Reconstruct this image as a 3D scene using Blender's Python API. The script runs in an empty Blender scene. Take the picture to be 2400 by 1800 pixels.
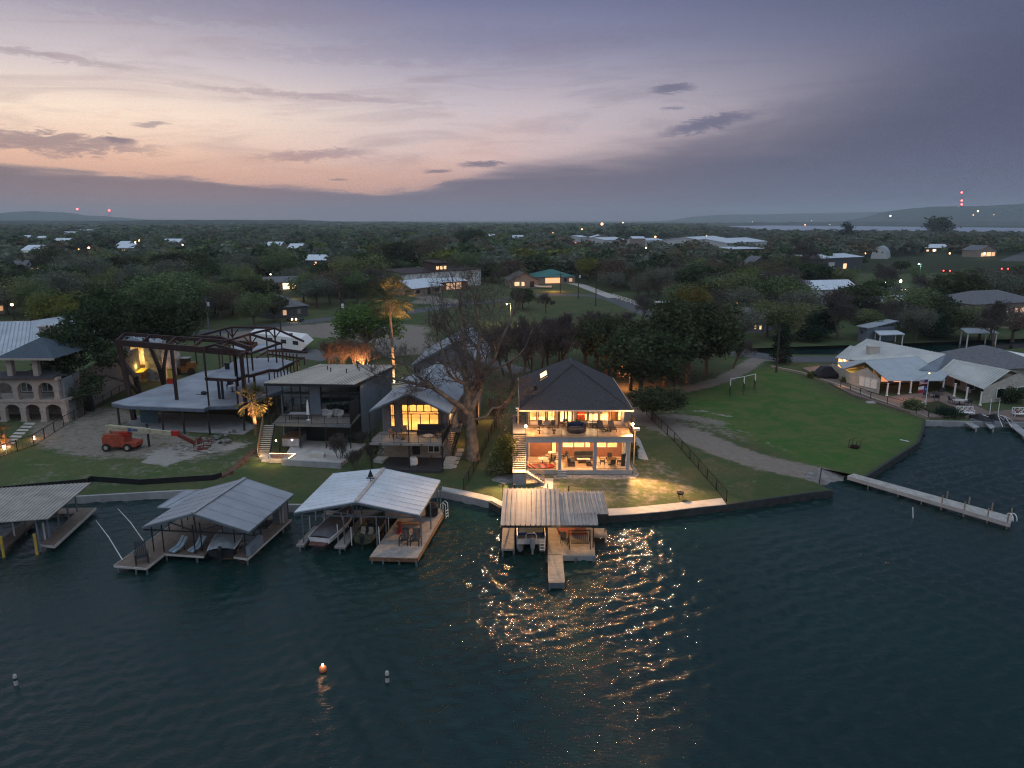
import bpy, math, random
import numpy as np
from mathutils import Vector, Matrix
from mathutils.geometry import delaunay_2d_cdt
R=math.radians
random.seed(7); RNG=np.random.default_rng(7)
scene=bpy.context.scene
# ---------------- camera ----------------
F_PX=1700.0; PITCH=math.atan(385/1700); CAMZ=28.0
SP,CP=math.sin(PITCH),math.cos(PITCH)
cam=bpy.data.cameras.new('camera'); camo=bpy.data.objects.new('camera',cam); scene.collection.objects.link(camo)
camo.location=(0,0,CAMZ); camo.rotation_euler=(math.pi/2-PITCH,0,0)
cam.sensor_width=36; cam.lens=F_PX/2400*36; cam.clip_end=40000; cam.clip_start=0.5
scene.camera=camo
scene.view_settings.view_transform='Standard'; scene.view_settings.look='None'
scene.view_settings.exposure=0.5; scene.view_settings.gamma=1
scene.render.engine='CYCLES'
cy=scene.cycles
cy.use_denoising=True; cy.denoising_prefilter='NONE'; cy.filter_width=1.2; cy.max_bounces=6; cy.diffuse_bounces=3; cy.glossy_bounces=3; cy.transmission_bounces=4
cy.transparent_max_bounces=12; cy.volume_bounces=1; cy.sample_clamp_indirect=4; cy.use_light_tree=True
cy.volume_step_rate=10; cy.caustics_reflective=False; cy.caustics_refractive=False
def lin(c):
    return tuple((x/255/12.92 if x/255<=0.04045 else ((x/255+0.055)/1.055)**2.4) for x in c)+(1,)
# ---------------- node helper ----------------
class NT:
    def __init__(s,nt): s.nt=nt; s.N=nt.nodes; s.L=nt.links
    def set(s,sock,v):
        if isinstance(v,bpy.types.NodeSocket): s.L.new(v,sock)
        elif v is not None: sock.default_value=v
    def math(s,op,a,b=None,c=None,clamp=False):
        n=s.N.new('ShaderNodeMath'); n.operation=op; n.use_clamp=clamp
        s.set(n.inputs[0],a)
        if b is not None: s.set(n.inputs[1],b)
        if c is not None: s.set(n.inputs[2],c)
        return n.outputs[0]
    def sstep(s,x,lo,hi,a=0.,b=1.):
        n=s.N.new('ShaderNodeMapRange'); n.interpolation_type='SMOOTHSTEP'
        s.set(n.inputs[0],x)
        for i,v in zip((1,2,3,4),(lo,hi,a,b)): s.set(n.inputs[i],v)
        return n.outputs[0]
    def ramp(s,x,stops,interp='LINEAR'):
        n=s.N.new('ShaderNodeValToRGB'); s.set(n.inputs[0],x); cr=n.color_ramp; cr.interpolation=interp
        while len(cr.elements)<len(stops): cr.elements.new(0.5)
        for e,(p,c) in zip(cr.elements,stops): e.position=p; e.color=c if len(c)==4 else lin(c)
        return n.outputs[0]
    def mix(s,f,a,b,blend='MIX'):
        n=s.N.new('ShaderNodeMix'); n.data_type='RGBA'; n.blend_type=blend
        s.set(n.inputs[0],f); s.set(n.inputs[6],a); s.set(n.inputs[7],b); return n.outputs[2]
    def noise(s,vec,scale,detail=3,rough=0.55,dist=0.,dim='3D'):
        n=s.N.new('ShaderNodeTexNoise'); n.noise_dimensions=dim
        if vec is not None: s.L.new(vec,n.inputs['Vector'])
        n.inputs['Scale'].default_value=scale; n.inputs['Detail'].default_value=detail
        n.inputs['Roughness'].default_value=rough; n.inputs['Distortion'].default_value=dist
        return n.outputs[0]
    def comb(s,x,y,z=0.):
        n=s.N.new('ShaderNodeCombineXYZ'); s.set(n.inputs[0],x); s.set(n.inputs[1],y); s.set(n.inputs[2],z); return n.outputs[0]
    def sep(s,v):
        n=s.N.new('ShaderNodeSeparateXYZ'); s.L.new(v,n.inputs[0]); return n.outputs
    def coord(s,w='Object'):
        return s.N.new('ShaderNodeTexCoord').outputs[w]
    def geo(s,w='Position'): return s.N.new('ShaderNodeNewGeometry').outputs[w]
# ---------------- dusk sky ----------------
world=bpy.data.worlds.new("World"); scene.world=world; world.use_nodes=True
w=NT(world.node_tree); w.N.clear()
dx,dy,dz=w.sep(w.coord('Generated'))
D180=57.29578
az=w.math('MULTIPLY',w.math('ARCTAN2',dx,dy),D180)
el=w.math('MULTIPLY',w.math('ARCSINE',dz),D180)
aze=w.comb(az,el,0)
e01=w.math('DIVIDE',w.math('MAXIMUM',el,0.),90.,clamp=True)
def S(d): return d/90.
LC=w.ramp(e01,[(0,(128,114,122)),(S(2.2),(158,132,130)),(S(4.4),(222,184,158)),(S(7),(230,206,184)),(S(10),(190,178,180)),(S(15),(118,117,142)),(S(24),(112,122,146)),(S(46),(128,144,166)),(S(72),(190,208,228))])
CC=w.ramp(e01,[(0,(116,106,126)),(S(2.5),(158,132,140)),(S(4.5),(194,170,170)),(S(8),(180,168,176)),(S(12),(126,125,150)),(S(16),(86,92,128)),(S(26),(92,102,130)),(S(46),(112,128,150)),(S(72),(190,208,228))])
RC=w.ramp(e01,[(0,(72,78,102)),(S(4),(70,76,100)),(S(8),(82,82,108)),(S(12),(74,79,106)),(S(16),(56,66,96)),(S(26),(62,74,98)),(S(46),(84,102,126)),(S(72),(186,204,226))])  # top stops of all three ramps, above the view, raised to light the ground
azw=w.math('ABSOLUTE',w.math('ADD',az,22.))           # distance from the glow
sky=w.mix(w.sstep(az,-30,2),LC,CC)
sky=w.mix(w.sstep(az,-2,36),sky,RC)
BK=w.ramp(e01,[(0,(120,130,152)),(S(20),(160,174,196)),(S(62),(192,208,228))])  # unseen sky behind the camera, made brighter to light the ground
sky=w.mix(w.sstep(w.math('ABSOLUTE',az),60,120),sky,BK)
# wisps: stretched cloud noise
wv=w.comb(w.math('MULTIPLY',az,0.055),w.math('MULTIPLY',w.math('ADD',el,w.math('MULTIPLY',az,-0.03)),0.42))
n1=w.noise(wv,1.6,6,0.6,0.8)
n2=w.noise(wv,4.0,6,0.62,1.2)
wis=w.sstep(n1,0.44,0.7)
band=w.math('MULTIPLY',w.sstep(el,0.5,3.5),w.sstep(el,18,9))
sky=w.mix(w.math('MULTIPLY',w.math('MULTIPLY',wis,band),0.36),sky,w.mix(w.sstep(az,-25,25),lin((140,118,128)),lin((84,84,110))))
wis2=w.math('MULTIPLY',w.sstep(n2,0.55,0.75),w.math('MULTIPLY',w.sstep(el,1,4),w.sstep(el,11,6)))
sky=w.mix(w.math('MULTIPLY',w.math('MULTIPLY',wis2,w.sstep(az,30,-12)),0.4),sky,lin((214,172,158)))
# low cloud bank with an uneven top
def topof(stops):
    lo,hi=-60.,60.
    return w.math('MULTIPLY',w.sep(w.ramp(w.math('DIVIDE',w.math('SUBTRACT',az,lo),hi-lo,clamp=True),[((a-lo)/(hi-lo),(v/20,)*3+(1,)) for a,v in stops],'B_SPLINE'))[0],20.)
bt=topof([(-60,6),(-36,3.5),(-28,3.2),(-20,2.6),(-12,2.3),(-7,2.2),(-1,4.0),(8,5.4),(17,7.2),(26,10.0),(36,14.0),(60,17)])
jag=w.math('MULTIPLY',w.math('SUBTRACT',w.noise(w.comb(w.math('MULTIPLY',az,0.07),w.math('MULTIPLY',el,0.5)),1.5,6,0.58,0.5),0.5),2.8)
soft=w.sstep(az,-10,34,0.5,5.0)
bd=w.math('DIVIDE',w.math('SUBTRACT',w.math('ADD',bt,jag),el),soft)
bm=w.sstep(bd,-0.5,1.2)
bankc=w.mix(w.sstep(az,-36,30),w.ramp(w.math('DIVIDE',el,10.,clamp=True),[(0,(124,108,112)),(.25,(108,94,102)),(.5,(92,82,92)),(1,(80,78,94))]),
            w.ramp(w.math('DIVIDE',el,16.,clamp=True),[(0,(78,82,106)),(.3,(70,72,98)),(.7,(60,66,90)),(1,(56,62,90))]))
bankc=w.mix(w.math('MULTIPLY',w.sstep(w.math('ABSOLUTE',w.math('ADD',az,0)),22,0),0.5),bankc,w.ramp(w.math('DIVIDE',el,6.,clamp=True),[(0,(120,106,124)),(.5,(94,86,106)),(1,(84,80,102))]))
sky=w.mix(w.math('MULTIPLY',bm,0.95),sky,bankc)
# glowing rim where the bank ends, on the sunset side
rim=w.math('MULTIPLY',w.math('MULTIPLY',w.sstep(bd,-5.5,-0.6),w.sstep(bd,0.6,-0.2)),w.math('MULTIPLY',w.sstep(az,6,-12),0.6))
sky=w.mix(rim,sky,lin((216,160,128)))
# separate small clouds: azimuth, elevation, half-widths, tilt, strength, colour
dn=w.math('SUBTRACT',w.noise(w.comb(w.math('MULTIPLY',az,0.35),w.math('MULTIPLY',el,1.3)),1.6,6,0.68,1.0),0.5)
def cl(a,e,sa,se,tilt,st,col):
    global sky
    ua=w.math('SUBTRACT',az,a); ue=w.math('SUBTRACT',w.math('SUBTRACT',el,e),w.math('MULTIPLY',ua,tilt))
    d=w.math('ADD',w.math('POWER',w.math('DIVIDE',ua,sa),2.),w.math('POWER',w.math('DIVIDE',w.math('ADD',ue,w.math('MULTIPLY',dn,se*4.5)),se),2.))
    sky=w.mix(w.math('MULTIPLY',w.sstep(d,1.5,0.0),st),sky,lin(col))
for c in ((-27.3,5.2,1.1,.26,.0,.85,(92,88,108)),(-25.2,6.25,1.3,.2,.03,.6,(104,98,116)),(-31,4.8,6.5,.65,-.01,.75,(118,102,112)),
          (-31,10.0,5.5,.24,-.06,.45,(132,116,126)),(-14,8.6,11,.2,-.03,.4,(134,118,132)),(11.7,9.2,1.7,.3,.03,.7,(74,76,104)),(11.8,7.9,.9,.12,.02,.5,(78,80,106)),
          (14.4,6.8,3.6,.45,.16,.75,(74,76,106)),(-2.2,4.1,1.9,.22,.03,.8,(88,84,110)),(-5.6,3.55,1.1,.16,.05,.75,(94,86,106)),(-14.5,4.6,4.5,.42,.07,.6,(132,110,122)),(-13,2.9,.7,.09,0,.6,(96,88,104)),
          (-6,11.6,14,.6,.03,.28,(120,112,134)),(2,12.9,16,.8,.02,.25,(98,98,126)),(-20,13.6,12,.9,.03,.25,(112,106,130))): cl(*c)
hsn=w.N.new('ShaderNodeHueSaturation'); hsn.inputs['Saturation'].default_value=.93; w.L.new(sky,hsn.inputs['Color']); sky=hsn.outputs[0]
nis=w.N.new('ShaderNodeTexSky'); nis.sky_type='NISHITA'; nis.sun_disc=False; nis.sun_elevation=R(0.5); nis.sun_rotation=R(-24)
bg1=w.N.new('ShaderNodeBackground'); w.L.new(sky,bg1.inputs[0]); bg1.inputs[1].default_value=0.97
bg2=w.N.new('ShaderNodeBackground'); w.L.new(nis.outputs[0],bg2.inputs[0]); bg2.inputs[1].default_value=0.004
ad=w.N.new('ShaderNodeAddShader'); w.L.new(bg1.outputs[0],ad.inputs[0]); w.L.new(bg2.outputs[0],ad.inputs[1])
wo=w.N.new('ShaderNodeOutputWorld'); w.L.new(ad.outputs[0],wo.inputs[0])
world.cycles.sampling_method='NONE'
# afterglow of the sun that has just set
sl=bpy.data.lights.new('sun','SUN'); sl.energy=0.05; sl.angle=R(20); sl.color=(1,.72,.6)
so=bpy.data.objects.new('sun',sl); scene.collection.objects.link(so)
so.rotation_euler=Vector((math.sin(R(-24))*math.cos(R(5)),math.cos(R(-24))*math.cos(R(5)),math.sin(R(5)))).to_track_quat('Z','Y').to_euler()
# ---------------- pixel <-> place ----------------
G=0.7
def P(u,v,z=G):
    a=(u-1200)/F_PX; b=(900-v)/F_PX; f=CP+b*SP; dz_=-SP+b*CP; t=(z-CAMZ)/dz_
    return Vector((a*t,f*t,z))
def Y(u,v,y):
    """point seen at (u,v) on the upright plane at distance y"""
    a=(u-1200)/F_PX; b=(900-v)/F_PX; f=CP+b*SP; dz_=-SP+b*CP; t=y/f
    return Vector((a*t,y,CAMZ+dz_*t))
def up(v,y): return Y(1200,v,y).z
# ---------------- mesh builder ----------------
class B:
    def __init__(s): s.v=[]; s.f=[]
    def add(s,vs,fs):
        o=len(s.v); s.v+= [tuple(x) for x in vs]; s.f+=[tuple(i+o for i in f) for f in fs]; return s
    def box(s,x0,y0,z0,x1,y1,z1,rot=0,c=None):
        vs=[Vector((x,y,z)) for z in (z0,z1) for (x,y) in ((x0,y0),(x1,y0),(x1,y1),(x0,y1))]
        if rot:
            cc=Vector(c if c else ((x0+x1)/2,(y0+y1)/2,0)); cc.z=0
            m=Matrix.Rotation(rot,3,'Z'); vs=[m@(q-cc)+cc for q in vs]
        return s.add(vs,[(0,3,2,1),(4,5,6,7),(0,1,5,4),(1,2,6,5),(2,3,7,6),(3,0,4,7)])
    def beam(s,p,q,w_=.1,h=None):
        p=Vector(p);q=Vector(q);h=w_ if h is None else h
        d=(q-p); 
        if d.length<1e-5: return s
        d.normalize(); upv=Vector((0,0,1)) if abs(d.z)<.98 else Vector((0,1,0))
        x=d.cross(upv).normalized()*w_/2; y=x.cross(d).normalized()*h/2
        vs=[p-x-y,p+x-y,p+x+y,p-x+y,q-x-y,q+x-y,q+x+y,q-x+y]
        return s.add(vs,[(0,1,2,3),(7,6,5,4),(0,4,5,1),(1,5,6,2),(2,6,7,3),(3,7,4,0)])
    def tube(s,pts,rad,n=8,cap=True):
        pts=[Vector(p) for p in pts]; k=len(pts)
        if not hasattr(rad,'__len__'): rad=[rad]*k
        vs=[];fs=[]; ref=Vector((0.13,0.31,1)).normalized()
        for i,p in enumerate(pts):
            d=(pts[min(i+1,k-1)]-pts[max(i-1,0)])
            d=d.normalized() if d.length>1e-6 else Vector((0,0,1))
            r_=ref if abs(d.dot(ref))<.95 else Vector((1,0,0))
            x=d.cross(r_).normalized(); y=d.cross(x)
            for j in range(n):
                a=2*math.pi*j/n; vs.append(p+(x*math.cos(a)+y*math.sin(a))*rad[i])
        for i in range(k-1):
            for j in range(n):
                fs.append((i*n+j,i*n+(j+1)%n,(i+1)*n+(j+1)%n,(i+1)*n+j))
        if cap and n>2: fs.append(tuple(range(n))[::-1]); fs.append(tuple((k-1)*n+j for j in range(n)))
        return s.add(vs,fs)
    def slab(s,top,t):
        """top: points of the upper face; t: thickness downwards"""
        top=[Vector(p) for p in top]; n=len(top)
        nz=sum((top[i].x*top[(i+1)%n].y-top[(i+1)%n].x*top[i].y) for i in range(n))
        if nz<0: top=top[::-1]
        bot=[p-Vector((0,0,t)) for p in top]
        return s.add(top+bot,[tuple(range(n)),tuple(range(2*n-1,n-1,-1))]+[((i),i+n,(i+1)%n+n,(i+1)%n) for i in range(n)])
    def wall(s,pts,z0,z1,t=.15):
        for a,b in zip(pts[:-1],pts[1:]):
            a=Vector((a[0],a[1],(z0+z1)/2));b=Vector((b[0],b[1],(z0+z1)/2)); s.beam(a,b,t,z1-z0)
        return s
    def quad(s,*p): return s.add(p,[tuple(range(len(p)))])
    def ball(s,c,r,nu=10,nv=7,sc=(1,1,1)):
        vs=[];fs=[]
        for i in range(nv+1):
            th=math.pi*i/nv
            for j in range(nu):
                a=2*math.pi*j/nu; vs.append((c[0]+r*sc[0]*math.sin(th)*math.cos(a),c[1]+r*sc[1]*math.sin(th)*math.sin(a),c[2]+r*sc[2]*math.cos(th)))
        for i in range(nv):
            for j in range(nu): fs.append((i*nu+j,(i+1)*nu+j,(i+1)*nu+(j+1)%nu,i*nu+(j+1)%nu))
        return s.add(vs,fs)
    def ribbed(s,a,b,c,d,t=.08,step=.45,h=.05,wr=.05,base=True):
        """roof panel a-b eave, d-c ridge, with standing ribs running up the slope"""
        a,b,c,d=map(Vector,(a,b,c,d))
        if base: s.slab([a,b,c,d],t)
        n=max(2,int((b-a).length/step)); off=Vector((0,0,h/2))
        for i in range(n+1):
            q=i/n; s.beam(a.lerp(b,q)+off,d.lerp(c,q)+off,wr,h)
        return s
    def lathe(s,c,prof,n=16):
        vs=[];k=len(prof)
        for r,z in prof:
            for j in range(n):
                a=2*math.pi*j/n; vs.append((c[0]+r*math.cos(a),c[1]+r*math.sin(a),c[2]+z))
        fs=[(i*n+j,i*n+(j+1)%n,(i+1)*n+(j+1)%n,(i+1)*n+j) for i in range(k-1) for j in range(n)]
        fs+= [tuple(range(n))[::-1],tuple((k-1)*n+j for j in range(n))]
        return s.add(vs,fs)
C=bpy.context.scene.collection
def build(name,b,m,parent=None,loc=None,smooth=False):
    me=bpy.data.meshes.new(name)
    o_=Vector(loc) if loc is not None else (WL(parent) if parent else Vector((0,0,0)))
    if isinstance(b,B):
        vs=[(x-o_.x,y-o_.y,z-o_.z) for x,y,z in b.v]; me.from_pydata(vs,[],b.f)
    else: # numpy verts, quad faces
        v,f=b; v=(v-np.array(o_)).astype(np.float32); f=f.astype(np.int32); k=f.shape[1]
        me.vertices.add(len(v)); me.vertices.foreach_set('co',v.ravel())
        me.loops.add(f.size); me.loops.foreach_set('vertex_index',f.ravel())
        me.polygons.add(len(f)); me.polygons.foreach_set('loop_start',np.arange(0,f.size,k,dtype=np.int32))
        me.polygons.foreach_set('loop_total',np.full(len(f),k,dtype=np.int32)); me.update(calc_edges=True)
    for x in (m if isinstance(m,(list,tuple)) else [m]): me.materials.append(x)
    if smooth: me.polygons.foreach_set('use_smooth',[True]*len(me.polygons))
    o=bpy.data.objects.new(name,me); C.objects.link(o)
    if parent: o.parent=parent; 
    if parent: o['wl']=tuple(WL(parent)); 
    else: o.location=o_; o['wl']=tuple(o_)
    return o
def WL(o): return Vector(o['wl'])
def thing(name,label,cat,loc=(0,0,0),group=None):
    o=bpy.data.objects.new(name,None); o.empty_display_size=.3; C.objects.link(o); o.location=Vector(loc); o['wl']=tuple(loc)
    return tag(o,label,cat,group)
def tag(o,label=None,cat=None,group=None,kind=None):
    if label: o['label']=label
    if cat: o['category']=cat
    if group: o['group']=group
    if kind: o['kind']=kind
    return o
def single(name,b,m,label,cat,loc,group=None,smooth=False):
    return tag(build(name,b,m,None,loc,smooth),label,cat,group)
def struct(name,b,m,kind='structure',smooth=False):
    o=build(name,b,m,None,(0,0,0),smooth); o['kind']=kind; return o
def dup(root,loc,rot=0.,sc=None,label=None,group=None):
    def cp(o,par):
        c=o.copy(); C.objects.link(c)
        if par: c.parent=par
        for ch in o.children: cp(ch,c)
        return c
    r=cp(root,None); r.location=Vector(loc); r.rotation_euler=(0,0,rot)
    if sc is not None: r.scale=(sc,)*3 if not hasattr(sc,'__len__') else sc
    if label: r['label']=label
    if group: r['group']=group
    return r
def place(o,loc,rot=0.,sc=None,label=None,group=None):
    o.location=Vector(loc); o.rotation_euler=(0,0,rot)
    if sc is not None: o.scale=(sc,)*3 if not hasattr(sc,'__len__') else sc
    if label: o['label']=label
    if group: o['group']=group
    return o
class Rep:
    """first call moves the prototype itself, later calls copy it"""
    def __init__(s,o): s.o=o; s.used=False
    def __call__(s,loc,rot=0.,sc=None,label=None,group=None):
        if not s.used: s.used=True; s.first=(loc,); return place(s.o,loc,rot,sc,label,group)
        return dup(s.o,loc,rot,sc,label,group)
def lamp(name,loc,power,col=(1,.62,.28),r=.12,parent=None,kind='POINT',size=None,spot=None,aim=None):
    l=bpy.data.lights.new(name,kind); l.energy=power; l.color=col
    if kind=='AREA': l.shape='RECTANGLE'; l.size,l.size_y=size
    else: l.shadow_soft_size=r
    if kind=='SPOT': l.spot_size=R(spot or 90); l.spot_blend=.6
    o=bpy.data.objects.new(name,l); C.objects.link(o)
    p=Vector(loc)
    if aim is not None: o.rotation_euler=(Vector(aim)-p).to_track_quat('-Z','Y').to_euler()
    if parent: o.parent=parent; p=p-WL(parent)
    o.location=p; return o
# ---------------- materials ----------------
def M(name,col,rough=.7,metal=0.,var=.18,scale=2.,bump=0.,bscale=30.,emit=0.,ecol=None,kind=None,spec=.3,**k):
    m=bpy.data.materials.new(name); m.use_nodes=True; n=NT(m.node_tree); N=m.node_tree.nodes; bs=N['Principled BSDF']
    co=n.coord('Object')
    c=tuple(col)+(1,) if len(col)==3 else col
    base=c; hgt=None
    nz=n.noise(co,scale,4)
    base=n.mix(n.sstep(nz,.3,.7),tuple(x*(1-var) for x in c[:3])+(1,),tuple(min(1,x*(1+var)) for x in c[:3])+(1,))
    if kind=='stone':
        br=N.new('ShaderNodeTexBrick'); sx,sy,sz=n.sep(co)
        n.L.new(n.comb(n.math('ADD',sx,sy),sz,0.),br.inputs['Vector']); br.inputs['Scale'].default_value=k.get('bs',1.)
        br.inputs['Mortar Size'].default_value=.03; br.inputs['Brick Width'].default_value=k.get('bw',.7); br.inputs['Row Height'].default_value=k.get('bh',.3)
        br.inputs['Color1'].default_value=c; br.inputs['Color2'].default_value=tuple(x*.6 for x in c[:3])+(1,); br.inputs['Mortar'].default_value=tuple(x*k.get('mort',.8) for x in c[:3])+(1,)
        br.inputs['Bias'].default_value=-.1
        base=n.mix(.5,br.outputs[0],base); 
    elif kind=='vor':
        vo=N.new('ShaderNodeTexVoronoi'); vo.inputs['Scale'].default_value=k.get('vs',2.5); n.L.new(co,vo.inputs['Vector'])
        base=n.mix(.75,base,n.mix(n.sep(vo.outputs['Color'])[0],tuple(x*.35 for x in c[:3])+(1,),tuple(min(1,x*1.45) for x in c[:3])+(1,)))
        hgt=vo.outputs['Distance']
    elif kind=='plank':
        a=R(k.get('ang',0)); sx,sy,sz=n.sep(co); wdt=k.get('w',.15)
        q=n.math('ADD',n.math('MULTIPLY',sx,math.cos(a)),n.math('MULTIPLY',sy,math.sin(a)))
        if k.get('vert'): q=sz
        fr=n.math('FRACT',n.math('DIVIDE',q,wdt)); fl=n.math('FLOOR',n.math('DIVIDE',q,wdt))
        wn=N.new('ShaderNodeTexWhiteNoise'); wn.noise_dimensions='1D'; n.L.new(fl,wn.inputs['W'])
        base=n.mix(n.math('MULTIPLY',wn.outputs[0],.4),base,tuple(x*.55 for x in c[:3])+(1,))
        gap=n.math('LESS_THAN',fr,.1); base=n.mix(n.math('MULTIPLY',gap,.75),base,tuple(x*.2 for x in c[:3])+(1,))
    if k.get('stain'):
        base=n.mix(n.math('MULTIPLY',n.sstep(n.noise(co,k.get('ss',.35),6,.7,.5),.5,.72),k['stain']),base,tuple(x*.45 for x in c[:3])+(1,))
    n.set(bs.inputs['Base Color'],base); bs.inputs['Roughness'].default_value=rough; bs.inputs['Metallic'].default_value=metal
    bs.inputs['Specular IOR Level'].default_value=spec
    if bump:
        bn=N.new('ShaderNodeBump'); bn.inputs['Strength'].default_value=bump; bn.inputs['Distance'].default_value=.05
        n.L.new(hgt if hgt is not None else n.noise(co,bscale,3),bn.inputs['Height']); n.L.new(bn.outputs[0],bs.inputs['Normal'])
    if emit:
        bs.inputs['Emission Color'].default_value=tuple(ecol or col[:3])+(1,); bs.inputs['Emission Strength'].default_value=emit
    return m
def glassm(name,tint,gloss=.12,rough=.03,alpha=.9):
    """window pane: mostly see-through, a little mirror"""
    m=bpy.data.materials.new(name); m.use_nodes=True; n=NT(m.node_tree); N=m.node_tree.nodes; N.clear()
    tr=N.new('ShaderNodeBsdfTransparent'); tr.inputs[0].default_value=tuple(tint)+(1,)
    gl=N.new('ShaderNodeBsdfGlossy'); gl.inputs['Roughness'].default_value=rough; gl.inputs[0].default_value=(.9,.9,.9,1)
    lw=N.new('ShaderNodeFresnel'); lw.inputs[0].default_value=1.45
    mx=N.new('ShaderNodeMixShader'); n.L.new(n.math('ADD',lw.outputs[0],gloss,clamp=True),mx.inputs[0]); n.L.new(tr.outputs[0],mx.inputs[1]); n.L.new(gl.outputs[0],mx.inputs[2])
    o=N.new('ShaderNodeOutputMaterial'); n.L.new(mx.outputs[0],o.inputs[0]); return m
def leafm(name,c1,c2,scale=.35,trans=.25):
    m=bpy.data.materials.new(name); m.use_nodes=True; n=NT(m.node_tree); N=m.node_tree.nodes; N.clear()
    co=n.coord('Object'); oi=N.new('ShaderNodeObjectInfo')
    nz=n.noise(co,scale,3)
    col=n.mix(n.sstep(nz,.35,.65),tuple(c1)+(1,),tuple(c2)+(1,))
    hs=N.new('ShaderNodeHueSaturation'); n.L.new(col,hs.inputs['Color'])
    n.L.new(n.sstep(oi.outputs['Random'],0,1,.47,.53),hs.inputs['Hue']); n.L.new(n.sstep(n.noise(co,9.,1),.3,.7,.6,1.45),hs.inputs['Value'])
    df=N.new('ShaderNodeBsdfDiffuse'); n.L.new(hs.outputs[0],df.inputs[0])
    tl=N.new('ShaderNodeBsdfTranslucent'); n.L.new(hs.outputs[0],tl.inputs[0])
    mx=N.new('ShaderNodeMixShader'); mx.inputs[0].default_value=trans; n.L.new(df.outputs[0],mx.inputs[1]); n.L.new(tl.outputs[0],mx.inputs[2])
    o=N.new('ShaderNodeOutputMaterial'); n.L.new(mx.outputs[0],o.inputs[0]); return m
def glow(name,col,st):
    m=M(name,(.5,.5,.5),emit=st,ecol=col,var=0); m.cycles.emission_sampling='NONE'; return m
WARM=(1,.6,.26)
m_metal=M('roof_metal',(.42,.46,.5),.45,.25,var=.1,scale=.6,stain=.35)
m_white_metal=M('white_roof_metal',(.62,.66,.7),.4,.15,var=.08,scale=.5,stain=.25)
m_tan_metal=M('tan_roof_metal',(.36,.33,.3),.5,.1,var=.15,scale=.8,stain=.45)
m_dock_roof=M('tan_seamed_metal',(.4,.36,.33),.55,.1,var=.18,scale=.8,kind='plank',w=.3,ang=0,stain=.3)
m_cream_metal=M('cream_roof_metal',(.6,.56,.48),.45,.1,var=.1,scale=.8,stain=.2,kind='plank',w=.42,ang=-4)
m_shingle=M('dark_shingles',(.055,.053,.058),.95,var=.35,scale=9,bump=.5,bscale=14,stain=.3)
m_shingle_brown=M('brown_shingles',(.1,.085,.075),.95,var=.3,scale=6,bump=.4)
m_conc=M('concrete',(.3,.3,.3),.85,var=.15,scale=.7,bump=.15,stain=.4)
m_conc_l=M('light_concrete',(.42,.4,.37),.85,var=.12,scale=1.2,bump=.1,stain=.3)
m_tanstone=M('tan_stone',(.33,.28,.22),.85,kind='stone')
m_whitestone=M('white_stone',(.5,.5,.48),.85,kind='vor',vs=1.3,bump=.3)
m_brick=M('brown_brick',(.22,.1,.065),.85,kind='stone',bs=1,bw=.24,bh=.09,mort=1.3)
m_white=M('white_paint',(.72,.72,.7),.5,var=.05)
m_grey=M('grey_paint',(.2,.22,.25),.6,var=.08)
m_bluegrey=M('blue_grey_stucco',(.17,.2,.235),.8,var=.1,scale=.5,bump=.1)
m_dark=M('dark_metal',(.03,.035,.04),.5,.4,var=.1)
m_steel=M('grey_steel',(.16,.19,.21),.5,.5,var=.15)
m_rust=M('red_primer_steel',(.032,.016,.015),.6,.1,var=.3,scale=3)
m_wood=M('weathered_deck_boards',(.17,.13,.1),.8,kind='plank',w=.14,ang=90,stain=.3)
m_wood_g=M('grey_deck_boards',(.3,.28,.26),.8,kind='plank',w=.14,ang=90,stain=.3)
m_timber=M('timber',(.16,.09,.05),.75,var=.3,scale=4)
m_cream=M('cream_siding',(.5,.44,.36),.8,var=.06,scale=1)
m_glass=glassm('window_glass',(.93,.95,.95),.04)
m_glass_dark=glassm('green_glass',(.12,.32,.32),.22)
m_black=M('black_plastic',(.015,.015,.018),.4)
m_cush=M('dark_cushion',(.03,.032,.04),.9)
m_red=M('red_paint',(.35,.02,.015),.35)
m_orange=M('faded_orange_paint',(.33,.065,.035),.5,stain=.5,ss=1.2)
m_cream_paint=M('cream_paint',(.38,.34,.24),.5,stain=.2)
m_tire=M('tyre_rubber',(.02,.02,.02),.9)
m_bark=M('bark',(.1,.078,.06),.95,var=.4,scale=3,bump=.5)
m_bark_pale=M('pale_bark',(.17,.14,.11),.95,var=.4,scale=2,bump=.5)
m_twig=M('twigs',(.1,.085,.078),.95,var=.2)
m_twig_red=M('reddish_twigs',(.17,.1,.07),.95,var=.3)
m_yellow=M('yellow_paint',(.5,.34,.06),.6)
m_blue=M('blue_canvas',(.015,.035,.12),.8)
# ---------------- water ----------------
def water_mat(name,wave=True,col=(.004,.024,.023)):
    m=bpy.data.materials.new(name); m.use_nodes=True; n=NT(m.node_tree); bs=m.node_tree.nodes['Principled BSDF']
    pos=n.geo(); sx,sy,sz=n.sep(pos)
    n.set(bs.inputs['Base Color'],n.mix(n.noise(pos,.05,3),tuple(x*.6 for x in col)+(1,),tuple(x*1.3 for x in col)+(1,)))
    bs.inputs['Roughness'].default_value=.065; bs.inputs['IOR'].default_value=1.33; bs.inputs['Specular IOR Level'].default_value=.5
    bn=m.node_tree.nodes.new('ShaderNodeBump'); bn.inputs['Strength'].default_value=1.; bn.inputs['Distance'].default_value=.05
    v=n.comb(n.math('ADD',n.math('MULTIPLY',sx,.75),n.math('MULTIPLY',sy,.25)),n.math('MULTIPLY',sy,1.9))
    h=n.math('ADD',n.noise(v,3.2,4,.6,.4),n.math('MULTIPLY',n.noise(v,.9,2),.7))
    n.L.new(h,bn.inputs['Height']); n.L.new(bn.outputs[0],bs.inputs['Normal']); return m
m_water=water_mat('lake_water')
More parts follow.
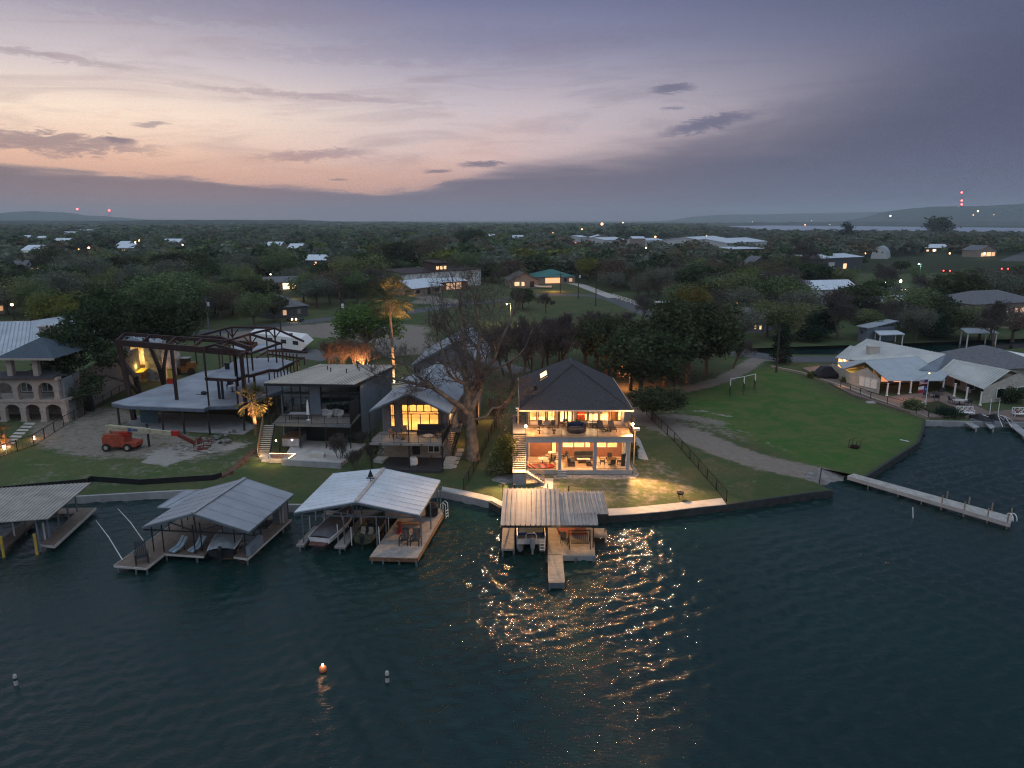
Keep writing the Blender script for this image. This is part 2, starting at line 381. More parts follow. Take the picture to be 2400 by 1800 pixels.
def waves(x,y):
    z=np.zeros_like(x); r=np.random.default_rng(3)
    for i in range(46):
        L=np.exp(r.uniform(np.log(.5),np.log(2.3))); a=R(107)+r.normal(0,.62); k=2*np.pi/L
        amp=.0092*L*r.uniform(.5,1.3)
        ph=k*(x*np.cos(a)+y*np.sin(a))+r.uniform(0,6.28)
        z+=amp*(1-np.abs(np.sin(ph/2))*1.6) if i%3==0 else amp*np.sin(ph)
    g=.75+.35*np.sin(x*.07+1)*np.sin(y*.11+2)
    return z*g
WX0,WX1,WY0,WY1=-75.,96.,14.,120.; st=.2
nx=int((WX1-WX0)/st)+1; ny=int((WY1-WY0)/st)+1
gx,gy=np.meshgrid(np.linspace(WX0,WX1,nx),np.linspace(WY0,WY1,ny))
gz=waves(gx,gy)
edge=np.minimum(np.minimum(gx-WX0,WX1-gx),np.minimum(gy-WY0,WY1-gy)); gz*=np.clip(edge/3,0,1)
ii=(np.arange(ny-1)[:,None]*nx+np.arange(nx-1)[None,:]).ravel()
wf=np.stack([ii,ii+1,ii+nx+1,ii+nx],1); wvt=np.stack([gx.ravel(),gy.ravel(),gz.ravel()],1)
def ring(x0,y0,x1,y1,X0,Y0,X1,Y1,z):
    v=[(x0,y0,z),(x1,y0,z),(x1,y1,z),(x0,y1,z),(X0,Y0,z),(X1,Y0,z),(X1,Y1,z),(X0,Y1,z)]
    return np.array(v),np.array([(4,5,1,0),(5,6,2,1),(6,7,3,2),(7,4,0,3)])
rv,rf=ring(WX0,WY0,WX1,WY1,-900,-600,1200,420,0.)
struct('water',(np.concatenate([wvt,rv]),np.concatenate([wf,rf+len(wvt)])),m_water,smooth=True)
# ---------------- land ----------------
SH=[(-900,1230),(-300,1188),(0,1172),(178,1163),(300,1156),(433,1149),(484,1148),(580,1161),(677,1182),(705,1182),(800,1172),(900,1158),(960,1150),(1040,1150),(1090,1160),(1150,1174),
    (1177,1188),(1250,1198),(1330,1205),(1425,1207),(1480,1204),(1560,1197),(1640,1187),(1702,1181),(1800,1168),(1900,1153),(1949,1149),(1878,1114),(1922,1097),(2024,1117),(2099,1069),(2148,1037),(2158,1012),(2164,986),(2300,988),(2420,990),(2600,1000)]
shore=[P(u,v) for u,v in SH]
hole=[P(u,v) for u,v in [(1690,819),(1880,812),(2080,806),(2400,794),(2560,784),(2560,810),(2400,815),(2240,829),(1960,831),(1880,831),(1690,828)]]
outer=[Vector((p.x,p.y)) for p in shore]+[Vector((300,90)),Vector((300,430)),Vector((-330,430)),Vector((-330,60))]
pts=list(outer); nO=len(pts)
edges=[(i,(i+1)%nO) for i in range(nO)]
nH=len(hole); pts+=[Vector((p.x,p.y)) for p in hole]; edges+=[(nO+i,nO+(i+1)%nH) for i in range(nH)]
def inpoly(x,y,poly):
    c=np.zeros(np.shape(x),bool); n=len(poly)
    for i in range(n):
        x0,y0=poly[i][0],poly[i][1]; x1,y1=poly[(i+1)%n][0],poly[(i+1)%n][1]
        if y0==y1: continue
        c^=((y0>y)!=(y1>y))&(x<(x1-x0)*(y-y0)/(y1-y0)+x0)
    return c
r=np.random.default_rng(5)
def gridpts(x0,x1,y0,y1,s):
    a,b=np.meshgrid(np.arange(x0,x1,s),np.arange(y0,y1,s)); a=a+r.uniform(-.2,.2,a.shape)*s; b=b+r.uniform(-.2,.2,b.shape)*s; return a.ravel(),b.ravel()
ax,ay=gridpts(-85,95,62,150,1.3); bx,by=gridpts(-325,295,64,425,4.5)
kb=~((bx>-86)&(bx<96)&(by<151)); ax=np.concatenate([ax,bx[kb]]); ay=np.concatenate([ay,by[kb]])
ok_=inpoly(ax,ay,outer)&~inpoly(ax,ay,hole)
def segd(x,y,pl):
    d=np.full(np.shape(x),1e9)
    for a,b in zip(pl[:-1],pl[1:]):
        ex,ey=b[0]-a[0],b[1]-a[1]; t=np.clip(((x-a[0])*ex+(y-a[1])*ey)/(ex*ex+ey*ey+1e-9),0,1)
        d=np.minimum(d,np.hypot(x-a[0]-t*ex,y-a[1]-t*ey))
    return d
ok_&=segd(ax,ay,[tuple(p) for p in outer[:len(SH)]])>.5
for a,b in zip(ax[ok_],ay[ok_]): pts.append(Vector((a,b)))
cv,ce,cf,_,_,_=delaunay_2d_cdt(pts,edges,[],1,1e-4)
V=np.array([(p.x,p.y,G) for p in cv]); F=np.array([f for f in cf if len(f)==3])
cen=V[F].mean(1); F=F[inpoly(cen[:,0],cen[:,1],outer)&~inpoly(cen[:,0],cen[:,1],hole)]
# gentle unevenness away from the water
rise=np.clip((segd(V[:,0],V[:,1],[tuple(p) for p in outer[:len(SH)]])-2)/12,0,1)
land=bpy.data.meshes.new('land')
land.from_pydata([tuple(v) for v in V],[],[tuple(f) for f in F])
def pxl(l): return [tuple(P(u,v).xy) for u,v in l]
def soft(d,w_,s=1.2): return np.clip((w_-d)/s+.5,0,1)
x,y=V[:,0],V[:,1]
def area(poly,s=1.5):
    pl=pxl(poly); i=inpoly(x,y,pl); d=segd(x,y,pl+[pl[0]]); return np.clip(np.where(i,d,-d)/s+.5,0,1)
dirt=np.zeros(len(V)); lush=np.zeros(len(V)); sand=np.zeros(len(V)); wood=np.zeros(len(V))
dirt=np.maximum(dirt,soft(segd(x,y,pxl([(1440,960),(1520,985),(1620,1020),(1700,1055),(1790,1085),(1900,1107)])),2.5,1.8))
dirt=np.maximum(dirt,soft(segd(x,y,pxl([(1480,985),(1590,975),(1680,990)])),1.6,2.5)*.8)
dirt=np.maximum(dirt,soft(segd(x,y,pxl([(1540,925),(1640,905),(1700,888),(1745,862),(1775,842),(1850,842)])),1.7,1.2))
dirt=np.maximum(dirt,area([(1400,900),(1520,890),(1640,905),(1560,940),(1500,985),(1430,980),(1380,950)],4)*.75)
dirt=np.maximum(dirt,soft(segd(x,y,pxl([(1590,990),(1680,1005),(1740,1030)])),2.2,4)*.5)
dirt=np.maximum(dirt,area([(1190,1120),(1500,1040),(1600,1090),(1690,1170),(1480,1200),(1250,1190),(1100,1150)],4)*.42)
dirt=np.maximum(dirt,area([(1440,985),(1560,1000),(1760,1110),(1850,1140),(1700,1165),(1600,1060)],5)*.34)
dirt=np.maximum(dirt,area([(60,960),(280,950),(520,1040),(600,1020),(560,1060),(440,1085),(330,1080),(160,1075),(60,1040)],3)*.62)
dirt=np.maximum(dirt,area([(450,775),(600,768),(830,752),(1010,765),(1020,830),(900,835),(850,800),(700,790),(560,800)],3)*.85)
dirt=np.maximum(dirt,area([(1000,690),(1090,705),(1060,716),(960,712)],2)*.8)
dirt=np.maximum(dirt,area([(60,1070),(300,1075),(500,1068),(600,1040),(640,1075),(520,1130),(200,1150),(0,1160),(0,1120)],2)*.35)
sand=np.maximum(sand,area([(330,1085),(360,1055),(420,1045),(520,1035),(600,1040),(560,1052),(470,1062),(440,1075),(400,1092)],1.2))
sand=np.maximum(sand,soft(segd(x,y,pxl([(1570,965),(1640,962),(1720,978)])),.5,1)*.7)
sand=np.maximum(sand,soft(segd(x,y,pxl([(1680,1000),(1740,1010),(1800,1040),(1850,1055)])),.6,1)*.45)
lush=np.maximum(lush,area([(1560,930),(1640,915),(1780,862),(1840,866),(1960,930),(2160,985),(2150,1035),(2090,1068),(2020,1112),(1900,1095),(1780,1040),(1640,985)],3))
lush=np.maximum(lush,area([(0,1010),(120,1060),(300,1090),(520,1085),(560,1100),(300,1125),(0,1140)],2)*.4)
lush=np.maximum(lush,area([(640,780),(760,778),(770,790),(700,835),(640,838)],2)*.7)
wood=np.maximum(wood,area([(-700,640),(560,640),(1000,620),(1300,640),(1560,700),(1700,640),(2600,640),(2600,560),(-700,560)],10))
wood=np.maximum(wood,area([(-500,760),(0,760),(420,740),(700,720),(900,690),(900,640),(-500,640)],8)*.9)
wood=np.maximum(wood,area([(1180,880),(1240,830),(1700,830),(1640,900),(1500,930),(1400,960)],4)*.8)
at=land.color_attributes.new('ground','FLOAT_COLOR','POINT')
at.data.foreach_set('color',np.stack([dirt,lush,sand,wood],1).astype(np.float32).ravel())
m_land=bpy.data.materials.new('grass_ground'); m_land.use_nodes=True; n=NT(m_land.node_tree); bs=n.N['Principled BSDF']
an=n.N.new('ShaderNodeAttribute'); an.attribute_name='ground'; ar,ag,ab=n.sep(an.outputs['Color']); aw=an.outputs['Alpha']
pos=n.geo(); f1=n.noise(pos,.12,5,.6); f2=n.noise(pos,1.3,5,.65); f3=n.noise(pos,9,3,.6)
def L4(*c): return tuple(c)+(1,)
g=n.mix(n.sstep(f1,.35,.65),L4(.045,.085,.035),L4(.09,.1,.045))
g=n.mix(n.sstep(f2,.3,.75),g,L4(.055,.07,.03)); g=n.mix(n.math('MULTIPLY',n.sstep(n.noise(pos,.35,6,.7,.6),.46,.66),.55),g,L4(.11,.095,.05)); 
g=n.mix(n.math('MULTIPLY',ag,.92),g,n.mix(n.sstep(n.noise(pos,.28,6,.72,.8),.38,.64),n.mix(f2,L4(.035,.095,.02),L4(.06,.13,.03)),n.mix(f2,L4(.08,.11,.035),L4(.13,.135,.05))))
def mk(a,nz,k=.9): return n.sstep(n.math('ADD',a,n.math('MULTIPLY',n.math('SUBTRACT',nz,.5),k)),.32,.68)
dm=mk(ar,n.math('ADD',n.math('MULTIPLY',f2,.6),n.math('MULTIPLY',n.noise(pos,.5,5,.65),.4)),1.5)
g=n.mix(dm,g,n.mix(f2,L4(.14,.12,.1),L4(.27,.235,.2)))
g=n.mix(mk(ab,f2,1.2),g,n.mix(f3,L4(.2,.18,.16),L4(.38,.36,.33)))
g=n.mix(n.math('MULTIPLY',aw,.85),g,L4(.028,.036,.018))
g=n.mix(.6,g,n.mix(f3,L4(.1,.1,.1),L4(.9,.9,.9)),'OVERLAY')
n.set(bs.inputs['Base Color'],g); bs.inputs['Roughness'].default_value=.95; bs.inputs['Specular IOR Level'].default_value=.1
bn=n.N.new('ShaderNodeBump'); bn.inputs['Strength'].default_value=.6; bn.inputs['Distance'].default_value=.08; n.L.new(f3,bn.inputs['Height']); n.L.new(bn.outputs[0],bs.inputs['Normal'])
land.materials.append(m_land); lo=bpy.data.objects.new('land',land); C.objects.link(lo); lo['kind']='structure'
rv,rf=ring(-330,60,300,430,-14000,60,14000,16000,G)
rf=np.array([(5,6,2,1),(6,7,3,2),(7,4,0,3)])
# far plain joins the near land edge to edge (its front border runs along y=60..90)
struct('plain',(np.array([(-330,60,G),(300,90,G),(300,430,G),(-330,430,G),(-14000,60,G),(14000,90,G),(14000,16000,G),(-14000,16000,G)]),rf),m_land)
# shore retaining walls: one thing per stretch that looks different
def bulk(i0,i1,name,label,mat,top=.06,cat='retaining wall',depth=1.3,w_=.3):
    b=B(); pl=shore[i0:i1+1]
    for a,c in zip(pl[:-1],pl[1:]):
        d=(c-a).normalized(); nrm=Vector((d.y,-d.x,0))*w_
        if nrm.y>0: pass
        e=d*.02; p0,p1=a-e,c+e; o=nrm if nrm.y<0 or True else -nrm
        b.slab([p0+Vector((0,0,top)),p1+Vector((0,0,top)),p1+o+Vector((0,0,top)),p0+o+Vector((0,0,top))],depth)
    return single(name,b,mat,label,cat,shore[i0])
m_bulk_dark=M('dark_stained_wall',(.035,.04,.04),.9,var=.3,scale=1.5,stain=.4)
bulk(0,8,'retaining_wall','grey concrete bulkhead along the water below the construction lot',m_conc)
bulk(8,15,'retaining_wall','concrete bulkhead behind the two gabled boat docks',m_conc)
bulk(15,23,'retaining_wall','curved stone bulkhead in front of the brightly lit hipped house',m_bulk_dark,0.0)
bulk(23,26,'retaining_wall','low dark bulkhead between the chain fence and the boat ramp',m_bulk_dark)
bulk(29,33,'retaining_wall','dark timber bulkhead round the point of the big right hand lawn',m_bulk_dark)
bulk(33,36,'retaining_wall','concrete bulkhead beside the jet ski dock',m_conc)
# sheets lying on the land
def sheet(name,px,z,mat,kind='structure'):
    b=B(); b.slab([P(u,v,G+z) for u,v in px],.05+z); return struct(name,b,mat,kind)
m_asph=M('asphalt',(.085,.09,.095),.9,var=.15,scale=.3,bump=.2,stain=.3)
def strip(name,pts_,w_,z,mat):
    p=[P(u,v,G+z) for u,v in pts_]; L=[];Rr=[]
    for i,q in enumerate(p):
        d=(p[min(i+1,len(p)-1)]-p[max(i-1,0)]).normalized(); s=Vector((-d.y,d.x,0))*w_/2; L.append(q+s); Rr.append(q-s)
    b=B(); b.slab(L+Rr[::-1],z+.04) if False else None
    for i in range(len(p)-1): b.quad(Rr[i],Rr[i+1],L[i+1],L[i])
    return struct(name,b,mat)
strip('road',[(300,800),(420,787),(560,772),(700,756),(830,741),(950,733),(1080,712),(1180,704)],7,.03,m_asph)
strip('road',[(1270,690),(1390,693),(1440,702),(1490,722),(1560,752),(1640,790),(1740,828),(1850,842),(2000,842),(2150,836)],7,.034,m_asph)
strip('road',[(1440,698),(1360,668),(1340,664)],5,.04,m_conc_l)
strip('driveway',[(1180,700),(1270,690)],5,.026,m_asph)
strip('driveway',[(790,838),(640,818),(560,812)],9,.022,M('gravel',(.14,.14,.14),.95,var=.3,scale=6))
strip('driveway',[(1090,705),(1000,700),(960,690)],4,.022,M('gravel_drive',(.2,.16,.13),.95,var=.3,scale=3))
strip('driveway',[(1110,840),(1230,872)],5,.02,m_asph)
strip('road',[(2370,612),(2420,590),(2500,570)],14,.05,m_asph)
strip('road',[(1750,640),(1960,662),(2180,690),(2300,700)],8,.05,m_conc)
sheet('boat_ramp',[(1880,1113),(1922,1097),(2035,1128),(1953,1148)],.0,m_conc) if False else None
b=B(); a0,a1=P(1876,1115,G+.01),P(1923,1096,G+.01); c0,c1=P(1952,1150,-.45),P(2036,1134,-.45)
b.quad(a0,c0,c1,a1); struct('boat_ramp',b,M('ramp_concrete',(.2,.18,.17),.9,var=.3,scale=1.5,stain=.5))
# walkway along the shore of the lit house and the patio paths
b=B()
wk=[(1036,1149),(1088,1159),(1150,1173),(1177,1187)]; wi=[(1036,1140),(1092,1150),(1155,1164),(1179,1176)]
for i in range(3): b.slab([P(*wk[i],G+.05),P(*wk[i+1],G+.05),P(*wi[i+1],G+.05),P(*wi[i],G+.05)],.1)
wk=[(1250,1199),(1330,1206),(1425,1208),(1480,1205),(1560,1198),(1640,1188),(1702,1182)]; wi=[(1250,1186),(1330,1191),(1425,1192),(1480,1189),(1560,1181),(1640,1173),(1692,1167)]
for i in range(6): b.slab([P(*wk[i],G+.05),P(*wk[i+1],G+.05),P(*wi[i+1],G+.05),P(*wi[i],G+.05)],.1)
struct('path',b,m_conc_l)
sheet('path',[(1272,1190),(1294,1190),(1297,1121),(1275,1121)],.035,m_conc_l)
sheet('path',[(1487,1030),(1497,1075),(1520,1078),(1500,1030),(1492,1022)],.03,m_conc_l)
m_gravel=M('river_gravel',(.22,.21,.2),.95,kind='vor',vs=5,bump=.5)
sheet('gravel_bed',[(1275,1114),(1230,1112),(1170,1112),(1150,1125),(1180,1134),(1215,1130),(1250,1134),(1272,1142)],.02,m_gravel,'stuff')
sheet('gravel_bed',[(1295,1113),(1485,1112),(1480,1085),(1492,1100),(1498,1112),(1488,1121),(1440,1124),(1380,1121),(1300,1122)],.02,m_gravel,'stuff')
m_cont=M('canal_bank',(.16,.15,.14),.9)
# ---------------- far lake, hills ----------------
m_lake=water_mat('far_lake_water',col=(.3,.34,.42)); m_lake.node_tree.nodes['Principled BSDF'].inputs['Roughness'].default_value=.3
b=B(); pv=[(1700,530),(1800,528.5),(2060,530.5),(2400,534),(2800,537),(2800,550),(2400,546),(2200,543),(2030,541),(1860,540),(1700,537)]
b.v=[tuple(P(u,v,1.5)) for u,v in pv]; b.f=[tuple(range(len(pv)))]; struct('lake',b,m_lake)
m_hill=M('wooded_hillside',(.03,.045,.03),1,var=.5,scale=.012,bump=.4,bscale=.03)
def ridge(name,pl,dist,depth,seed,bump=3.,base=G):
    rr=np.random.default_rng(seed); us=[p[0] for p in pl]; vs_=[p[1] for p in pl]
    N=520; u=np.linspace(us[0],us[-1],N); v=np.interp(u,us,vs_)
    top=np.array([Y(a,c,dist) for a,c in zip(u,v)])
    k=np.convolve(rr.normal(0,1,N+8),np.ones(3)/3,'same')[4:-4]; top[:,2]+=k*bump
    rows=[]; prof=[(-1,0),(-.8,.25),(-.6,.45),(-.4,.68),(-.2,.87),(0,1),(.3,.85),(1,0)]
    for f_,hh in prof:
        q=top.copy(); q[:,1]+=f_*depth; sc_=q[:,1]/dist; q[:,0]*=1+(0 if f_==0 else 0)
        jit=0 if f_ in(0,-1,1) else rr.normal(0,bump*1.2,N)
        q[:,2]=base-1+(top[:,2]-base+1)*hh+jit; rows.append(q)
    Vv=np.concatenate(rows); a=(np.arange(len(prof)-1)[:,None]*N+np.arange(N-1)[None,:]).ravel()
    struct(name,(Vv,np.stack([a,a+1,a+N+1,a+N],1)),m_hill)
ridge('hill',[(-400,512),(-200,505),(0,501),(25,498),(42,502),(60,497),(80,495),(105,497),(150,504),(200,507),(260,511),(290,519)],7500,1500,1)
ridge('hillside',[(-500,515),(0,519),(200,519),(400,517),(600,516),(700,518),(800,520),(900,521),(1000,523),(1200,524.5),(1400,525),(1560,524)],3600,1500,2,2.2)
ridge('hill',[(1380,526),(1490,522),(1530,518),(1560,520),(1600,516),(1640,507),(1700,503),(1800,502),(1900,500),(2000,498),(2060,496.5),(2120,499),(2300,505)],9500,1800,3,2)
ridge('hill',[(2020,522),(2060,511),(2090,501),(2130,489),(2200,484),(2300,483),(2400,478),(2500,474),(2700,480)],5400,900,4,2)
ridge('hillside',[(1500,524),(1800,522),(2100,520),(2400,519),(2900,521)],4300,500,6,2)
# ================= brightly lit hipped house =================
HX0,HX1=1.9,12.85; YF,YW,YB=75.6,80.2,94.2; DZ=5.05; FZ=1.2; EZ=7.2
H=thing('lake_house','two storey house with dark hipped shingle roof, its upper deck and open porch brightly lit','house',(7.4,85,G))
b=B(); ex0,ex1,ey0,ey1=.85,13.6,78.65,95.6; rx=(ex0+ex1)/2; hw=(ex1-ex0)/2; rz=11.15
A,Bb,Cc,Dd=(ex0,ey0,EZ),(ex1,ey0,EZ),(ex1,ey1,EZ),(ex0,ey1,EZ); r0,r1=(rx,ey0+hw,rz),(rx,ey1-hw,rz)
b.add([A,Bb,Cc,Dd,r0,r1],[(0,1,4),(1,2,5,4),(2,3,5),(3,0,4,5),(3,2,1,0)]); ro=build('roof',b,m_shingle,H)
b=B(); 
for a,c in ((A,Bb),(Bb,Cc),(Cc,Dd),(Dd,A)): 
    a=Vector(a);c=Vector(c); b.beam(a-Vector((0,0,.09)),c-Vector((0,0,.09)),.14,.17)
build('fascia',b,m_cream,H)
b=B(); b.beam(Vector(r0)+Vector((0,0,.03)),Vector(r1)+Vector((0,0,.03)),.3,.08)
for c,r_ in ((A,r0),(Bb,r0)): b.beam(Vector(c)+Vector((0,0,.04)),Vector(r_)+Vector((0,0,.04)),.25,.05)
build('ridge_cap',b,m_shingle,ro)
# skylight on the left slope
def lslope(u_,t): # u_ along y, t 0 eave..1 ridge
    return Vector((ex0+hw*t,u_,EZ+(rz-EZ)*t))
nrm=Vector((-(rz-EZ),0,hw)).normalized()*.12
b=B(); q=[lslope(86.6,.42)+nrm,lslope(89.6,.42)+nrm,lslope(89.6,.56)+nrm,lslope(86.6,.56)+nrm]; b.slab(q,.12); sk=build('skylight',b,glow('skylight_glow',(1,.62,.3),1.6),H)
b=B(); 
for i in range(4): b.beam(q[i],q[(i+1)%4],.1,.16)
build('frame',b,m_dark,sk)
b=B(); p=lslope(83.3,.3); b.lathe(p,[(.16,-.2),(.16,.45),(.26,.45),(.26,.55)],8); build('roof_vent',b,m_dark,H)
# upper storey: floor, walls with openings
m_int=M('interior_plaster',(.62,.5,.34),.8,var=.12,scale=.8)
m_intfl=M('interior_floor',(.6,.42,.25),.4,kind='plank',w=.2)
b=B(); b.box(HX0,YW+.15,DZ-.35,HX1,YB,DZ); build('upper_floor',b,m_intfl,H)
b=B(); b.box(HX0,YB-.15,G,HX1,YB,EZ); b.box(HX0,YW,G,HX0+.15,YB-.15,EZ); b.box(HX1-.15,YW,G,HX1,YB-.15,EZ)
build('side_wall',b,m_cream,H)
b=B(); b.box(HX0+.16,88,DZ,HX1-.16,88.12,EZ-.02); b.box(HX0+.16,YW+.2,EZ-.12,HX1-.16,88,EZ-.04); build('inner_wall',b,m_int,H)
# front wall of the upper floor: spandrel, piers
WIN=[(1240,1258),(1261,1279),(1283,1301),(1352,1377),(1379,1403),(1406,1429),(1432,1457)]; DR=[(1311,1324),(1329,1342)]
def xw(u): return Y(u,965,YW).x
b=B(); sill,head=DZ+.42,EZ-.14
ops=sorted([(xw(a),xw(c),sill) for a,c in WIN]+[(xw(1309.5),xw(1344),DZ+.02)]); x=HX0+.15
for a,c,s_ in ops:
    b.box(x,YW,DZ-.05,a,YW+.15,EZ); b.box(a,YW,head,c,YW+.15,EZ)
    if s_>DZ+.1: b.box(a,YW,DZ-.05,c,YW+.15,s_)
    x=c
b.box(x,YW,DZ-.05,HX1-.15,YW+.15,EZ); fw=build('front_wall',b,m_cream,H)
m_frame=M('bronze_window_frame',(.07,.045,.03),.5)
for a,c in WIN:
    a,c=xw(a),xw(c); b=B(); t=.09
    b.box(a,YW-.02,sill,c,YW+.1,sill+t);b.box(a,YW-.02,head-t,c,YW+.1,head);b.box(a,YW-.02,sill+t,a+t,YW+.1,head-t);b.box(c-t,YW-.02,sill+t,c,YW+.1,head-t)
    f=build('window',b,m_frame,H); b=B(); b.quad((a+t,YW+.04,sill+t),(c-t,YW+.04,sill+t),(c-t,YW+.04,head-t),(a+t,YW+.04,head-t)); build('pane',b,m_glass,f)
for a,c in DR:
    a,c=xw(a)-.06,xw(c)+.06; b=B(); t=.2
    b.box(a,YW-.03,DZ+.03,c,YW+.05,DZ+.4);b.box(a,YW-.03,head-.2,c,YW+.05,head);b.box(a,YW-.03,DZ+.4,a+t,YW+.05,head-.2);b.box(c-t,YW-.03,DZ+.4,c,YW+.05,head-.2)
    f=build('door',b,m_timber,H); b=B(); b.quad((a+t,YW,DZ+.4),(c-t,YW,DZ+.4),(c-t,YW,head-.2),(a+t,YW,head-.2)); build('pane',b,m_glass,f)
    b=B(); b.box(c-.14 if a<xw(1325) else a+.1,YW-.09,DZ+1.0,(c-.14 if a<xw(1325) else a+.1)+.04,YW-.03,DZ+1.15); build('handle',b,m_steel,f)
# furniture and pictures inside, seen through the upper windows
def intbox(nm,x0,y0,x1,y1,z0,z1,m,label,cat):
    b=B(); b.box(x0,y0,z0,x1,y1,z1); b.box(x0+.1,y0+.1,z1,x1-.1,y1-.1,z1+.12); b.box(x0,y1-.2,z1,x1,y1,z1+.4); return single(nm,b,m,label,cat,((x0+x1)/2,(y0+y1)/2,z0))
intbox('sofa',8.6,85,11,86,DZ,DZ+.45,m_cush,'dark sofa inside the upper lounge, seen through the four right hand windows','sofa')
intbox('armchair',7.6,82.2,8.6,83.1,DZ,DZ+.45,M('red_fabric',(.4,.06,.03)),'red armchair inside the first window right of the glazed doors','armchair')
b=B(); b.box(3,83.4,DZ+.86,4.9,84.4,DZ+.92); [b.box(x_,83.5,DZ,x_+.08,83.58,DZ+.86) for x_ in (3.1,4.75)]; b.box(3.1,84.2,DZ,3.18,84.28,DZ+.86); b.box(4.75,84.2,DZ,4.83,84.28,DZ+.86)
single('dining_table',b,m_timber,'wooden table inside the three left upper windows','table',(4,84,DZ))
b=B(); b.box(5.0,86.8,DZ,7,87.9,DZ+.95); b.box(4.9,86.7,DZ+.95,7.1,87.95,DZ+1.0); b.box(3,87.4,DZ+1.2,5.2,87.95,EZ-.4); single('kitchen_counter',b,M('pale_cabinets',(.5,.4,.28)),'pale kitchen counter and cupboards deep inside the lit upper floor','kitchen counter',(6,87.3,DZ))
b=B(); b.box(11.2,81.6,DZ,12.4,81.9,EZ-.15); b.tube([(11.4,81.5,EZ-.2),(11.6,81.5,DZ+1),(11.4,81.5,DZ+.2)],.2,6); single('curtain',b,M('orange_curtain',(.55,.25,.08),var=.3,scale=6),'gathered orange curtain behind the rightmost upper window','curtain',(11.8,81.7,DZ))
for (x0,x1,z0,z1) in ((9,9.9,DZ+1.1,DZ+1.7),(10.5,11.3,DZ+1.1,DZ+1.7)):
    b=B(); b.box(x0,87.93,z0,x1,87.99,z1); single('wall_picture',b,m_frame,'dark framed picture on the lounge wall, '+('left' if x0<10 else 'right')+' one of the pair','picture',(x0,87.95,z0))
for x_ in (3.6,6.6,9.6,12): lamp('ceiling_light',(x_ if x_<12 else 11.6,83.2,EZ-.25),850,(1,.64,.3),.25,H)
lamp('ceiling_light',(6,86.3,EZ-.25),700,(1,.66,.34),.25,H)
# upper deck
m_deck=M('tan_deck_coating',(.4,.27,.16),.6,var=.12,scale=1.2,stain=.25)
b=B(); b.box(1.55,YF,DZ-.14,13.15,YW-.01,DZ); b.box(11.6,YW-.01,DZ-.14,13.9,81.2,DZ); build('deck_floor',b,m_deck,H)
# grey beams and posts of the porch
m_post=M('blue_grey_paint',(.27,.31,.35),.6,var=.08)
b=B(); b.box(1.55,YF+.02,4.32,13.13,YF+.32,DZ-.145); b.box(1.55,YF+.32,4.32,1.85,YW-.02,DZ-.145); b.box(12.83,YF+.32,4.32,13.13,YW-.02,DZ-.145)
b.box(1.53,YF-.02,4.85,13.15,YF+.02,DZ-.146); build('deck_beam',b,m_post,H)
for u0,u1 in ((1232,1237),(1309,1316),(1391,1399),(1469,1476.5)):
    x0,x1=Y(u0,1060,YF).x,Y(u1,1060,YF).x; b=B(); b.box(x0,YF+.03,.9,x1,YF+.35,4.318); build('post',b,m_post,H)
b=B(); b.box(12.85,YW-.35,FZ,13.1,YW-.05,4.3); build('post',b,m_post,H)
b=B(); b.box(1.5,YF,G-.3,13.2,YW,FZ-.1); b.box(1.45,YF-.05,FZ-.1,13.25,YW,FZ-.005); build('porch_base',b,m_conc_l,H)
b=B(); b.box(1.7,YF+.02,FZ-.004,13.1,YW-.02,FZ+.012); build('porch_floor',b,M('porch_tile',(.5,.38,.27),.5,var=.15,scale=1),H)
b=B(); b.box(1.85,YF+.33,DZ-.3,12.82,YW-.02,DZ-.2); build('porch_ceiling',b,m_white,H)
# brick back wall of the porch with its windows
PW=[(1320,1345,0),(1347,1371,0),(1373,1385,0),(1399,1423,0),(1426,1449,0),(1294,1305,1)]
b=B(); x=HX0+.15; ops=sorted((xw(a),xw(c),d) for a,c,d in PW); lo_=2.35; hi_=3.75
for a,c,d in ops:
    lz=FZ+.5 if d else lo_
    b.box(x,YW,G,a,YW+.15,DZ-.36); b.box(a,YW,hi_,c,YW+.15,DZ-.36); b.box(a,YW,G,c,YW+.15,lz); x=c
b.box(x,YW,G,HX1-.15,YW+.15,DZ-.36); build('brick_wall',b,m_brick,H)
for a,c,d in ops:
    lz=FZ+.5 if d else lo_; t=.07; b=B()
    b.box(a,YW-.02,lz,c,YW+.1,lz+t);b.box(a,YW-.02,hi_-t,c,YW+.1,hi_);b.box(a,YW-.02,lz+t,a+t,YW+.1,hi_-t);b.box(c-t,YW-.02,lz+t,c,YW+.1,hi_-t)
    f=build('door' if d else 'window',b,m_frame if d else m_white,H); b=B(); b.quad((a+t,YW+.04,lz+t),(c-t,YW+.04,lz+t),(c-t,YW+.04,hi_-t),(a+t,YW+.04,hi_-t)); build('pane',b,m_glass,f)
b=B(); b.box(HX0+.16,86,G,HX1-.16,86.1,DZ-.36); b.box(HX0+.16,YW+.2,G+.05,HX1-.16,86,FZ+.3); build('inner_wall',b,m_int,H)
for x_ in (4.2,7.4,10.8): lamp('ceiling_light',(x_,83,4.3),750,(1,.56,.22),.25,H)
for x_ in (3.4,7.3,11): lamp('porch_light',(x_,77.9,4.55),400,(1,.54,.23),.12,H)
# wooden steps by the porch door and the half-round steps
b=B(); cx=xw(1299.5)
for i,r_ in enumerate((1.35,1.05,.75,.45)):
    n_=14; top=[(cx+r_*math.cos(math.pi+math.pi*j/n_),YW-.01+r_*math.sin(math.pi+math.pi*j/n_)*.9,FZ+.15*(i+1)) for j in range(n_+1)]; b.slab(top,.145)
build('round_steps',b,M('pale_step_stone',(.45,.36,.27),.7),H)
b=B()
for i in range(3): b.box(4.95,YF-.3*(3-i),G+.02,6.0,YF-.3*(2-i),G+.02+.16*(i+1))
build('porch_steps',b,m_conc,H)
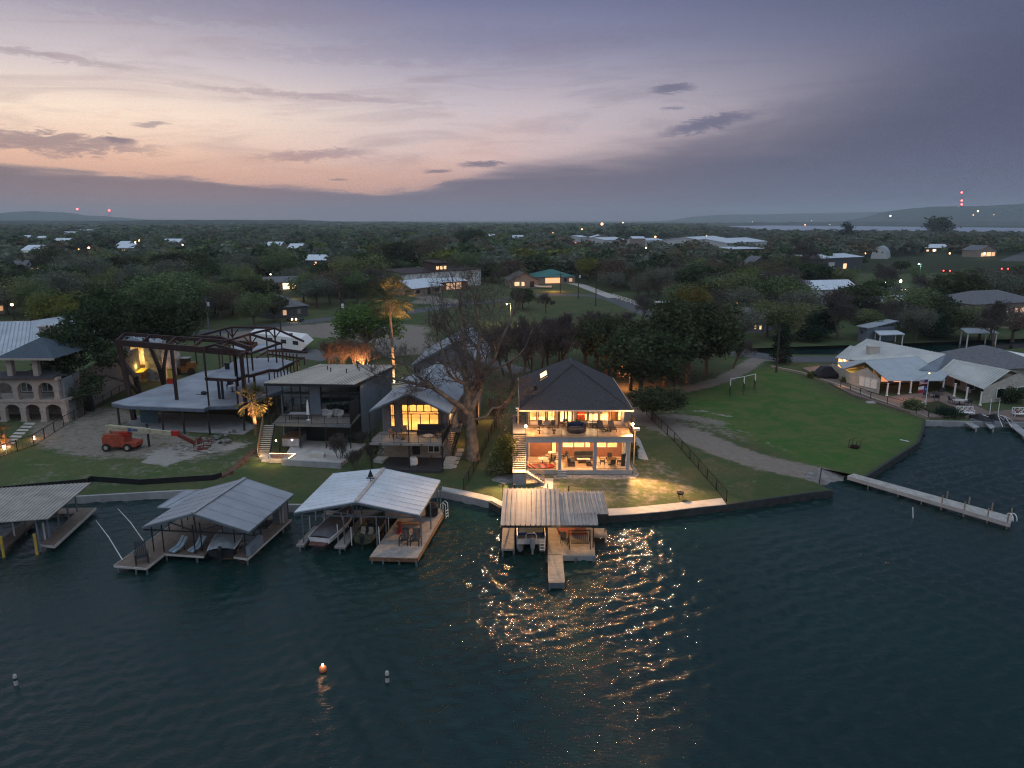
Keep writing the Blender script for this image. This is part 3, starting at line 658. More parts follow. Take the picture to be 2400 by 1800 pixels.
# railings
m_rail=M('black_rail',(.02,.018,.016),.5,.3)
def railing(p,q,h=1.0,step=.13,parent=None,name='railing',mat=None,r_=.012,posts=2.):
    p=Vector(p);q=Vector(q); b=B(); L=(q-p).length; n_=max(1,int(L/step)); z=Vector((0,0,1))
    b.beam(p+z*h,q+z*h,.05,.04); b.beam(p+z*.1,q+z*.1,.03,.03)
    for i in range(n_+1): a=p.lerp(q,i/n_); b.beam(a+z*.12,a+z*(h-.02),r_*2)
    k=max(1,int(L/posts))
    for i in range(k+1): a=p.lerp(q,i/k); b.beam(a,a+z*(h+.03),.05)
    return build(name,b,mat or m_rail,parent)
for x0,x1 in ((1.62,5.4),(5.4,9.3),(9.3,13.1)): railing((x0,YF+.06,DZ),(x1,YF+.06,DZ),parent=H)
railing((13.1,YF+.1,DZ),(13.1,79.0,DZ),parent=H); railing((13.85,79.2,DZ),(13.85,81.2,DZ),parent=H)
for x0,x1 in ((1.95,4.75),(9.1,12.7)): railing((x0,YF+.15,FZ),(x1,YF+.15,FZ),.85,parent=H)
for u in (1308,1389):
    p=Y(u,1005,78.7); b=B(); b.box(p.x-.05,78.65,DZ+.003,p.x+.05,78.75,EZ-.18); build('deck_post',b,m_rust,H)
# right landing on tall thin posts with the flood light
b=B()
for x_ in (13.45,13.95): b.beam((x_,79.1,G),(x_,79.1,DZ-.14),.1)
b.box(13.15,78.8,DZ-.2,14.0,YW-.012,DZ-.02); build('landing',b,m_cream,H)
# outside stair on the left: landing and a long flight with cream boards
SX0,SX1=.05,1.5
b=B(); b.box(SX0,77.0,DZ-.15,SX1,84.5,DZ-.01); build('stair_landing',b,m_wood_g,H)
b=B(); n_=17; m_st=M('stair_boards',(.33,.29,.25),.8,var=.2)
ys=77.0; run=.0
for i in range(n_): # goes down toward the water, then turns
    z=DZ-.15-(i+1)*.165; yy=77-.03-(i)*.23
    b.box(SX0,yy-.24,z-.05,SX1,yy,z)
    if z<2.4: break
b.box(SX0,yy-1.25,z-.2,SX1,yy-.24,z-.16); zl=z-.16; yl=yy-1.25
build('stair',b,m_st,H)
# second flight turns right along the porch front
b=B(); k=int((zl-G)/.165)
for i in range(k): z=zl-(i+1)*.165; b.box(SX1+i*.24,yl,z-.05,SX1+(i+1)*.24+.02,yl+1.0,z)
for yy_ in (yl+.02,yl+.98): b.beam((SX1,yy_,zl-.15),(SX1+k*.24,yy_,G+.05),.05,.25)
build('stair',b,m_st,H)
b=B()
for yy_ in (yl+.02,yl+.98): b.beam((SX1,yy_,zl+.9),(SX1+k*.24,yy_,G+1.0),.05); b.beam((SX1,yy_,zl),(SX1,yy_,zl+.9),.05); b.beam((SX1+k*.24,yy_,G),(SX1+k*.24,yy_,G+1.0),.05)
build('handrail',b,M('pale_rail',(.45,.3,.2),.5),H)
b=B(); b.box(SX0+.05,yl+.05,G,SX1-.05,yl+.12,zl-.22); b.box(SX0+.05,yl+.12,G,SX0+.12,77,2.2); build('lattice',b,m_grey,H)
railing((SX0+.03,77,DZ),(SX0+.03,84.4,DZ),parent=H)
p0,p1=Vector((SX0+.03,77,DZ)),Vector((SX0+.03,yl+1.2,zl)); b=B(); 
for i in range(28): a=p0.lerp(p1,i/27); b.beam(a,a+Vector((0,0,.98)),.025)
b.beam(p0+Vector((0,0,1)),p1+Vector((0,0,1)),.06,.05); build('railing',b,m_rail,H)
# bright lamps at both ends of the deck
m_bulb=glow('lamp_bulb',(1,.8,.55),60)
def flood(x,y,z,label,pw):
    t=thing('flood_light',label,'lamp',(x,y,z-.25)); b=B(); b.lathe((x,y,z-.25),[(.05,0),(.05,.12),(.12,.14),(.12,.18)],8); build('bracket',b,m_dark,t)
    b=B(); b.ball((x,y,z),.13,12,8); build('bulb',b,m_bulb,t,smooth=True); lamp('bulb_light',(x,y-.02,z+.3),pw*.4,(1,.48,.18),.16,t); lamp('flood_beam',(x,y-.5,z+.02),pw*8.2,(1,.52,.2),.14,t,'SPOT',spot=105,aim=(x*.6+3,y-30,z-11)); return t
flood(1.5,76.3,6.0,'bright lamp glaring at the left end of the upper deck railing',1700)
flood(13.35,77.2,5.95,'bright lamp glaring at the right end of the upper deck railing',1700)
b=B(); b.box(1.46,76.26,DZ,1.54,76.34,5.75); build('lamp_post',b,m_cream,H)
b=B(); b.box(13.3,77.14,DZ,13.4,77.26,5.7); b.box(13.15,77.0,5.25,14.1,77.5,5.5); build('lamp_post',b,m_cream,H)
# ------- furniture on the deck and porch -------
def metal_chair(nm,label,group,mat,back=.9,frame=None):
    t=thing(nm,label,'chair',(0,0,0),group); fr=frame or m_rail
    b=B(); b.box(-.26,-.26,.4,.26,.24,.47); build('seat',b,mat,t)
    b=B(); b.slab([(-.26,.22,.47),(.26,.22,.47),(.26,.27,.47),(-.26,.27,.47)],.01); b.add([(-.26,.22,.47),(.26,.22,.47),(.26,.36,back),(-.26,.36,back),(-.26,.27,.47),(.26,.27,.47),(.26,.41,back),(-.26,.41,back)],[(0,1,2,3),(7,6,5,4),(0,3,7,4),(1,5,6,2),(3,2,6,7)]); build('backrest',b,mat,t)
    for x_ in (-.24,.24):
        for y_ in (-.24,.24): b=B(); b.beam((x_,y_,0),(x_,y_,.4),.04); build('leg',b,fr,t)
        b=B(); b.beam((x_,-.24,.62),(x_,.3,.62),.05,.03); b.beam((x_,-.24,.4),(x_,-.24,.62),.04); build('armrest',b,fr,t)
    return t
def lounger(label,group,mat,frame):
    t=thing('sun_lounger',label,'sun lounger',(0,0,0),group)
    b=B(); b.slab([(-.32,-1,.34),(.32,-1,.34),(.32,.25,.36),(-.32,.25,.36)],.07); build('seat',b,mat,t)
    b=B(); b.slab([(-.32,.26,.37),(.32,.26,.37),(.32,.95,.82),(-.32,.95,.82)],.07); build('backrest',b,mat,t)
    b=B(); b.beam((-.34,-1,.29),(-.34,.6,.29),.05); b.beam((.34,-1,.29),(.34,.6,.29),.05); b.beam((-.34,.75,.29),(-.3,.75,.6),.03);b.beam((.34,.75,.29),(.3,.75,.6),.03); build('frame',b,frame,t)
    for x_ in (-.33,.33):
        for y_ in (-.85,.6): b=B(); b.beam((x_,y_,0),(x_,y_,.27),.05); build('leg',b,frame,t)
    return t
def round_table(label,r_,h,mat,leg,cat='table',nm='round_table'):
    t=thing(nm,label,cat,(0,0,0)); b=B(); b.lathe((0,0,h-.05),[(r_,0),(r_,.05)],20); build('table_top',b,mat,t)
    b=B(); b.lathe((0,0,0),[(r_*.55,0),(r_*.5,.04),(.06,.08),(.06,h-.06),(r_*.4,h-.05)],10); build('pedestal',b,leg,t); return t
Lg=Rep(lounger('','black sun loungers on the lit deck',m_cush,m_rail))
Lg((9.98,78.1,DZ),R(6),None,'black sun lounger on the lit deck, the one further from the right hand lamp'); Lg((11.2,78.1,DZ),R(4),None,'black sun lounger on the lit deck, nearest the right hand lamp')
t=round_table('small square side table between the two black loungers',.25,.42,m_timber,m_rail); place(t,(10.65,77.7,DZ))
mc=Rep(metal_chair('patio_chair','','chairs with dark blocks at the left of the lit deck',m_cush))
mc((3.25,78.6,DZ),R(20),None,'dark cushioned chair on the lit deck, nearest the left hand lamp'); mc((4.5,78.6,DZ),R(-30),None,'cushioned chair on the lit deck, second from the left hand lamp')
def hourglass(label):
    t=round_table(label,.24,.45,m_dark,m_dark,'stool','garden_stool'); return t
place(hourglass('dark hourglass stool by the left part of the deck railing'),(3.0,76.5,DZ)); place(hourglass('dark hourglass stool in front of the second deck chair'),(4.6,76.6,DZ))
t=thing('daybed','round dark wicker daybed with navy cushions in the middle of the deck','daybed',(7.15,77.6,DZ)); b=B(); b.lathe((7.15,77.5,DZ),[(.95,0),(1.05,.1),(1.05,.32),(.95,.36)],24); build('base',b,m_cush,t)
b=B(); n_=16
for i in range(n_):
    a0,a1=math.pi*i/n_*1.0,math.pi*(i+1)/n_; 
    for rr_ in (1.0,): b.beam((7.15+rr_*math.cos(a0),77.55+rr_*math.sin(a0),DZ+.6),(7.15+rr_*math.cos(a1),77.55+rr_*math.sin(a1),DZ+.6),.14,.55)
build('backrest',b,m_cush,t); b=B(); 
for i in range(4): b.ball((6.55+i*.4,78.15,DZ+.6),.24,10,7,(1,.5,1))
build('cushions',b,M('navy_cushion',(.02,.03,.08),.9),t); b=B(); b.lathe((7.15,77.4,DZ+.36),[(.85,0),(.85,.1)],24); build('seat_pad',b,M('brown_cushion',(.1,.07,.06),.9),t)
def potplant(label,p,s=1.):
    t=thing('potted_plant',label,'plant',p); b=B(); b.lathe(p,[(.12*s,0),(.2*s,.35*s),(.22*s,.38*s)],10); build('pot',b,m_tanstone,t)
    b=B(); rr=random.Random(p[0])
    for i in range(26): a=rr.uniform(0,6.28); l=rr.uniform(.3,.6)*s; q=Vector(p)+Vector((math.cos(a)*l*.7,math.sin(a)*l*.7,.4*s+l*.8)); c_=Vector(p)+Vector((0,0,.36*s)); b.quad(c_,c_.lerp(q,.6)+Vector((.05,0,.02)),q,c_.lerp(q,.6)-Vector((.05,0,-.02)))
    build('foliage',b,M('pot_leaf',(.08,.13,.04)),t); return t
potplant('potted plant beside the left brown post outside the glazed doors',(6.05,79.8,DZ)); potplant('potted plant behind the round daybed',(7.5,79.6,DZ))
b=B(); b.box(8.6,79.55,DZ+.35,10.2,79.95,DZ+.42); b.box(8.7,79.6,DZ,8.8,79.9,DZ+.35); b.box(10,79.6,DZ,10.1,79.9,DZ+.35); single('bench',b,m_conc_l,'low pale bench under the lounge windows','bench',(9.4,79.7,DZ))
# porch: seating group
t=thing('sofa','dark cushioned outdoor sofa in the middle of the porch','sofa',(8.15,78.9,FZ)); b=B(); b.box(7.1,78.6,FZ+.02,9.3,79.4,FZ+.35); build('base',b,m_timber,t)
for i in range(3): b=B(); b.box(7.15+i*.71,78.6,FZ+.352,7.82+i*.71,79.2,FZ+.5); build('seat_cushion',b,m_cush,t); b=B(); b.box(7.13+i*.71,79.2,FZ+.45,7.83+i*.71,79.45,FZ+.98); build('back_cushion',b,m_cush,t)
t=thing('sofa','dark two seat outdoor sofa standing side on at the left of the porch seating','sofa',(6.6,77.4,FZ)); b=B(); b.box(6.25,76.7,FZ+.02,7.0,78.5,FZ+.35); build('base',b,m_timber,t)
b=B(); b.box(6.5,76.75,FZ+.352,7.0,78.45,FZ+.5); build('seat_cushion',b,m_cush,t); b=B(); b.box(6.25,76.75,FZ+.352,6.5,78.45,FZ+.9); build('back_cushion',b,m_cush,t)
t=thing('armchair','dark cushioned outdoor armchair at the right of the porch seating','armchair',(9.0,77.2,FZ)); b=B(); b.box(8.8,76.8,FZ+.02,9.05,77.6,FZ+.35); b.box(8.3,76.8,FZ+.02,8.8,77.6,FZ+.34); build('base',b,m_timber,t); b=B(); b.box(8.3,76.85,FZ+.341,8.8,77.55,FZ+.5); build('seat_cushion',b,m_cush,t)
t=thing('coffee_table','low rectangular timber fire table in front of the porch sofa','table',(7.95,77.9,FZ)); b=B(); b.box(7.35,77.7,FZ+.4,8.8,78.3,FZ+.48); build('table_top',b,m_conc_l,t); b=B(); b.box(7.5,77.8,FZ+.01,8.6,78.2,FZ+.4); build('base',b,m_timber,t)
b=B(); b.box(5.7,76.3,FZ+.013,9.2,79.2,FZ+.022); single('rug',b,M('tan_rug',(.4,.27,.16),.95,var=.2,scale=3),'tan rug under the porch seating','rug',(7.5,77.5,FZ+.013))
# dining set
t=thing('dining_table','glass topped round table of the porch dining set','table',(11.1,77.4,FZ)); b=B(); b.lathe((11.1,77.4,FZ+.7),[(.65,0),(.65,.03)],22); build('table_top',b,glassm('table_glass',(.8,.85,.85),.15),t); b=B(); b.lathe((11.1,77.4,FZ),[(.35,.01),(.3,.05),(.06,.1),(.06,.6),(.3,.69)],10); build('pedestal',b,m_rail,t)
dc=Rep(metal_chair('dining_chair','','chairs of the porch dining set',m_cush,.98))
for dx_,dy_,a,l in ((-.95,0,90,'left of the glass porch table'),(.95,.05,-90,'right of the glass porch table'),(0,.9,0,'behind the glass porch table'),(.1,-.85,180,'in front of the glass porch table')): dc((11.1+dx_,77.4+dy_,FZ),R(a),None,'black metal dining chair '+l)
t=thing('grill','tall black patio heater cabinet by the right end of the porch','heater',(12.4,77.0,FZ)); b=B(); b.lathe((12.4,77.0,FZ),[(.26,.02),(.26,.1),(.22,.15),(.24,1.3),(.28,1.35),(.28,1.45)],12); build('body',b,m_cush,t); b=B(); b.lathe((12.4,77.0,FZ+1.45),[(.2,0),(.1,.1)],12); build('cap',b,m_steel,t)
# left bay: drum table, round table, chair, paddle board
t=round_table('white topped bistro table near the brick wall, left bay of the porch',.38,.95,m_white,m_dark); place(t,(4.5,79.0,FZ))
t=round_table('round glass table in the left bay of the porch behind the red board',.6,.72,m_cream,m_rail); place(t,(3.45,77.4,FZ)); mc((4.5,77.5,FZ),R(-80),None,'dark chair beside the round glass table in the left porch bay'); mc((6.0,79.2,FZ),R(-60),None,'dark chair behind the porch post by the round steps')
t=thing('paddle_board','red and black paddle board lying on the porch floor behind the railing','paddle board',(3.2,76.4,FZ)); b=B(); top=[(3.2+1.55*math.cos(a),76.35+.42*math.sin(a),FZ+.25+.12*math.sin(a)) for a in [6.283*i/28 for i in range(28)]]; b.slab(top,.12); build('board',b,m_red,t)
b=B(); b.slab([(3.0,76.05,FZ+.2),(3.25,76.05,FZ+.2),(3.0,76.6,FZ+.34),(2.7,76.6,FZ+.34)],.02); b.slab([(3.75,76.05,FZ+.2),(3.9,76.1,FZ+.21),(3.75,76.6,FZ+.34),(3.6,76.6,FZ+.34)],.02); build('stripe',b,m_black,t)
# two white dishes on the landing by the left corner
t=thing('propane_grill','covered grill with pale lid at the left of the upper storey','grill',(.75,81.5,DZ)); b=B(); b.box(.4,81.2,DZ,1.1,81.8,DZ+.8); build('cabinet',b,m_dark,t); b=B(); b.ball((.75,81.5,DZ+.85),.38,10,6,(1,.7,.5)); build('lid',b,m_steel,t)
b=B(); p=Vector((.7,80.3,DZ)); b.beam(p,p+Vector((0,0,1.9)),.06); b.lathe(p+Vector((0,0,1.9)),[(.3,0),(.32,.08),(.1,.12)],10); b.lathe(p+Vector((0,0,1.6)),[(.22,0),(.3,.06),(.1,.1)],10); single('patio_heater',b,m_white,'white capped patio heater on the landing left of the upper storey','heater',p)
# ================= near dock of the lit house =================
T=thing('boat_dock','boat dock with low ribbed tan metal roof, nearest the camera before the lit house','boat dock',(3.5,59,.5))
DK=.55
def pg(l,z): return [P(u,v,z) for u,v in l]
m_dock4=M('tan_dock_boards',(.3,.26,.22),.8,kind='plank',w=.14,ang=90,stain=.25)
b=B(); b.slab(pg([(1175,1286),(1206,1286),(1206,1238),(1178,1238),(1181,1186),(1206,1186),(1206,1238)],DK)[:4],.18); b.slab(pg([(1178,1237.5),(1206,1237.5),(1207,1184),(1181,1184)],DK),.18); build('deck',b,m_dock4,T)
b=B(); b.slab(pg([(1284,1299),(1318,1299),(1316,1300),(1395,1300),(1391,1255),(1424,1255),(1420,1238),(1388,1238),(1386,1200),(1284,1190)],DK),.2); build('deck',b,m_dock4,T)
b=B(); q=pg([(1286,1364),(1323,1364),(1318,1300.5),(1284,1300.5)],DK+.02); b.slab(q,.2); pier=build('pier',b,m_dock4,T)
b=B(); b.beam(q[0]-Vector((0,.02,.25)),q[1]-Vector((0,.02,.25)),.12,.5); b.beam(q[0],q[3],.05,.08); b.beam(q[1],q[2],.05,.08); build('bumper',b,m_steel,pier)
q=pg([(1317,1300),(1396,1300)],DK); b=B(); b.beam(q[0]-Vector((0,.05,.3)),q[1]-Vector((0,.05,.3)),.1,.45); build('skirt_board',b,m_bluegrey,T)
RZ0,RZ1=3.3,3.75
b=B(); aa=[P(1174,1231,RZ0),P(1312,1231,RZ0),P(1308,1145,RZ1),P(1181,1145,RZ1)]; b.ribbed(*aa,step=.38,h=.09,wr=.07); build('roof',b,m_dock_roof,T)
aa2=[P(1313,1231,RZ0-.15),P(1401,1231,RZ0-.15),P(1396,1194,RZ1-.35),P(1310,1194,RZ1-.35)]; b=B(); b.ribbed(*aa2,step=.38,h=.09,wr=.07); build('roof',b,m_dock_roof,T)
aa3=[P(1311,1205,RZ0+.02),P(1426,1205,RZ0+.02),P(1412,1152,RZ1-.2),P(1308.5,1152,RZ1-.2)]; b=B(); b.ribbed(*aa3,step=.38,h=.09,wr=.07); build('roof',b,m_dock_roof,T)
b=B(); b.beam(aa[0]+Vector((0,-.03,-.1)),aa[1]+Vector((0,-.03,-.1)),.06,.2); b.beam(aa2[0]+Vector((0,-.03,-.1)),aa2[1]+Vector((0,-.03,-.1)),.06,.2); b.beam(aa3[0]+Vector((0,-.03,-.1)),aa3[1]+Vector((0,-.03,-.1)),.06,.2); build('fascia',b,m_dark,T)
for (u,v) in ((1208,1262),(1281,1262),(1206,1200),(1283,1200),(1390,1283),(1384,1210),(1418,1246),(1179,1200),(1332,1200)):
    p=P(u,v,DK); zt=3.2+(0 if p.y<58 else .25); b=B(); b.tube([(p.x,p.y,-.8),(p.x,p.y,zt-.05 if u<1290 else zt-.25)],.055,8); build('post',b,m_dark,T)
b=B()
for (u,v) in ((1178,1288),(1204,1288),(1288,1366),(1320,1366),(1392,1302),(1350,1303),(1420,1258)): p=P(u,v,DK); b.tube([(p.x,p.y+.05,-1),(p.x,p.y+.05,DK-.15)],.08,8)
build('piling',b,m_steel,T)
# pontoon boat with blue cover
px_,py_=P(1245,1280,.6).x,P(1245,1280,.6).y
T2=thing('pontoon_boat','pontoon boat with blue and cream cover and grey outboard under the tan dock roof','boat',(px_,py_+3,.3))
b=B()
for s_ in (-1,1): b.tube([(px_+s_*.95,py_-.3,.42),(px_+s_*.95,py_+.1,.42),(px_+s_*.95,py_+5.6,.42),(px_+s_*.95,py_+6.3,.6)],[.2,.32,.32,.05],12)
build('pontoons',b,m_steel,T2,smooth=False)
b=B(); b.box(px_-1.22,py_,.78,px_+1.22,py_+6,.88); b.box(px_-1.24,py_+.05,.78,px_-1.18,py_+5.9,1.55); b.box(px_+1.18,py_+.05,.78,px_+1.24,py_+5.9,1.55); b.box(px_-1.15,py_+.05,.88,px_+1.15,py_+.12,1.25); build('hull',b,M('pontoon_white',(.5,.5,.5),.4),T2)
b=B(); cs=[]
for yy_,zz,in_ in ((py_+.6,1.35,0),(py_+1.3,1.85,.1),(py_+2.2,1.6,.05),(py_+3.2,2.0,.1),(py_+4.6,1.7,.05),(py_+5.6,1.4,0)): cs.append([(px_-1.2,yy_,1.3),(px_-.9,yy_,zz),(px_+.9,yy_,zz),(px_+1.2,yy_,1.3)])
for i in range(5):
    for j in range(3): b.quad(cs[i][j],cs[i][j+1],cs[i+1][j+1],cs[i+1][j])
build('cover',b,m_blue,T2)
b=B(); 
for yy_,zz in ((py_+.9,1.66),(py_+2.1,1.68)): b.slab([(px_-1.05,yy_-.12,zz-.15),(px_+1.05,yy_-.12,zz-.1),(px_+1.0,yy_+.22,zz+.18),(px_-1.0,yy_+.22,zz+.18)],.02)
build('cream_stripe',b,m_cream_paint,T2)
t=B(); t.lathe((px_+.1,py_-.45,1.05),[(.16,-.5),(.22,-.2),(.24,.15),(.2,.4),(.08,.46)],12); t.box(px_+.02,py_-.55,.1,px_+.18,py_-.35,.6); build('outboard_motor',t,m_bluegrey,T2)
b=B(); b.tube([(px_-.45,py_+.1,.9),(px_-.45,py_+.1,1.6),(px_-.3,py_+.1,1.75),(px_+.3,py_+.1,1.75),(px_+.45,py_+.1,1.6),(px_+.45,py_+.1,.9)],.03,6); build('rail_hoop',b,m_white,T2)
b=B(); 
for s_ in (-.2,.2): b.beam((px_+.95+s_,py_-.35,.3),(px_+.95+s_,py_-.05,1.35),.04)
for i in range(4): b.beam((px_+.75,py_-.33+.06*i,.45+.25*i),(px_+1.15,py_-.33+.06*i,.45+.25*i),.05)
build('boarding_ladder',b,m_white,T2)
# furniture on that dock
t=metal_chair('patio_chair','grey sling chair on the near dock beside the swing bench',None,M('sling',(.12,.11,.1)),1.0); p=P(1322,1275,DK); place(t,p,R(10))
p=P(1358,1283,DK); t=thing('swing_bench','dark framed swing bench on the near dock','swing bench',p)
b=B(); b.box(p.x-.75,p.y-.1,DK+.4,p.x+.75,p.y+.45,DK+.47); build('seat',b,m_rail,t)
b=B(); 
for i in range(9): b.beam((p.x-.7+i*.175,p.y+.45,DK+.47),(p.x-.7+i*.175,p.y+.55,DK+1.05),.05)
b.beam((p.x-.75,p.y+.55,DK+1.07),(p.x+.75,p.y+.55,DK+1.07),.06); build('backrest',b,m_rail,t)
b=B()
for s_ in (-.9,.9): b.beam((p.x+s_,p.y-.4,DK),(p.x+s_,p.y+.2,DK+1.5),.07); b.beam((p.x+s_,p.y+.8,DK),(p.x+s_,p.y+.2,DK+1.5),.07)
b.beam((p.x-.9,p.y+.2,DK+1.5),(p.x+.9,p.y+.2,DK+1.5),.07); build('frame',b,m_rail,t)
p=P(1334,1250,DK+.012); b=B(); b.box(p.x-1.0,p.y-.4,DK+.002,p.x+1.6,p.y+1.3,DK+.014); single('rug',b,M('red_rug',(.3,.07,.04),.95,var=.3,scale=5),'red patterned rug on the boards of the near dock','rug',p)
p=P(1350,1236,DK); b=B(); b.lathe((p.x+.2,p.y,DK+.35),[(.1,0),(1.0,.1),(1.1,.25),(1.0,.22),(.1,.12)],20); single('kayak',b,m_dark,'dark upturned boat hull stored under the right part of the tan dock roof','boat',p)
lamp('dock_light',P(1318,1262,2.9),90,(1,.6,.25),.1,T); lamp('dock_light',P(1380,1235,2.9),30,(1,.6,.25),.1,T)
# lawn things
p=P(1594,1168); t=thing('fire_pit','small black kettle fire pit on the lawn near the chain fence','fire pit',p); b=B(); b.lathe(p+Vector((0,0,.35)),[(.1,0),(.3,.1),(.38,.28),(.4,.3)],14); build('bowl',b,m_black,t)
b=B(); 
for a in (0,2.1,4.2): b.beam(p+Vector((.3*math.cos(a),.3*math.sin(a),0)),p+Vector((.2*math.cos(a),.2*math.sin(a),.45)),.04)
build('stand',b,m_black,t)
# ================= the other docks =================
def pts(l,z): return [P(u,v,z) for u,v in l]
def posts_(px,z0,z1,parent,mat,r_=.06,sq=False,dz=None):
    for u,v in px:
        p=P(u,v,DK); b=B(); b.tube([(p.x,p.y,z0),(p.x,p.y,z1)],r_,8) if not sq else b.beam((p.x,p.y,z0),(p.x,p.y,z1),r_*2); build('post',b,mat,parent)
def gable_roof(parent,FL,RF,FR,BR,RB,BL,mat,step=.6,trim=None,t=.07):
    for a,b_,c,d in ((BL,FL,RF,RB),(FR,BR,RB,RF)):
        b=B(); b.ribbed(a,b_,c,d,t,step,.035,.03); rf_=build('roof',b,mat,parent)
    b=B(); b.beam(RF+Vector((0,0,.06)),RB+Vector((0,0,.06)),.35,.05); build('ridge_cap',b,trim or mat,parent)
    b=B()
    for a,c in ((FL,RF),(RF,FR),(BL,RB),(RB,BR)): b.beam(a-Vector((0,0,.14)),c-Vector((0,0,.14)),.08,.16)
    b.beam(FL-Vector((0,0,.14)),BL-Vector((0,0,.14)),.06,.12); b.beam(FR-Vector((0,0,.14)),BR-Vector((0,0,.14)),.06,.12)
    build('fascia',b,m_steel,parent)
def truss(parent,FL,RF,FR,mat):
    b=B(); dz_=Vector((0,0,.3)); L_,R_=FL-dz_,FR-dz_; b.beam(L_,R_,.1); m_=(L_+R_)/2
    b.beam(m_,RF-Vector((0,0,.2)),.09)
    for f_ in (.25,.75): q=L_.lerp(R_,f_); tgt=L_.lerp(R_,f_); top=(FL.lerp(RF,f_*2) if f_<.5 else RF.lerp(FR,(f_-.5)*2))-Vector((0,0,.2)); b.beam(q,top,.07); b.beam(m_,top,.07)
    build('truss',b,mat,parent)
def boat(label,stern,bow,wd,hullm,coverm,cover=True,motor=True,z=.35,group=None,name='motorboat',kind='runabout'):
    """hull along stern->bow, cross-sections lofted"""
    s=Vector((stern[0],stern[1],z)); e=Vector((bow[0],bow[1],z)); d=(e-s); L=d.length; d.normalize(); n_=Vector((-d.y,d.x,0)); t=thing(name,label,'boat',s,group)
    st_=[0,.15,.35,.55,.72,.86,.95,1.0]; wf_=[.88,.96,1,.98,.86,.6,.33,.04]; hf=[.75,.75,.76,.78,.84,.92,.98,1.02]; kf=[0,0,0,.02,.08,.22,.4,.75]
    b=B(); rows=[]
    for a,w_,h_,k_ in zip(st_,wf_,hf,kf):
        c=s+d*L*a; row=[c+n_*wd/2*w_+Vector((0,0,h_)),c+n_*wd/2*w_*.86+Vector((0,0,.3*h_+k_*.5)),c+Vector((0,0,k_)),c-n_*wd/2*w_*.86+Vector((0,0,.3*h_+k_*.5)),c-n_*wd/2*w_+Vector((0,0,h_))]; rows.append(row)
    vs=[p for r_ in rows for p in r_]; fs=[(i*5+j,i*5+j+1,(i+1)*5+j+1,(i+1)*5+j) for i in range(7) for j in range(4)]; fs.append((4,3,2,1,0)); b.add(vs,fs); build('hull',b,hullm,t)
    b=B(); vs=[]; hh=.42 if cover else -.25
    for i,(a,w_,h_) in enumerate(zip(st_,wf_,hf)):
        c=s+d*L*a; m_=math.sin(min(1,a*1.5+.12)*math.pi)*hh if cover else hh
        w2=.98 if cover else .86
        vs+=[c+n_*wd/2*w_*w2+Vector((0,0,h_+.01)),c+n_*wd/4*w_*w2+Vector((0,0,h_+.01+m_*.75)),c+Vector((0,0,h_+.01+m_)),c-n_*wd/4*w_*w2+Vector((0,0,h_+.01+m_*.75)),c-n_*wd/2*w_*w2+Vector((0,0,h_+.01))]
    b.add(vs,[(i*5+j,i*5+j+1,(i+1)*5+j+1,(i+1)*5+j) for i in range(7) for j in range(4)]); build('cover' if cover else 'deck',b,coverm,t)
    b=B(); 
    for i in range(7):
        for j in (0,4): b.beam(rows[i][j],rows[i+1][j],.06,.05)
    build('gunwale',b,m_steel if not cover else m_white,t)
    if motor:
        b=B(); c=s-d*.25; b.lathe(c+Vector((0,0,.75)),[(.12,-.45),(.18,-.1),(.2,.2),(.14,.4)],10); b.beam(c+Vector((0,0,.5)),c+Vector((0,0,-.3)),.12); build('outboard_motor',b,m_dark,t)
    return t,s,d,n_,L
m_cov_grey=M('grey_boat_cover',(.1,.1,.11),.9,bump=.3,bscale=3); m_cov_w=M('pale_boat_cover',(.3,.34,.37),.8,bump=.3,bscale=3)
m_camo=M('green_boat_paint',(.08,.085,.05),.7,var=.4,scale=3)
# --- dock with the pale gabled roof and weather vane
T=thing('boat_dock','double slip boat dock with pale blue white gabled metal roof and weather vane','boat dock',P(834,1290,.5))
z0,z1=3.2,4.45
FL,RF,FR,BR,RB,BL=P(688.5,1201,z0),P(834,1176,z1),P(983,1207,z0),P(1032,1126,z0),P(899,1098,z1),P(780,1110,z0)
gable_roof(T,FL,RF,FR,BR,RB,BL,m_white_metal,.9,M('ridge_trim',(.42,.36,.33),.5)); truss(T,FL+Vector((0,.15,0)),RF+Vector((0,.15,0)),FR+Vector((0,.15,0)),m_steel)
for l in ([(694,1277),(712,1278),(752,1232),(736,1232)],[(783,1281),(808,1283),(868,1206),(852,1204)],[(866,1305),(978,1308),(1038,1204),(1034,1192),(938,1190),(936,1210)],[(752,1210),(936,1212),(938,1196),(762,1196)]):
    b=B(); b.slab(pts(l,DK-(0 if l[0][1]!=1210 else .02)),.18); build('deck',b,m_wood_g,T)
q=pts([(866,1306),(978,1309),(1039,1204)],DK); b=B(); b.beam(q[0]-Vector((0,.04,.15)),q[1]-Vector((0,.04,.15)),.06,.34); b.beam(q[1]-Vector((-.03,0,.15)),q[2]-Vector((-.03,0,.15)),.06,.34); build('skirt_board',b,m_timber,T)
posts_([(712,1272),(808,1276),(884,1276),(988,1280),(1010,1240),(1033,1200),(830,1246),(905,1246),(760,1215),(848,1212),(940,1206),(1026,1204)],-1,3.15,T,m_steel)
b=B()
for u,v in ((702,1280),(795,1285),(871,1308),(897,1309),(935,1310),(975,1311),(700,1262)): p=P(u,v,DK); b.beam((p.x,p.y+.1,-1),(p.x,p.y+.1,DK-.2),.14)
build('piling',b,m_steel,T)
for u,v in ((727,1240),(792,1262),(824,1270),(816,1228),(847,1238),(889,1268),(911,1236),(740,1212)): p=P(u,v,DK); b=B(); b.tube([(p.x,p.y,.2),(p.x,p.y,1.9)],.045,6); build('guide_pole',b,m_white,T)
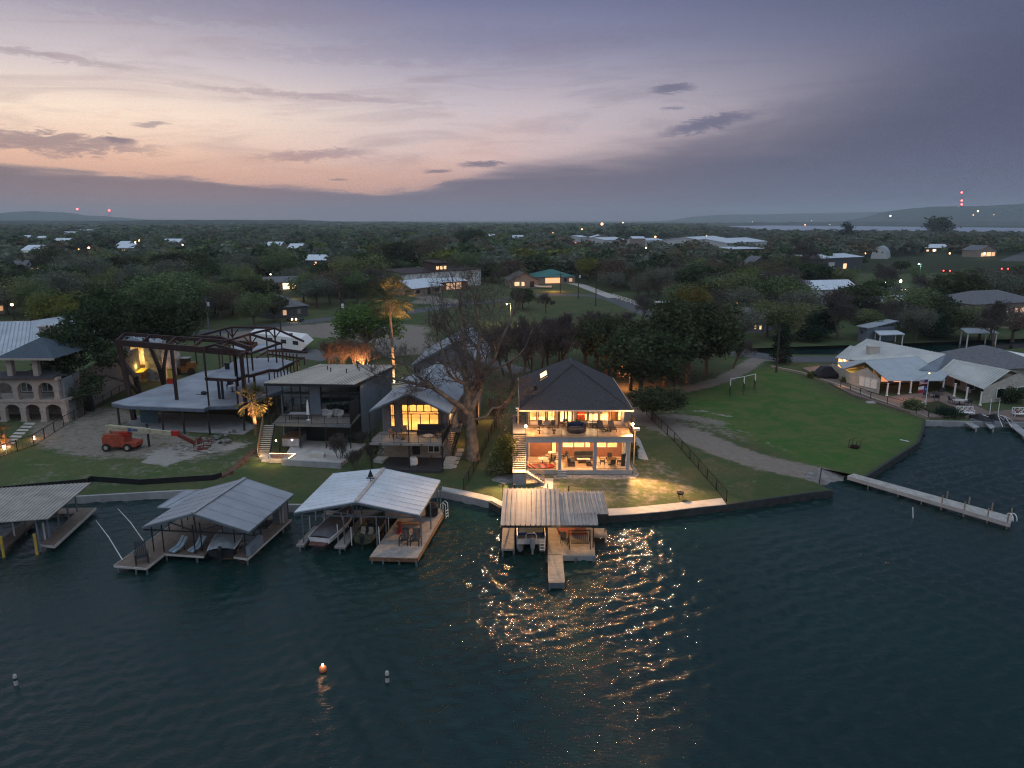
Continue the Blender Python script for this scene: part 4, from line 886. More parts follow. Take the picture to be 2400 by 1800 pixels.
b=B(); p=P(869,1137,4.15); b.tube([p,p+Vector((0,0,1.3))],.03,6); b.beam(p+Vector((-.35,0,.5)),p+Vector((.35,0,.5)),.03); b.beam(p+Vector((0,-.35,.5)),p+Vector((0,.35,.5)),.03); b.add([p+Vector((-.28,0,.75)),p+Vector((.28,0,.8)),p+Vector((.02,0,1.55)),p+Vector((-.28,.03,.75)),p+Vector((.28,.03,.8)),p+Vector((.02,.03,1.55))],[(0,1,2),(5,4,3),(0,2,5,3),(1,4,5,2),(0,3,4,1)]); b.beam(p+Vector((-.4,0,.68)),p+Vector((.4,0,.68)),.08,.1)
single('weather_vane',b,m_dark,'dark sailboat weather vane standing on the pale gabled dock roof','weather vane',p)
a_=P(749,1270,.8); c_=P(822,1200,.8); t,s,d,nn,L=boat('white runabout under a dark grey cover in the left slip below the weather vane roof',(a_.x,a_.y),(c_.x,c_.y),2.3,M('boat_white',(.6,.6,.6),.35),m_cov_grey,motor=False,z=.45)
b=B(); b.tube([s+nn*.95+d*3+Vector((0,0,.9)),s+nn*.8+d*2.8+Vector((0,0,2.0)),s-nn*.8+d*2.8+Vector((0,0,2.0)),s-nn*.95+d*3+Vector((0,0,.9))],.05,8); build('wakeboard_tower',b,m_white,t)
b=B(); b.slab([s+nn*.8-d*.02+Vector((0,0,.35)),s+nn*.7-d*.7+Vector((0,0,.35)),s-nn*.7-d*.7+Vector((0,0,.35)),s-nn*.8-d*.02+Vector((0,0,.35))],.08); build('swim_platform',b,M('teak',(.1,.04,.035)),t)
a_=P(850,1272,.5); c_=P(897,1213,.5); t,s,d,nn,L=boat('open green fishing boat in the middle slip below the weather vane roof',(a_.x,a_.y),(c_.x,c_.y),1.9,m_camo,m_camo,cover=False,z=.3)
for i,(dd,nn_) in enumerate(((1.2,.35),(1.2,-.35),(1.7,0),(2.6,.3),(2.6,-.3))):
    b=B(); q=s+d*dd+nn*nn_; b.box(q.x-.2,q.y-.2,q.z+.5,q.x+.2,q.y+.2,q.z+.75); b.box(q.x-.2,q.y+.16,q.z+.75,q.x+.2,q.y+.24,q.z+1.1); build('seat',b,M('boat_seat',(.3,.27,.22)) if i<2 else m_dark,t)
b=B(); q=s+d*2.2; b.box(q.x-.3,q.y-.15,q.z+.5,q.x+.3,q.y+.15,q.z+1.15); build('console',b,m_dark,t)
def adirondack(mat,label='',group=None):
    t=thing('deck_chair',label,'chair',(0,0,0),group); b=B()
    for i in range(6): x_=-.25+.1*i; b.beam((x_,.25,.3),(x_,.55,1.1),.08,.02)
    build('backrest',b,mat,t); b=B()
    for i in range(5): y_=-.3+.12*i; b.beam((-.28,y_,.4-.02*i),(.28,y_,.4-.02*i),.1,.02)
    build('seat',b,mat,t)
    for x_ in (-.32,.32): b=B(); b.beam((x_,-.35,0),(x_,-.3,.58),.09,.03); b.beam((x_,-.38,.6),(x_,.35,.6),.12,.03); build('armrest',b,mat,t); b=B(); b.beam((x_,-.3,.36),(x_,.6,.02),.09,.03); build('leg',b,mat,t)
    return t
ad=Rep(adirondack(m_cush)); g_='dark slatted chairs on the pale gabled dock'
ad(P(948,1275,DK),R(-4),1.15,'dark slatted chair on the pale dock, left of the pair facing the water',g_); ad(P(974,1276,DK),R(-4),1.15,'dark slatted chair on the pale dock, right of the pair by the post',g_)
p=P(961,1245,DK); b=B(); b.box(p.x-1.2,p.y-.25,DK+.7,p.x+1.1,p.y+.3,DK+.78); [b.box(p.x+s_-.04,p.y-.2,DK,p.x+s_+.04,p.y+.25,DK+.7) for s_ in (-1.05,.95)]; single('bar_table',b,m_timber,'brown wooden bar table behind the pair of dark dock chairs','table',p)
p=P(937,1246,DK); b=B(); b.beam((p.x,p.y,DK),(p.x,p.y,DK+1.0),.3,.06); b.beam((p.x,p.y-.1,DK+.02),(p.x-.1,p.y-.5,DK+.02),.4,.04); single('folded_chair',b,m_red,'small red folding chair left of the brown dock bar table','chair',p)
p=P(1012,1208,DK); b=B(); b.lathe(p,[(.02,0),(.6,.1),(.62,.9),(.5,1.2),(.05,1.3)],14); single('covered_tube',b,m_black,'black covered round bundle near the back right corner of the pale dock','cover',p)
b=B(); p=P(1033,1205,DK)
for s_ in (0,.45): b.tube([p+Vector((s_*.4,s_,.0)),p+Vector((s_*.4,s_,1.0)),p+Vector((.2+s_*.4,s_+.2,1.1)),p+Vector((.45+s_*.4,s_+.1,.9)),p+Vector((.5+s_*.4,s_,-.5))],.035,6)
for i in range(3): b.beam(p+Vector((.5,0,.3-.3*i)),p+Vector((.68,.45,.3-.3*i)),.04)
single('swim_ladder',b,m_white,'white swim ladder with hoop rails on the right edge of the pale dock','ladder',p)
# --- dock with the grey gabled roof
T=thing('boat_dock','boat dock with grey gabled metal roof and brown boards, second from the left','boat dock',P(451,1300,.5))
z0,z1=3.2,4.6
FL,RF,FR,BR,RB=P(333,1235,z0),P(451,1203,z1),P(583,1246,z0),P(688,1158,z0),P(574,1121,z1); BL=FL+(BR-FR)
m_grey_metal=M('grey_dock_roof',(.3,.32,.35),.5,.2,var=.1,scale=.5,stain=.3)
gable_roof(T,FL,RF,FR,BR,RB,BL,m_grey_metal,1.2); truss(T,FL+Vector((0,.15,0)),RF+Vector((0,.15,0)),FR+Vector((0,.15,0)),m_dark)
b=B(); a1,a2,a3,a4=P(369,1189,3.0),P(405,1190,3.0),P(486,1152,3.5),P(432,1149,3.5); b.ribbed(a1,a2,a3,a4,step=.5); build('roof',b,m_grey_metal,T)
for l in ([(268,1326),(344,1332),(387,1298),(478,1304),(545,1225),(520,1208),(432,1210)],[(548,1304),(580,1309),(682,1217),(654,1212)],[(520,1212),(560,1226),(654,1216),(640,1205)]):
    b=B(); b.slab(pts(l,DK-(.02 if l[0][0]==520 else 0)),.18); build('deck',b,m_wood,T)
b=B(); l=[(268,1326),(344,1332),(387,1298),(478,1304)]; q=pts(l,DK)
for a,c in zip(q[:-1],q[1:]): b.beam(a+Vector((0,-.03,-.06)),c+Vector((0,-.03,-.06)),.06,.16)
q=pts([(548,1305),(580,1310),(683,1217)],DK)
for a,c in zip(q[:-1],q[1:]): b.beam(a+Vector((0.02,-.03,-.06)),c+Vector((.02,-.03,-.06)),.06,.16)
q=pts([(267,1325),(432,1209)],DK); b.beam(q[0]+Vector((-.03,0,-.06)),q[1]+Vector((-.03,0,-.06)),.05,.14); build('edge_trim',b,m_conc_l,T)
posts_([(361,1292),(385,1293),(458,1298),(474,1292),(552,1290),(577,1300),(612,1262),(598,1280),(626,1240),(650,1224),(428,1240),(440,1218),(676,1216)],-.9,3.15,T,m_dark,.05)
b=B()
for u,v in ((275,1330),(316,1334),(342,1335),(388,1301),(460,1306),(578,1311),(662,1238),(680,1222)): p=P(u,v,DK); b.beam((p.x,p.y+.15,-1),(p.x,p.y+.15,DK-.18),.12)
build('piling',b,m_steel,T)
p=P(600,1288,DK); b=B(); b.box(-.0,-.0,0,0,0,0) if False else None
def crate(name,px,label,cat,h,mat,wd=1.0,extra=None):
    q=pts(px,DK); b=B(); b.slab([v+Vector((0,0,h)) for v in q],h-.01); b.slab([v+Vector((0,0,h+.05)) for v in q],.05); return single(name,b,mat,label,cat,q[0])
crate('dock_box',[(577,1303),(588,1304),(618,1275),(607,1272)],'blue grey storage box on the right arm of the brown boarded dock','storage box',.75,m_bluegrey)
T_=thing('dock_shed','tall narrow storage shed with tan door under the back right of the grey gabled roof','shed',P(655,1228,DK)); q=pts([(640,1224),(662,1228),(678,1214),(655,1211)],DK); b=B(); b.slab([v+Vector((0,0,2.2)) for v in q],2.19); build('wall',b,m_bluegrey,T_); b=B(); b.beam(q[0].lerp(q[1],.75)+Vector((0,-.03,1.05)),q[0].lerp(q[1],.76)+Vector((0.4,-.03,1.05)),.04,2.0); build('door',b,m_cream,T_)
def curved_lounge(label,group,mat):
    t=thing('float_lounger',label,'lounger',(0,0,0),group)
    for x_ in (-.2,.2):
        b=B(); pr=[(-.9,.18),(-.6,.25),(-.2,.3),(.1,.45),(.4,.8),(.6,1.0)]
        for (y0,za),(y1,zb) in zip(pr[:-1],pr[1:]): b.beam((x_,y0,za),(x_,y1,zb),.3,.1)
        build('pad',b,mat,t)
    b=B(); b.beam((-.35,-.6,.0),(-.35,-.6,.22),.05); b.beam((.35,-.6,0),(.35,-.6,.22),.05); b.beam((-.35,.1,0),(-.35,.1,.4),.05); b.beam((.35,.1,0),(.35,.1,.4),.05); build('legs',b,m_dark,t); return t
cl_=Rep(curved_lounge('','',M('pale_blue_pad',(.3,.4,.46),.8)))
cl_(P(423,1288,DK),R(-25),None,'curved pale blue lounger on the brown dock, left of the pair','curved loungers on the brown boarded dock'); cl_(P(466,1287,DK),R(-25),None,'curved pale blue lounger on the brown dock, nearest the covered boat','curved loungers on the brown boarded dock')
ad2=adirondack(m_dark); place(ad2,P(333,1317,DK),R(30),1.4,'tall dark deck chair alone on the front left corner of the brown dock')
a_=P(518,1298,.8); c_=P(552,1238,.8); boat('boat under a pale stretched cover in the slip of the grey gabled dock',(a_.x,a_.y),(c_.x,c_.y),2.4,m_dark,m_cov_w,z=.4)
for i,((u0,v0),(u1,v1)) in enumerate((((287,1312),(225,1220)),((338,1270),(276,1192)))):
    b=B(); a_=P(u0,v0,DK); c_=P(u1,v1,3.2); b.tube([a_,a_.lerp(c_,.5)+Vector((0,0,.25)),c_],[.04,.03,.015],6); single('mooring_whip',b,m_white,('front' if i==0 else 'rear')+' of two thin white mooring whips left of the brown dock','mooring pole',a_,'mooring whips of the brown boarded dock')
# --- dock at the left edge
T=thing('boat_dock','boat dock with ribbed tan grey sloping roof at the left edge of the picture','boat dock',P(60,1290,.5))
b=B(); b.ribbed(P(-330,1247,3.2),P(113,1215,3.2),P(213,1131,3.7),P(-230,1158,3.7),step=.3,h=.06,wr=.06); build('roof',b,m_tan_metal,T)
b=B(); b.beam(P(-330,1247,3.02),P(113,1215,3.02),.08,.2); b.beam(P(113,1215,3.05),P(213,1131,3.5),.08,.16); build('fascia',b,m_dark,T)
for l in ([(95,1275),(127,1279),(224,1190),(190,1190)],[(-20,1286),(14,1284),(92,1213),(62,1213)],[(-200,1212),(190,1203),(200,1190),(-200,1198)]):
    b=B(); b.slab(pts(l,DK-(.02 if l[0][0]<-100 else 0)),.18); build('deck',b,m_wood,T)
b=B(); q=pts([(127,1280),(224.5,1190.5)],DK); b.beam(q[0]+Vector((.03,0,-.08)),q[1]+Vector((.03,0,-.08)),.06,.25); q=pts([(95,1276),(127,1280)],DK); b.beam(q[0]+Vector((0,-.03,-.08)),q[1]+Vector((0,-.03,-.08)),.06,.2); build('edge_trim',b,m_conc_l,T)
posts_([(93,1280),(139,1236),(161,1215),(181,1199),(116,1260),(60,1240),(2,1275),(-40,1240)],-.9,3.1,T,m_bluegrey,.08)
for u,v in ((8,1298),(86,1292)): p=P(u,v,.3); b=B(); b.tube([(p.x,p.y,-.8),(p.x,p.y,1.9)],.11,8); build('bumper_pile',b,m_yellow,T)
for u,v in ((35,1260),(106,1262)): p=P(u,v,.4); b=B(); b.tube([(p.x,p.y,.1),(p.x,p.y,1.9)],.07,6); build('guide_pole',b,m_white,T)
p=P(86,1165,3.9); 
# --- long timber pier on the right and its marker pole
T=thing('pier','long straight timber pier running out from the boat ramp to the right','pier',P(1995,1112,.6))
q=[P(1986,1115,.75),P(2000,1110,.75),P(2376,1212,.7),P(2368,1226,.7)]; b=B(); b.slab(q,.16); build('deck',b,M('pale_pier_boards',(.42,.4,.37),.8,kind='plank',w=.2,ang=-14,stain=.3),T)
b=B(); b.beam(q[0]+Vector((0,-.04,-.2)),q[3]+Vector((0,-.04,-.2)),.08,.4); b.beam(q[1]+Vector((0,.04,-.15)),q[2]+Vector((0,.04,-.15)),.08,.3); build('side_beam',b,m_conc_l,T)
for f_ in (.15,.35,.5,.62,.75,.88,.985):
    for a,c in ((q[0],q[3]),(q[1],q[2])):
        p=a.lerp(c,f_); tall=f_ in (.62,.75,.88,.985); b=B(); b.beam((p.x,p.y,-1),(p.x,p.y,1.55 if tall else .5),.09); build('piling',b,M('pile_wood',(.3,.22,.15)) if f_==.15 and a is q[0] else bpy.data.materials['pile_wood'],T)
b=B(); c_=(q[2]+q[3])/2-Vector((.25,0,0)); b.tube([c_+Vector((0,.5*math.cos(a),.55*math.sin(a)+.1)) for a in [math.pi*i/10 for i in range(11)]],.04,6); b.tube([c_+Vector((.35,.5*math.cos(a),.55*math.sin(a)+.1)) for a in [math.pi*i/10 for i in range(11)]],.04,6); build('ladder_hoop',b,m_white,T)
def marker(name,label,u,v,h,mat,cat,r_=.12,cap=None,lean=0):
    p=P(u,v,0); t=thing(name,label,cat,p); b=B(); b.lathe(p+Vector((0,0,-.4)),[(r_*.8,0),(r_,.1),(r_,h+.25),(r_*.7,h+.38),(r_*.15,h+.42)],12); build('body',b,mat,t,smooth=False)
    if cap: b=B(); b.lathe(p+Vector((0,0,h*.45)),[(r_*1.05,0),(r_*1.05,h*.2)],12); build('band',b,cap,t)
    return t
b=B(); p=P(2142,1214,0); b.tube([p-Vector((0,0,.5)),p+Vector((-.25,0,1.1))],.05,8); single('marker_pole',b,m_white,'thin white leaning pole standing in the water below the long timber pier','pole',p)
marker('buoy','white cylinder buoy with dark band, right of the orange one','%s'%'' or 0,0,0,m_white,'buoy') if False else None
marker('channel_buoy','white cylinder buoy with dark lower half, right of the orange ball buoy',908,1598,.75,m_conc_l,'buoy',.13,m_dark)
marker('channel_buoy','white cylinder buoy with dark lower half near the lower left edge of the water',38,1604,.7,m_conc_l,'buoy',.12,m_dark)
p=P(757,1572,.1); t=thing('ball_buoy','orange ball buoy with a lit lamp on top, floating left of the white buoy','buoy',p); b=B(); b.ball(p+Vector((0,0,.12)),.25,14,10); build('float',b,M('orange_plastic',(.55,.2,.08),.5),t,smooth=True); b=B(); b.lathe(p+Vector((0,0,.34)),[(.06,0),(.07,.12),(.02,.16)],8); build('lamp',b,glow('buoy_glow',(1,.5,.25),14),t); lamp('buoy_light',p+Vector((0,-.1,.75)),14,(1,.45,.2),.04,t)
# --- jet ski docks on the far right
T=thing('jet_ski_dock','narrow metal dock arms with white railings in front of the long white roofed house','dock',P(2250,985,.6))
for l in ([(2247,982),(2257,980),(2296,1000),(2283,1003)],[(2300,984),(2310,983),(2333,1000),(2322,1004)],[(2345,978),(2358,976),(2440,1035),(2420,1040)]): b=B(); b.slab(pts(l,.6),.15); build('deck',b,m_conc,T)
b=B()
for u,v in ((2288,1003),(2262,990),(2328,1004),(2312,992),(2400,1020)): p=P(u,v,.5); b.beam((p.x,p.y,-1),(p.x,p.y,.45),.15)
build('piling',b,m_conc_l,T)
for u0,v0,u1,v1 in ((2338,972,2350,1000),(2355,975,2372,1002),(2320,966,2322,948),(2340,966,2342,948)):
    a_,c_=P(u0,v0,1.6),P(u1,v1,.7); b=B(); b.beam(a_,c_,.06); b.beam(a_,Vector((a_.x,a_.y,.6)),.05); b.beam(c_+Vector((0,0,.9)),a_,.04); build('handrail',b,m_white,T)
def jetski(label):
    t=thing('jet_ski',label,'jet ski',(0,0,0),'covered jet skis'); b=B(); vs=[]
    st_=[(-1.5,.45,.35),(-1.0,.6,.55),(0,.62,.85),(.5,.55,1.05),(1.0,.42,.8),(1.6,.05,.6)]
    for y_,w_,h_ in st_: vs+=[(-w_,y_,.3),(-w_*.6,y_,h_),(w_*.6,y_,h_),(w_,y_,.3)]
    b.add(vs,[(i*4+j,i*4+j+1,(i+1)*4+j+1,(i+1)*4+j) for i in range(5) for j in range(3)]+[(0,1,2,3)]); build('cover',b,m_black,t)
    b=B(); b.box(-.55,-1.45,.05,.55,1.2,.29); build('hull',b,m_grey,t); b=B(); b.beam((-.42,.35,1.05),(.42,.35,1.05),.08); build('handlebar',b,m_steel,t)
    b=B(); b.add([(-.1,-.75,.86),(.1,-.75,.86),(.15,.0,.98),(-.05,0,.98)],[(0,1,2,3)]); build('stripe',b,m_white,t); return t
js=Rep(jetski('')); js(P(2300,988,.6),R(40),None,'black covered jet ski on the left lift by the white lattice bench'); js(P(2338,988,.6),R(40),None,'black covered jet ski on the right lift beside the long dock arm')
# ================= flat modern blue grey house =================
def fx(u,y): return Y(u,900,y).x
T=thing('modern_house','blue grey two storey modern house with low sloping cream ribbed roof and large green glass','house',(-24,92,G))
RL0,RR0,RR1,RL1=Vector((-30.15,86.1,8.65)),Vector((-18.95,85.4,8.65)),Vector((-17.4,107,6.7)),Vector((-28.9,107.6,6.7))
b=B(); b.ribbed(RL0,RR0,RR1,RL1,.1,.42,.07,.06); build('roof',b,m_cream_metal,T)
b=B(); dz_=Vector((0,0,.22)); b.beam(RL0-dz_-Vector((0,.02,0)),RR0-dz_-Vector((0,.02,0)),.1,.3); b.beam(RR0-dz_,RR1-dz_,.1,.3); b.beam(RL0-dz_,RL1-dz_,.1,.3); build('fascia',b,m_dark,T)
for f_,g_ in ((.3,.45),(.4,.35),(.62,.3),(.72,.4),(.62,.55)): q=RL0.lerp(RR0,f_).lerp(RL1.lerp(RR1,f_),g_+.2); b=B(); b.lathe(q,[(.07,0),(.07,.5),(.11,.52),(.11,.6)],8); build('roof_vent',b,m_dark,T)
YM=88.2; XL,XR=-28.8,-18.85; D2=4.2
b=B()
b.add([(XR-.15,YM,G),(XR,YM-.6,G),(-17.6,106.5,G),(-17.75,106.5,G),(XR-.15,YM,8.25),(XR,YM-.6,8.3),(-17.6,106.5,6.6),(-17.75,106.5,6.6)],[(3,2,1,0),(4,5,6,7),(0,1,5,4),(1,2,6,5),(2,3,7,6),(3,0,4,7)]); build('side_wall',b,m_bluegrey,T)
b=B(); b.box(XL-.15,YM,G,XL,107,6.6); b.box(XL,106.4,G,-17.7,106.6,6.6); build('side_wall',b,m_bluegrey,T)
x1,x2=fx(725,YM),fx(750,YM)
b=B(); b.box(x1,YM-.25,D2-.2,x2,YM+.1,8.3); b.box(XL,YM,D2-.3,x1,YM+.1,D2+.05); b.box(x2,YM,D2-.3,XR-.2,YM+.1,D2+.05); build('front_wall',b,m_bluegrey,T)
b=B(); b.box(XL,YM,G,XR-.2,YM+.1,D2-.3); build('lower_wall',b,m_dark,T)
m_int2=M('dim_interior',(.12,.14,.13),.8)
b=B(); b.box(XL,92,D2,XR-.3,92.1,7.8); b.box(XL,YM+.15,D2-.2,XR-.3,92,D2); build('inner_wall',b,m_int2,T)
m_blind=M('pale_green_blinds',(.16,.28,.26),.8,kind='plank',w=.09,vert=True)
def grid_window(parent,x0,x1,z0,z1,y,cols,rows,mat,glass,t=.06):
    b=B(); 
    for i in range(cols+1): x=x0+(x1-x0)*i/cols; b.box(x-t/2,y-.05,z0,x+t/2,y+.02,z1)
    for j in range(rows+1): z=z0+(z1-z0)*(j/rows); b.box(x0-t/2,y-.06,z-t/2,x1+t/2,y+.025,z+t/2)
    f=build('window',b,mat,parent); b=B(); b.quad((x0,y-.01,z0),(x1,y-.01,z0),(x1,y-.01,z1),(x0,y-.01,z1)); build('pane',b,glass,f); return f
zsp=6.9
grid_window(T,XL+.1,x1-.05,D2+.1,zsp-.1,YM,3,1,m_dark,m_glass_dark,.12); grid_window(T,XL+.1,x1-.05,zsp+.1,8.1,YM,3,1,m_dark,m_glass_dark,.12)
grid_window(T,x2+.05,XR-.25,D2+.1,zsp-.1,YM,4,1,m_dark,m_glass_dark,.12); grid_window(T,x2+.05,XR-.25,zsp+.1,8.2,YM,4,1,m_dark,m_glass_dark,.12)
b=B(); b.box(XL+.2,YM+.3,D2+.1,x1-.1,YM+.32,zsp); b.box(x2+.1,YM+.3,D2+.1,XR-.4,YM+.32,zsp); build('blinds',b,m_blind,T)
YD=83.3
b=B(); b.slab([(-28.7,YD+.5,D2),(-19.2,YD-.2,D2),(-19.0,YM-.02,D2),(-28.9,YM-.02,D2)],.22); build('deck',b,M('balcony_boards',(.2,.17,.15),.8,kind='plank',w=.14),T)
b=B(); b.beam((-28.7,YD+.45,D2-.15),(-19.2,YD-.25,D2-.15),.08,.34); build('deck_beam',b,m_steel,T)
railing((-28.7,YD+.55,D2),(-19.25,YD-.1,D2),1.0,1.55,T,mat=m_rail,posts=1.55); railing((-28.75,YD+.6,D2),(-28.85,YM-.6,D2),1.0,.4,T)
b=B(); a_=Vector((-19.25,YD-.1,D2+1.1)); c_=Vector((-19.0,YM-1.2,D2+1.6)); b.beam(a_,c_,.06,2.3); build('privacy_screen',b,m_dark,T)
for u,v in ((652,1090),(702,1078),(762,1070),(820,1062)): q=Y(u,1000,YD+.2); b=B(); b.beam((q.x,YD+.2,G),(q.x,YD+.2,D2-.32),.12); build('post',b,m_dark,T)
b=B(); b.beam((-30.0,86.3,G),(-30.0,86.3,8.35),.12); build('post',b,m_dark,T)
# stair on the left with warm light
b=B(); tp=Vector((-29.1,YD+.4,D2)); bt_=P(618,1066,1.0)
for i in range(15): q=tp.lerp(bt_,(i+1)/15); b.box(q.x-.65,q.y-.13,q.z-.05,q.x+.65,q.y+.16,q.z)
build('stair',b,m_conc_l,T); b=B(); 
for s_ in (-.66,.66): b.beam(tp+Vector((s_,0,-.15)),bt_+Vector((s_,0,-.1)),.06,.28)
build('stair_stringer',b,m_dark,T)
b=B(); z_=Vector((0,0,.95)); o_=Vector((-.68,0,0)); 
b.beam(tp+z_+o_,bt_+z_+o_,.05,.06)
for i in range(7): q=tp.lerp(bt_,i/6)+o_; b.beam(q,q+z_,.04)
b.add([tp+o_+Vector((0,0,.2)),bt_+o_+Vector((0,0,.2)),bt_+o_+Vector((0,0,.9)),tp+o_+Vector((0,0,.9))],[(0,1,2,3)]); build('stair_railing',b,M('bronze_mesh',(.3,.2,.12),.7),T)
lamp('wall_light',(-28.6,84.2,1.9),120,(1,.55,.15),.08,T); b=B(); b.ball((-28.6,84.2,1.9),.09,8,6); build('lamp_globe',b,glow('warm_globe',(1,.6,.25),18),T)
lamp('stair_light',P(604,1060,1.5),30,(1,.55,.18),.06,T)
# terrace, planter and retaining wall
b=B(); b.slab(pts([(662,1078),(800,1085),(858,1040),(690,1030)],1.15),.5); struct('patio',b,m_conc_l)
T2=thing('terrace_wall','low grey concrete terrace wall in front of the modern house','wall',P(660,1090))
b=B(); q=pts([(660,1078),(800,1086)],1.3); b.beam(q[0]-Vector((0,0,.3)),q[1]-Vector((0,0,.3)),.3,.75); q2=P(662,1078,1.3); build('wall',b,m_conc,T2)
T3=thing('planter','concrete planter with glowing strip light at the foot of the modern house stair','planter',P(640,1075))
b=B(); q=pts([(632,1063),(692,1064),(676,1075),(632,1075)],1.25)
for i in range(4): b.beam(q[i]-Vector((0,0,.25)),q[(i+1)%4]-Vector((0,0,.25)),.18,.5)
build('rim',b,m_conc_l,T3); b=B()
for i in (0,1): b.beam(q[i]+Vector((0,0,.03)),q[i+1]+Vector((0,0,.03)),.06,.04)
build('strip_light',b,glow('strip_glow',(1,.62,.25),5),T3)
b=B(); rr=random.Random(4)
for i in range(160):
    a_=q[0].lerp(q[1],rr.random()).lerp(q[3].lerp(q[2],rr.random()),rr.random()); tpp=a_+Vector((rr.uniform(-.2,.2),rr.uniform(-.2,.2),rr.uniform(.15,.5))); b.quad(a_,a_+Vector((.03,0,0)),tpp)
build('grasses',b,M('red_grass',(.22,.09,.05)),T3)
lamp('planter_light',P(645,1072,1.7),45,(1,.6,.2),.1,T3); lamp('planter_light',P(610,1073,1.5),55,(1,.58,.2),.1,T3)
b=B(); b.slab(pts([(607,1071),(628,1072),(634,1064),(612,1063)],1.05),.3); b.slab(pts([(612,1079),(632,1080),(640,1072),(620,1071)],.9),.2); single('stone_steps',b,m_conc_l,'pale stone steps lit orange at the foot of the modern house stair','steps',P(620,1075))
T4=thing('hot_tub','grey hot tub with brown lid beneath the modern house balcony','hot tub',P(690,1045))
b=B(); q=pts([(662,1046),(701,1047),(719,1031),(680,1030)],1.2); b.slab([v+Vector((0,0,.95)) for v in q],.94); build('body',b,M('tub_panel',(.35,.36,.38),.5),T4); b=B(); b.slab([v+Vector((0,0,1.1)) for v in q],.14); build('lid',b,m_timber,T4)
b=B(); q_=q[0].lerp(q[1],.6)+Vector((0,-.05,.85)); b.ball(q_,.07,8,6); build('lamp',b,glow('tub_glow',(.8,.7,1),12),T4)
# balcony things
t=thing('patio_table','long grey table on the left part of the modern house balcony','table',(-25.9,85.5,D2)); b=B(); b.box(-27.2,85.2,D2+.7,-24.9,86.2,D2+.76); build('table_top',b,m_conc,t)
for x_,y_ in ((-27.1,85.3),(-25.0,85.3),(-27.1,86.1),(-25.0,86.1)): b=B(); b.beam((x_,y_,D2),(x_,y_,D2+.7),.08); build('leg',b,m_dark,t)
p=Y(723,985,85.2); p.z=D2; t=thing('parasol','folded white parasol on the modern house balcony','parasol',p); b=B(); b.lathe(p,[(.25,0),(.25,.06),(.03,.1),(.03,.6),(.2,.7),(.14,1.8),(.05,2.5),(.02,2.6)],10); build('canopy',b,m_white,t); b=B(); b.tube([p+Vector((0,0,2.55)),p+Vector((0,0,2.85))],.03,6); build('pole',b,m_dark,t)
def tub_chair(mat):
    t=thing('tub_chair','','chair',(0,0,0)); b=B(); b.lathe((0,0,.05),[(.3,0),(.36,.3),(.34,.36)],12); build('seat',b,mat,t); b=B()
    for i in range(9):
        a0,a1=math.pi*(i)/9,math.pi*(i+1)/9; b.beam((.36*math.cos(a0),.36*math.sin(a0),.55),(.36*math.cos(a1),.36*math.sin(a1),.55),.07,.5)
    build('backrest',b,mat,t); return t
tc=Rep(tub_chair(M('pale_wicker',(.42,.4,.38),.8)))
for i,(u,l) in enumerate(((761,'first'),(773,'second'),(787,'third'),(799,'fourth'))): q=Y(u,980,86.6); tc((q.x,86.4 if i%2 else 86.9,D2),R(-8+8*i),1.1,l+' from the left of the round pale chairs on the modern house balcony','round pale chairs on the modern balcony')
crate2=lambda nm,l,z,h,label,cat,mat: single(nm,(lambda b:(b.slab([v+Vector((0,0,h)) for v in pts(l,z)],h-.005),b)[1])(B()),mat,label,cat,pts(l,z)[0])
crate2('stone_bench',[(727,1072),(760,1074),(762,1066),(732,1065)],1.15,.45,'pale stone bench slab on the modern house terrace','bench',m_conc_l)
# ================= metal roofed gable house =================
T=thing('gable_house','house with pale metal gabled roof and glowing gable windows behind the big bare tree','house',(-11.5,88,G))
z0=7.45
FL,FR=P(866,962,z0),P(1053,968,z0); RF=Vector((-11.35,76.9,0)); RF.z=up(921,76.9); RF.x=Y(957,921,76.9).x
dpt=Vector((1.6,17,0)); BL,BR,RB=FL+dpt,FR+dpt,RF+dpt
m_gm=M('pale_gable_roof',(.45,.49,.53),.4,.3,var=.1,scale=.6,stain=.2)
gable_roof(T,FL,RF,FR,BR,RB,BL,m_gm,.5)
FL2,FR2=Vector((FL.x+1.9,92,8.0)),Vector((FR.x+3.2,92,8.0)); RF2=Vector((Y(1071,793,95).x,94,up(800,94))); 
l_=Y(963,854,96);r_=Y(1128,834,96); FL2=Vector((l_.x,95,l_.z)); FR2=Vector((r_.x,95,l_.z)); pk=Y(1071,797,95); RF2=Vector((pk.x,95,pk.z)); d2=Vector((1.0,14,0))
gable_roof(T,FL2,RF2,FR2,FR2+d2,RF2+d2,FL2+d2,m_gm,.5)
m_gwall=M('grey_board_siding',(.19,.19,.2),.8,kind='plank',w=.3,ang=0)
b=B(); b.add([(FL2.x+.5,95.4,G),(FR2.x-.5,95.4,G),(FR2.x-.5,95.4,FL2.z-.2),(RF2.x,95.4,RF2.z-.35),(FL2.x+.5,95.4,FL2.z-.2)],[(0,1,2,3,4)]); b.box(FL2.x+.5,95.4,G,FL2.x+.7,108,FL2.z-.3); b.box(FR2.x-.7,95.4,G,FR2.x-.5,108,FL2.z-.3); build('rear_wall',b,m_gwall,T)
YG=81.0
gx0,gx1=fx(893,YG),fx(1048,YG)
def gz(x): # underside of front gable at YG
    f_=(YG-FL.y)/17; a,c,r_=FL.x+1.6*f_,FR.x+1.6*f_,RF.x+1.6*f_
    return (FL.z+(RF.z-FL.z)*(x-a)/(r_-a) if x<r_ else FR.z+(RF.z-FR.z)*(c-x)/(c-r_))-.3
wz0,wz1=up(990,YG),up(950,YG); DG=4.0
w0,w1=fx(940,YG),fx(1026,YG); s0,s1=fx(913,YG),fx(922,YG); wtop=up(948,YG); wbot=DG+.12
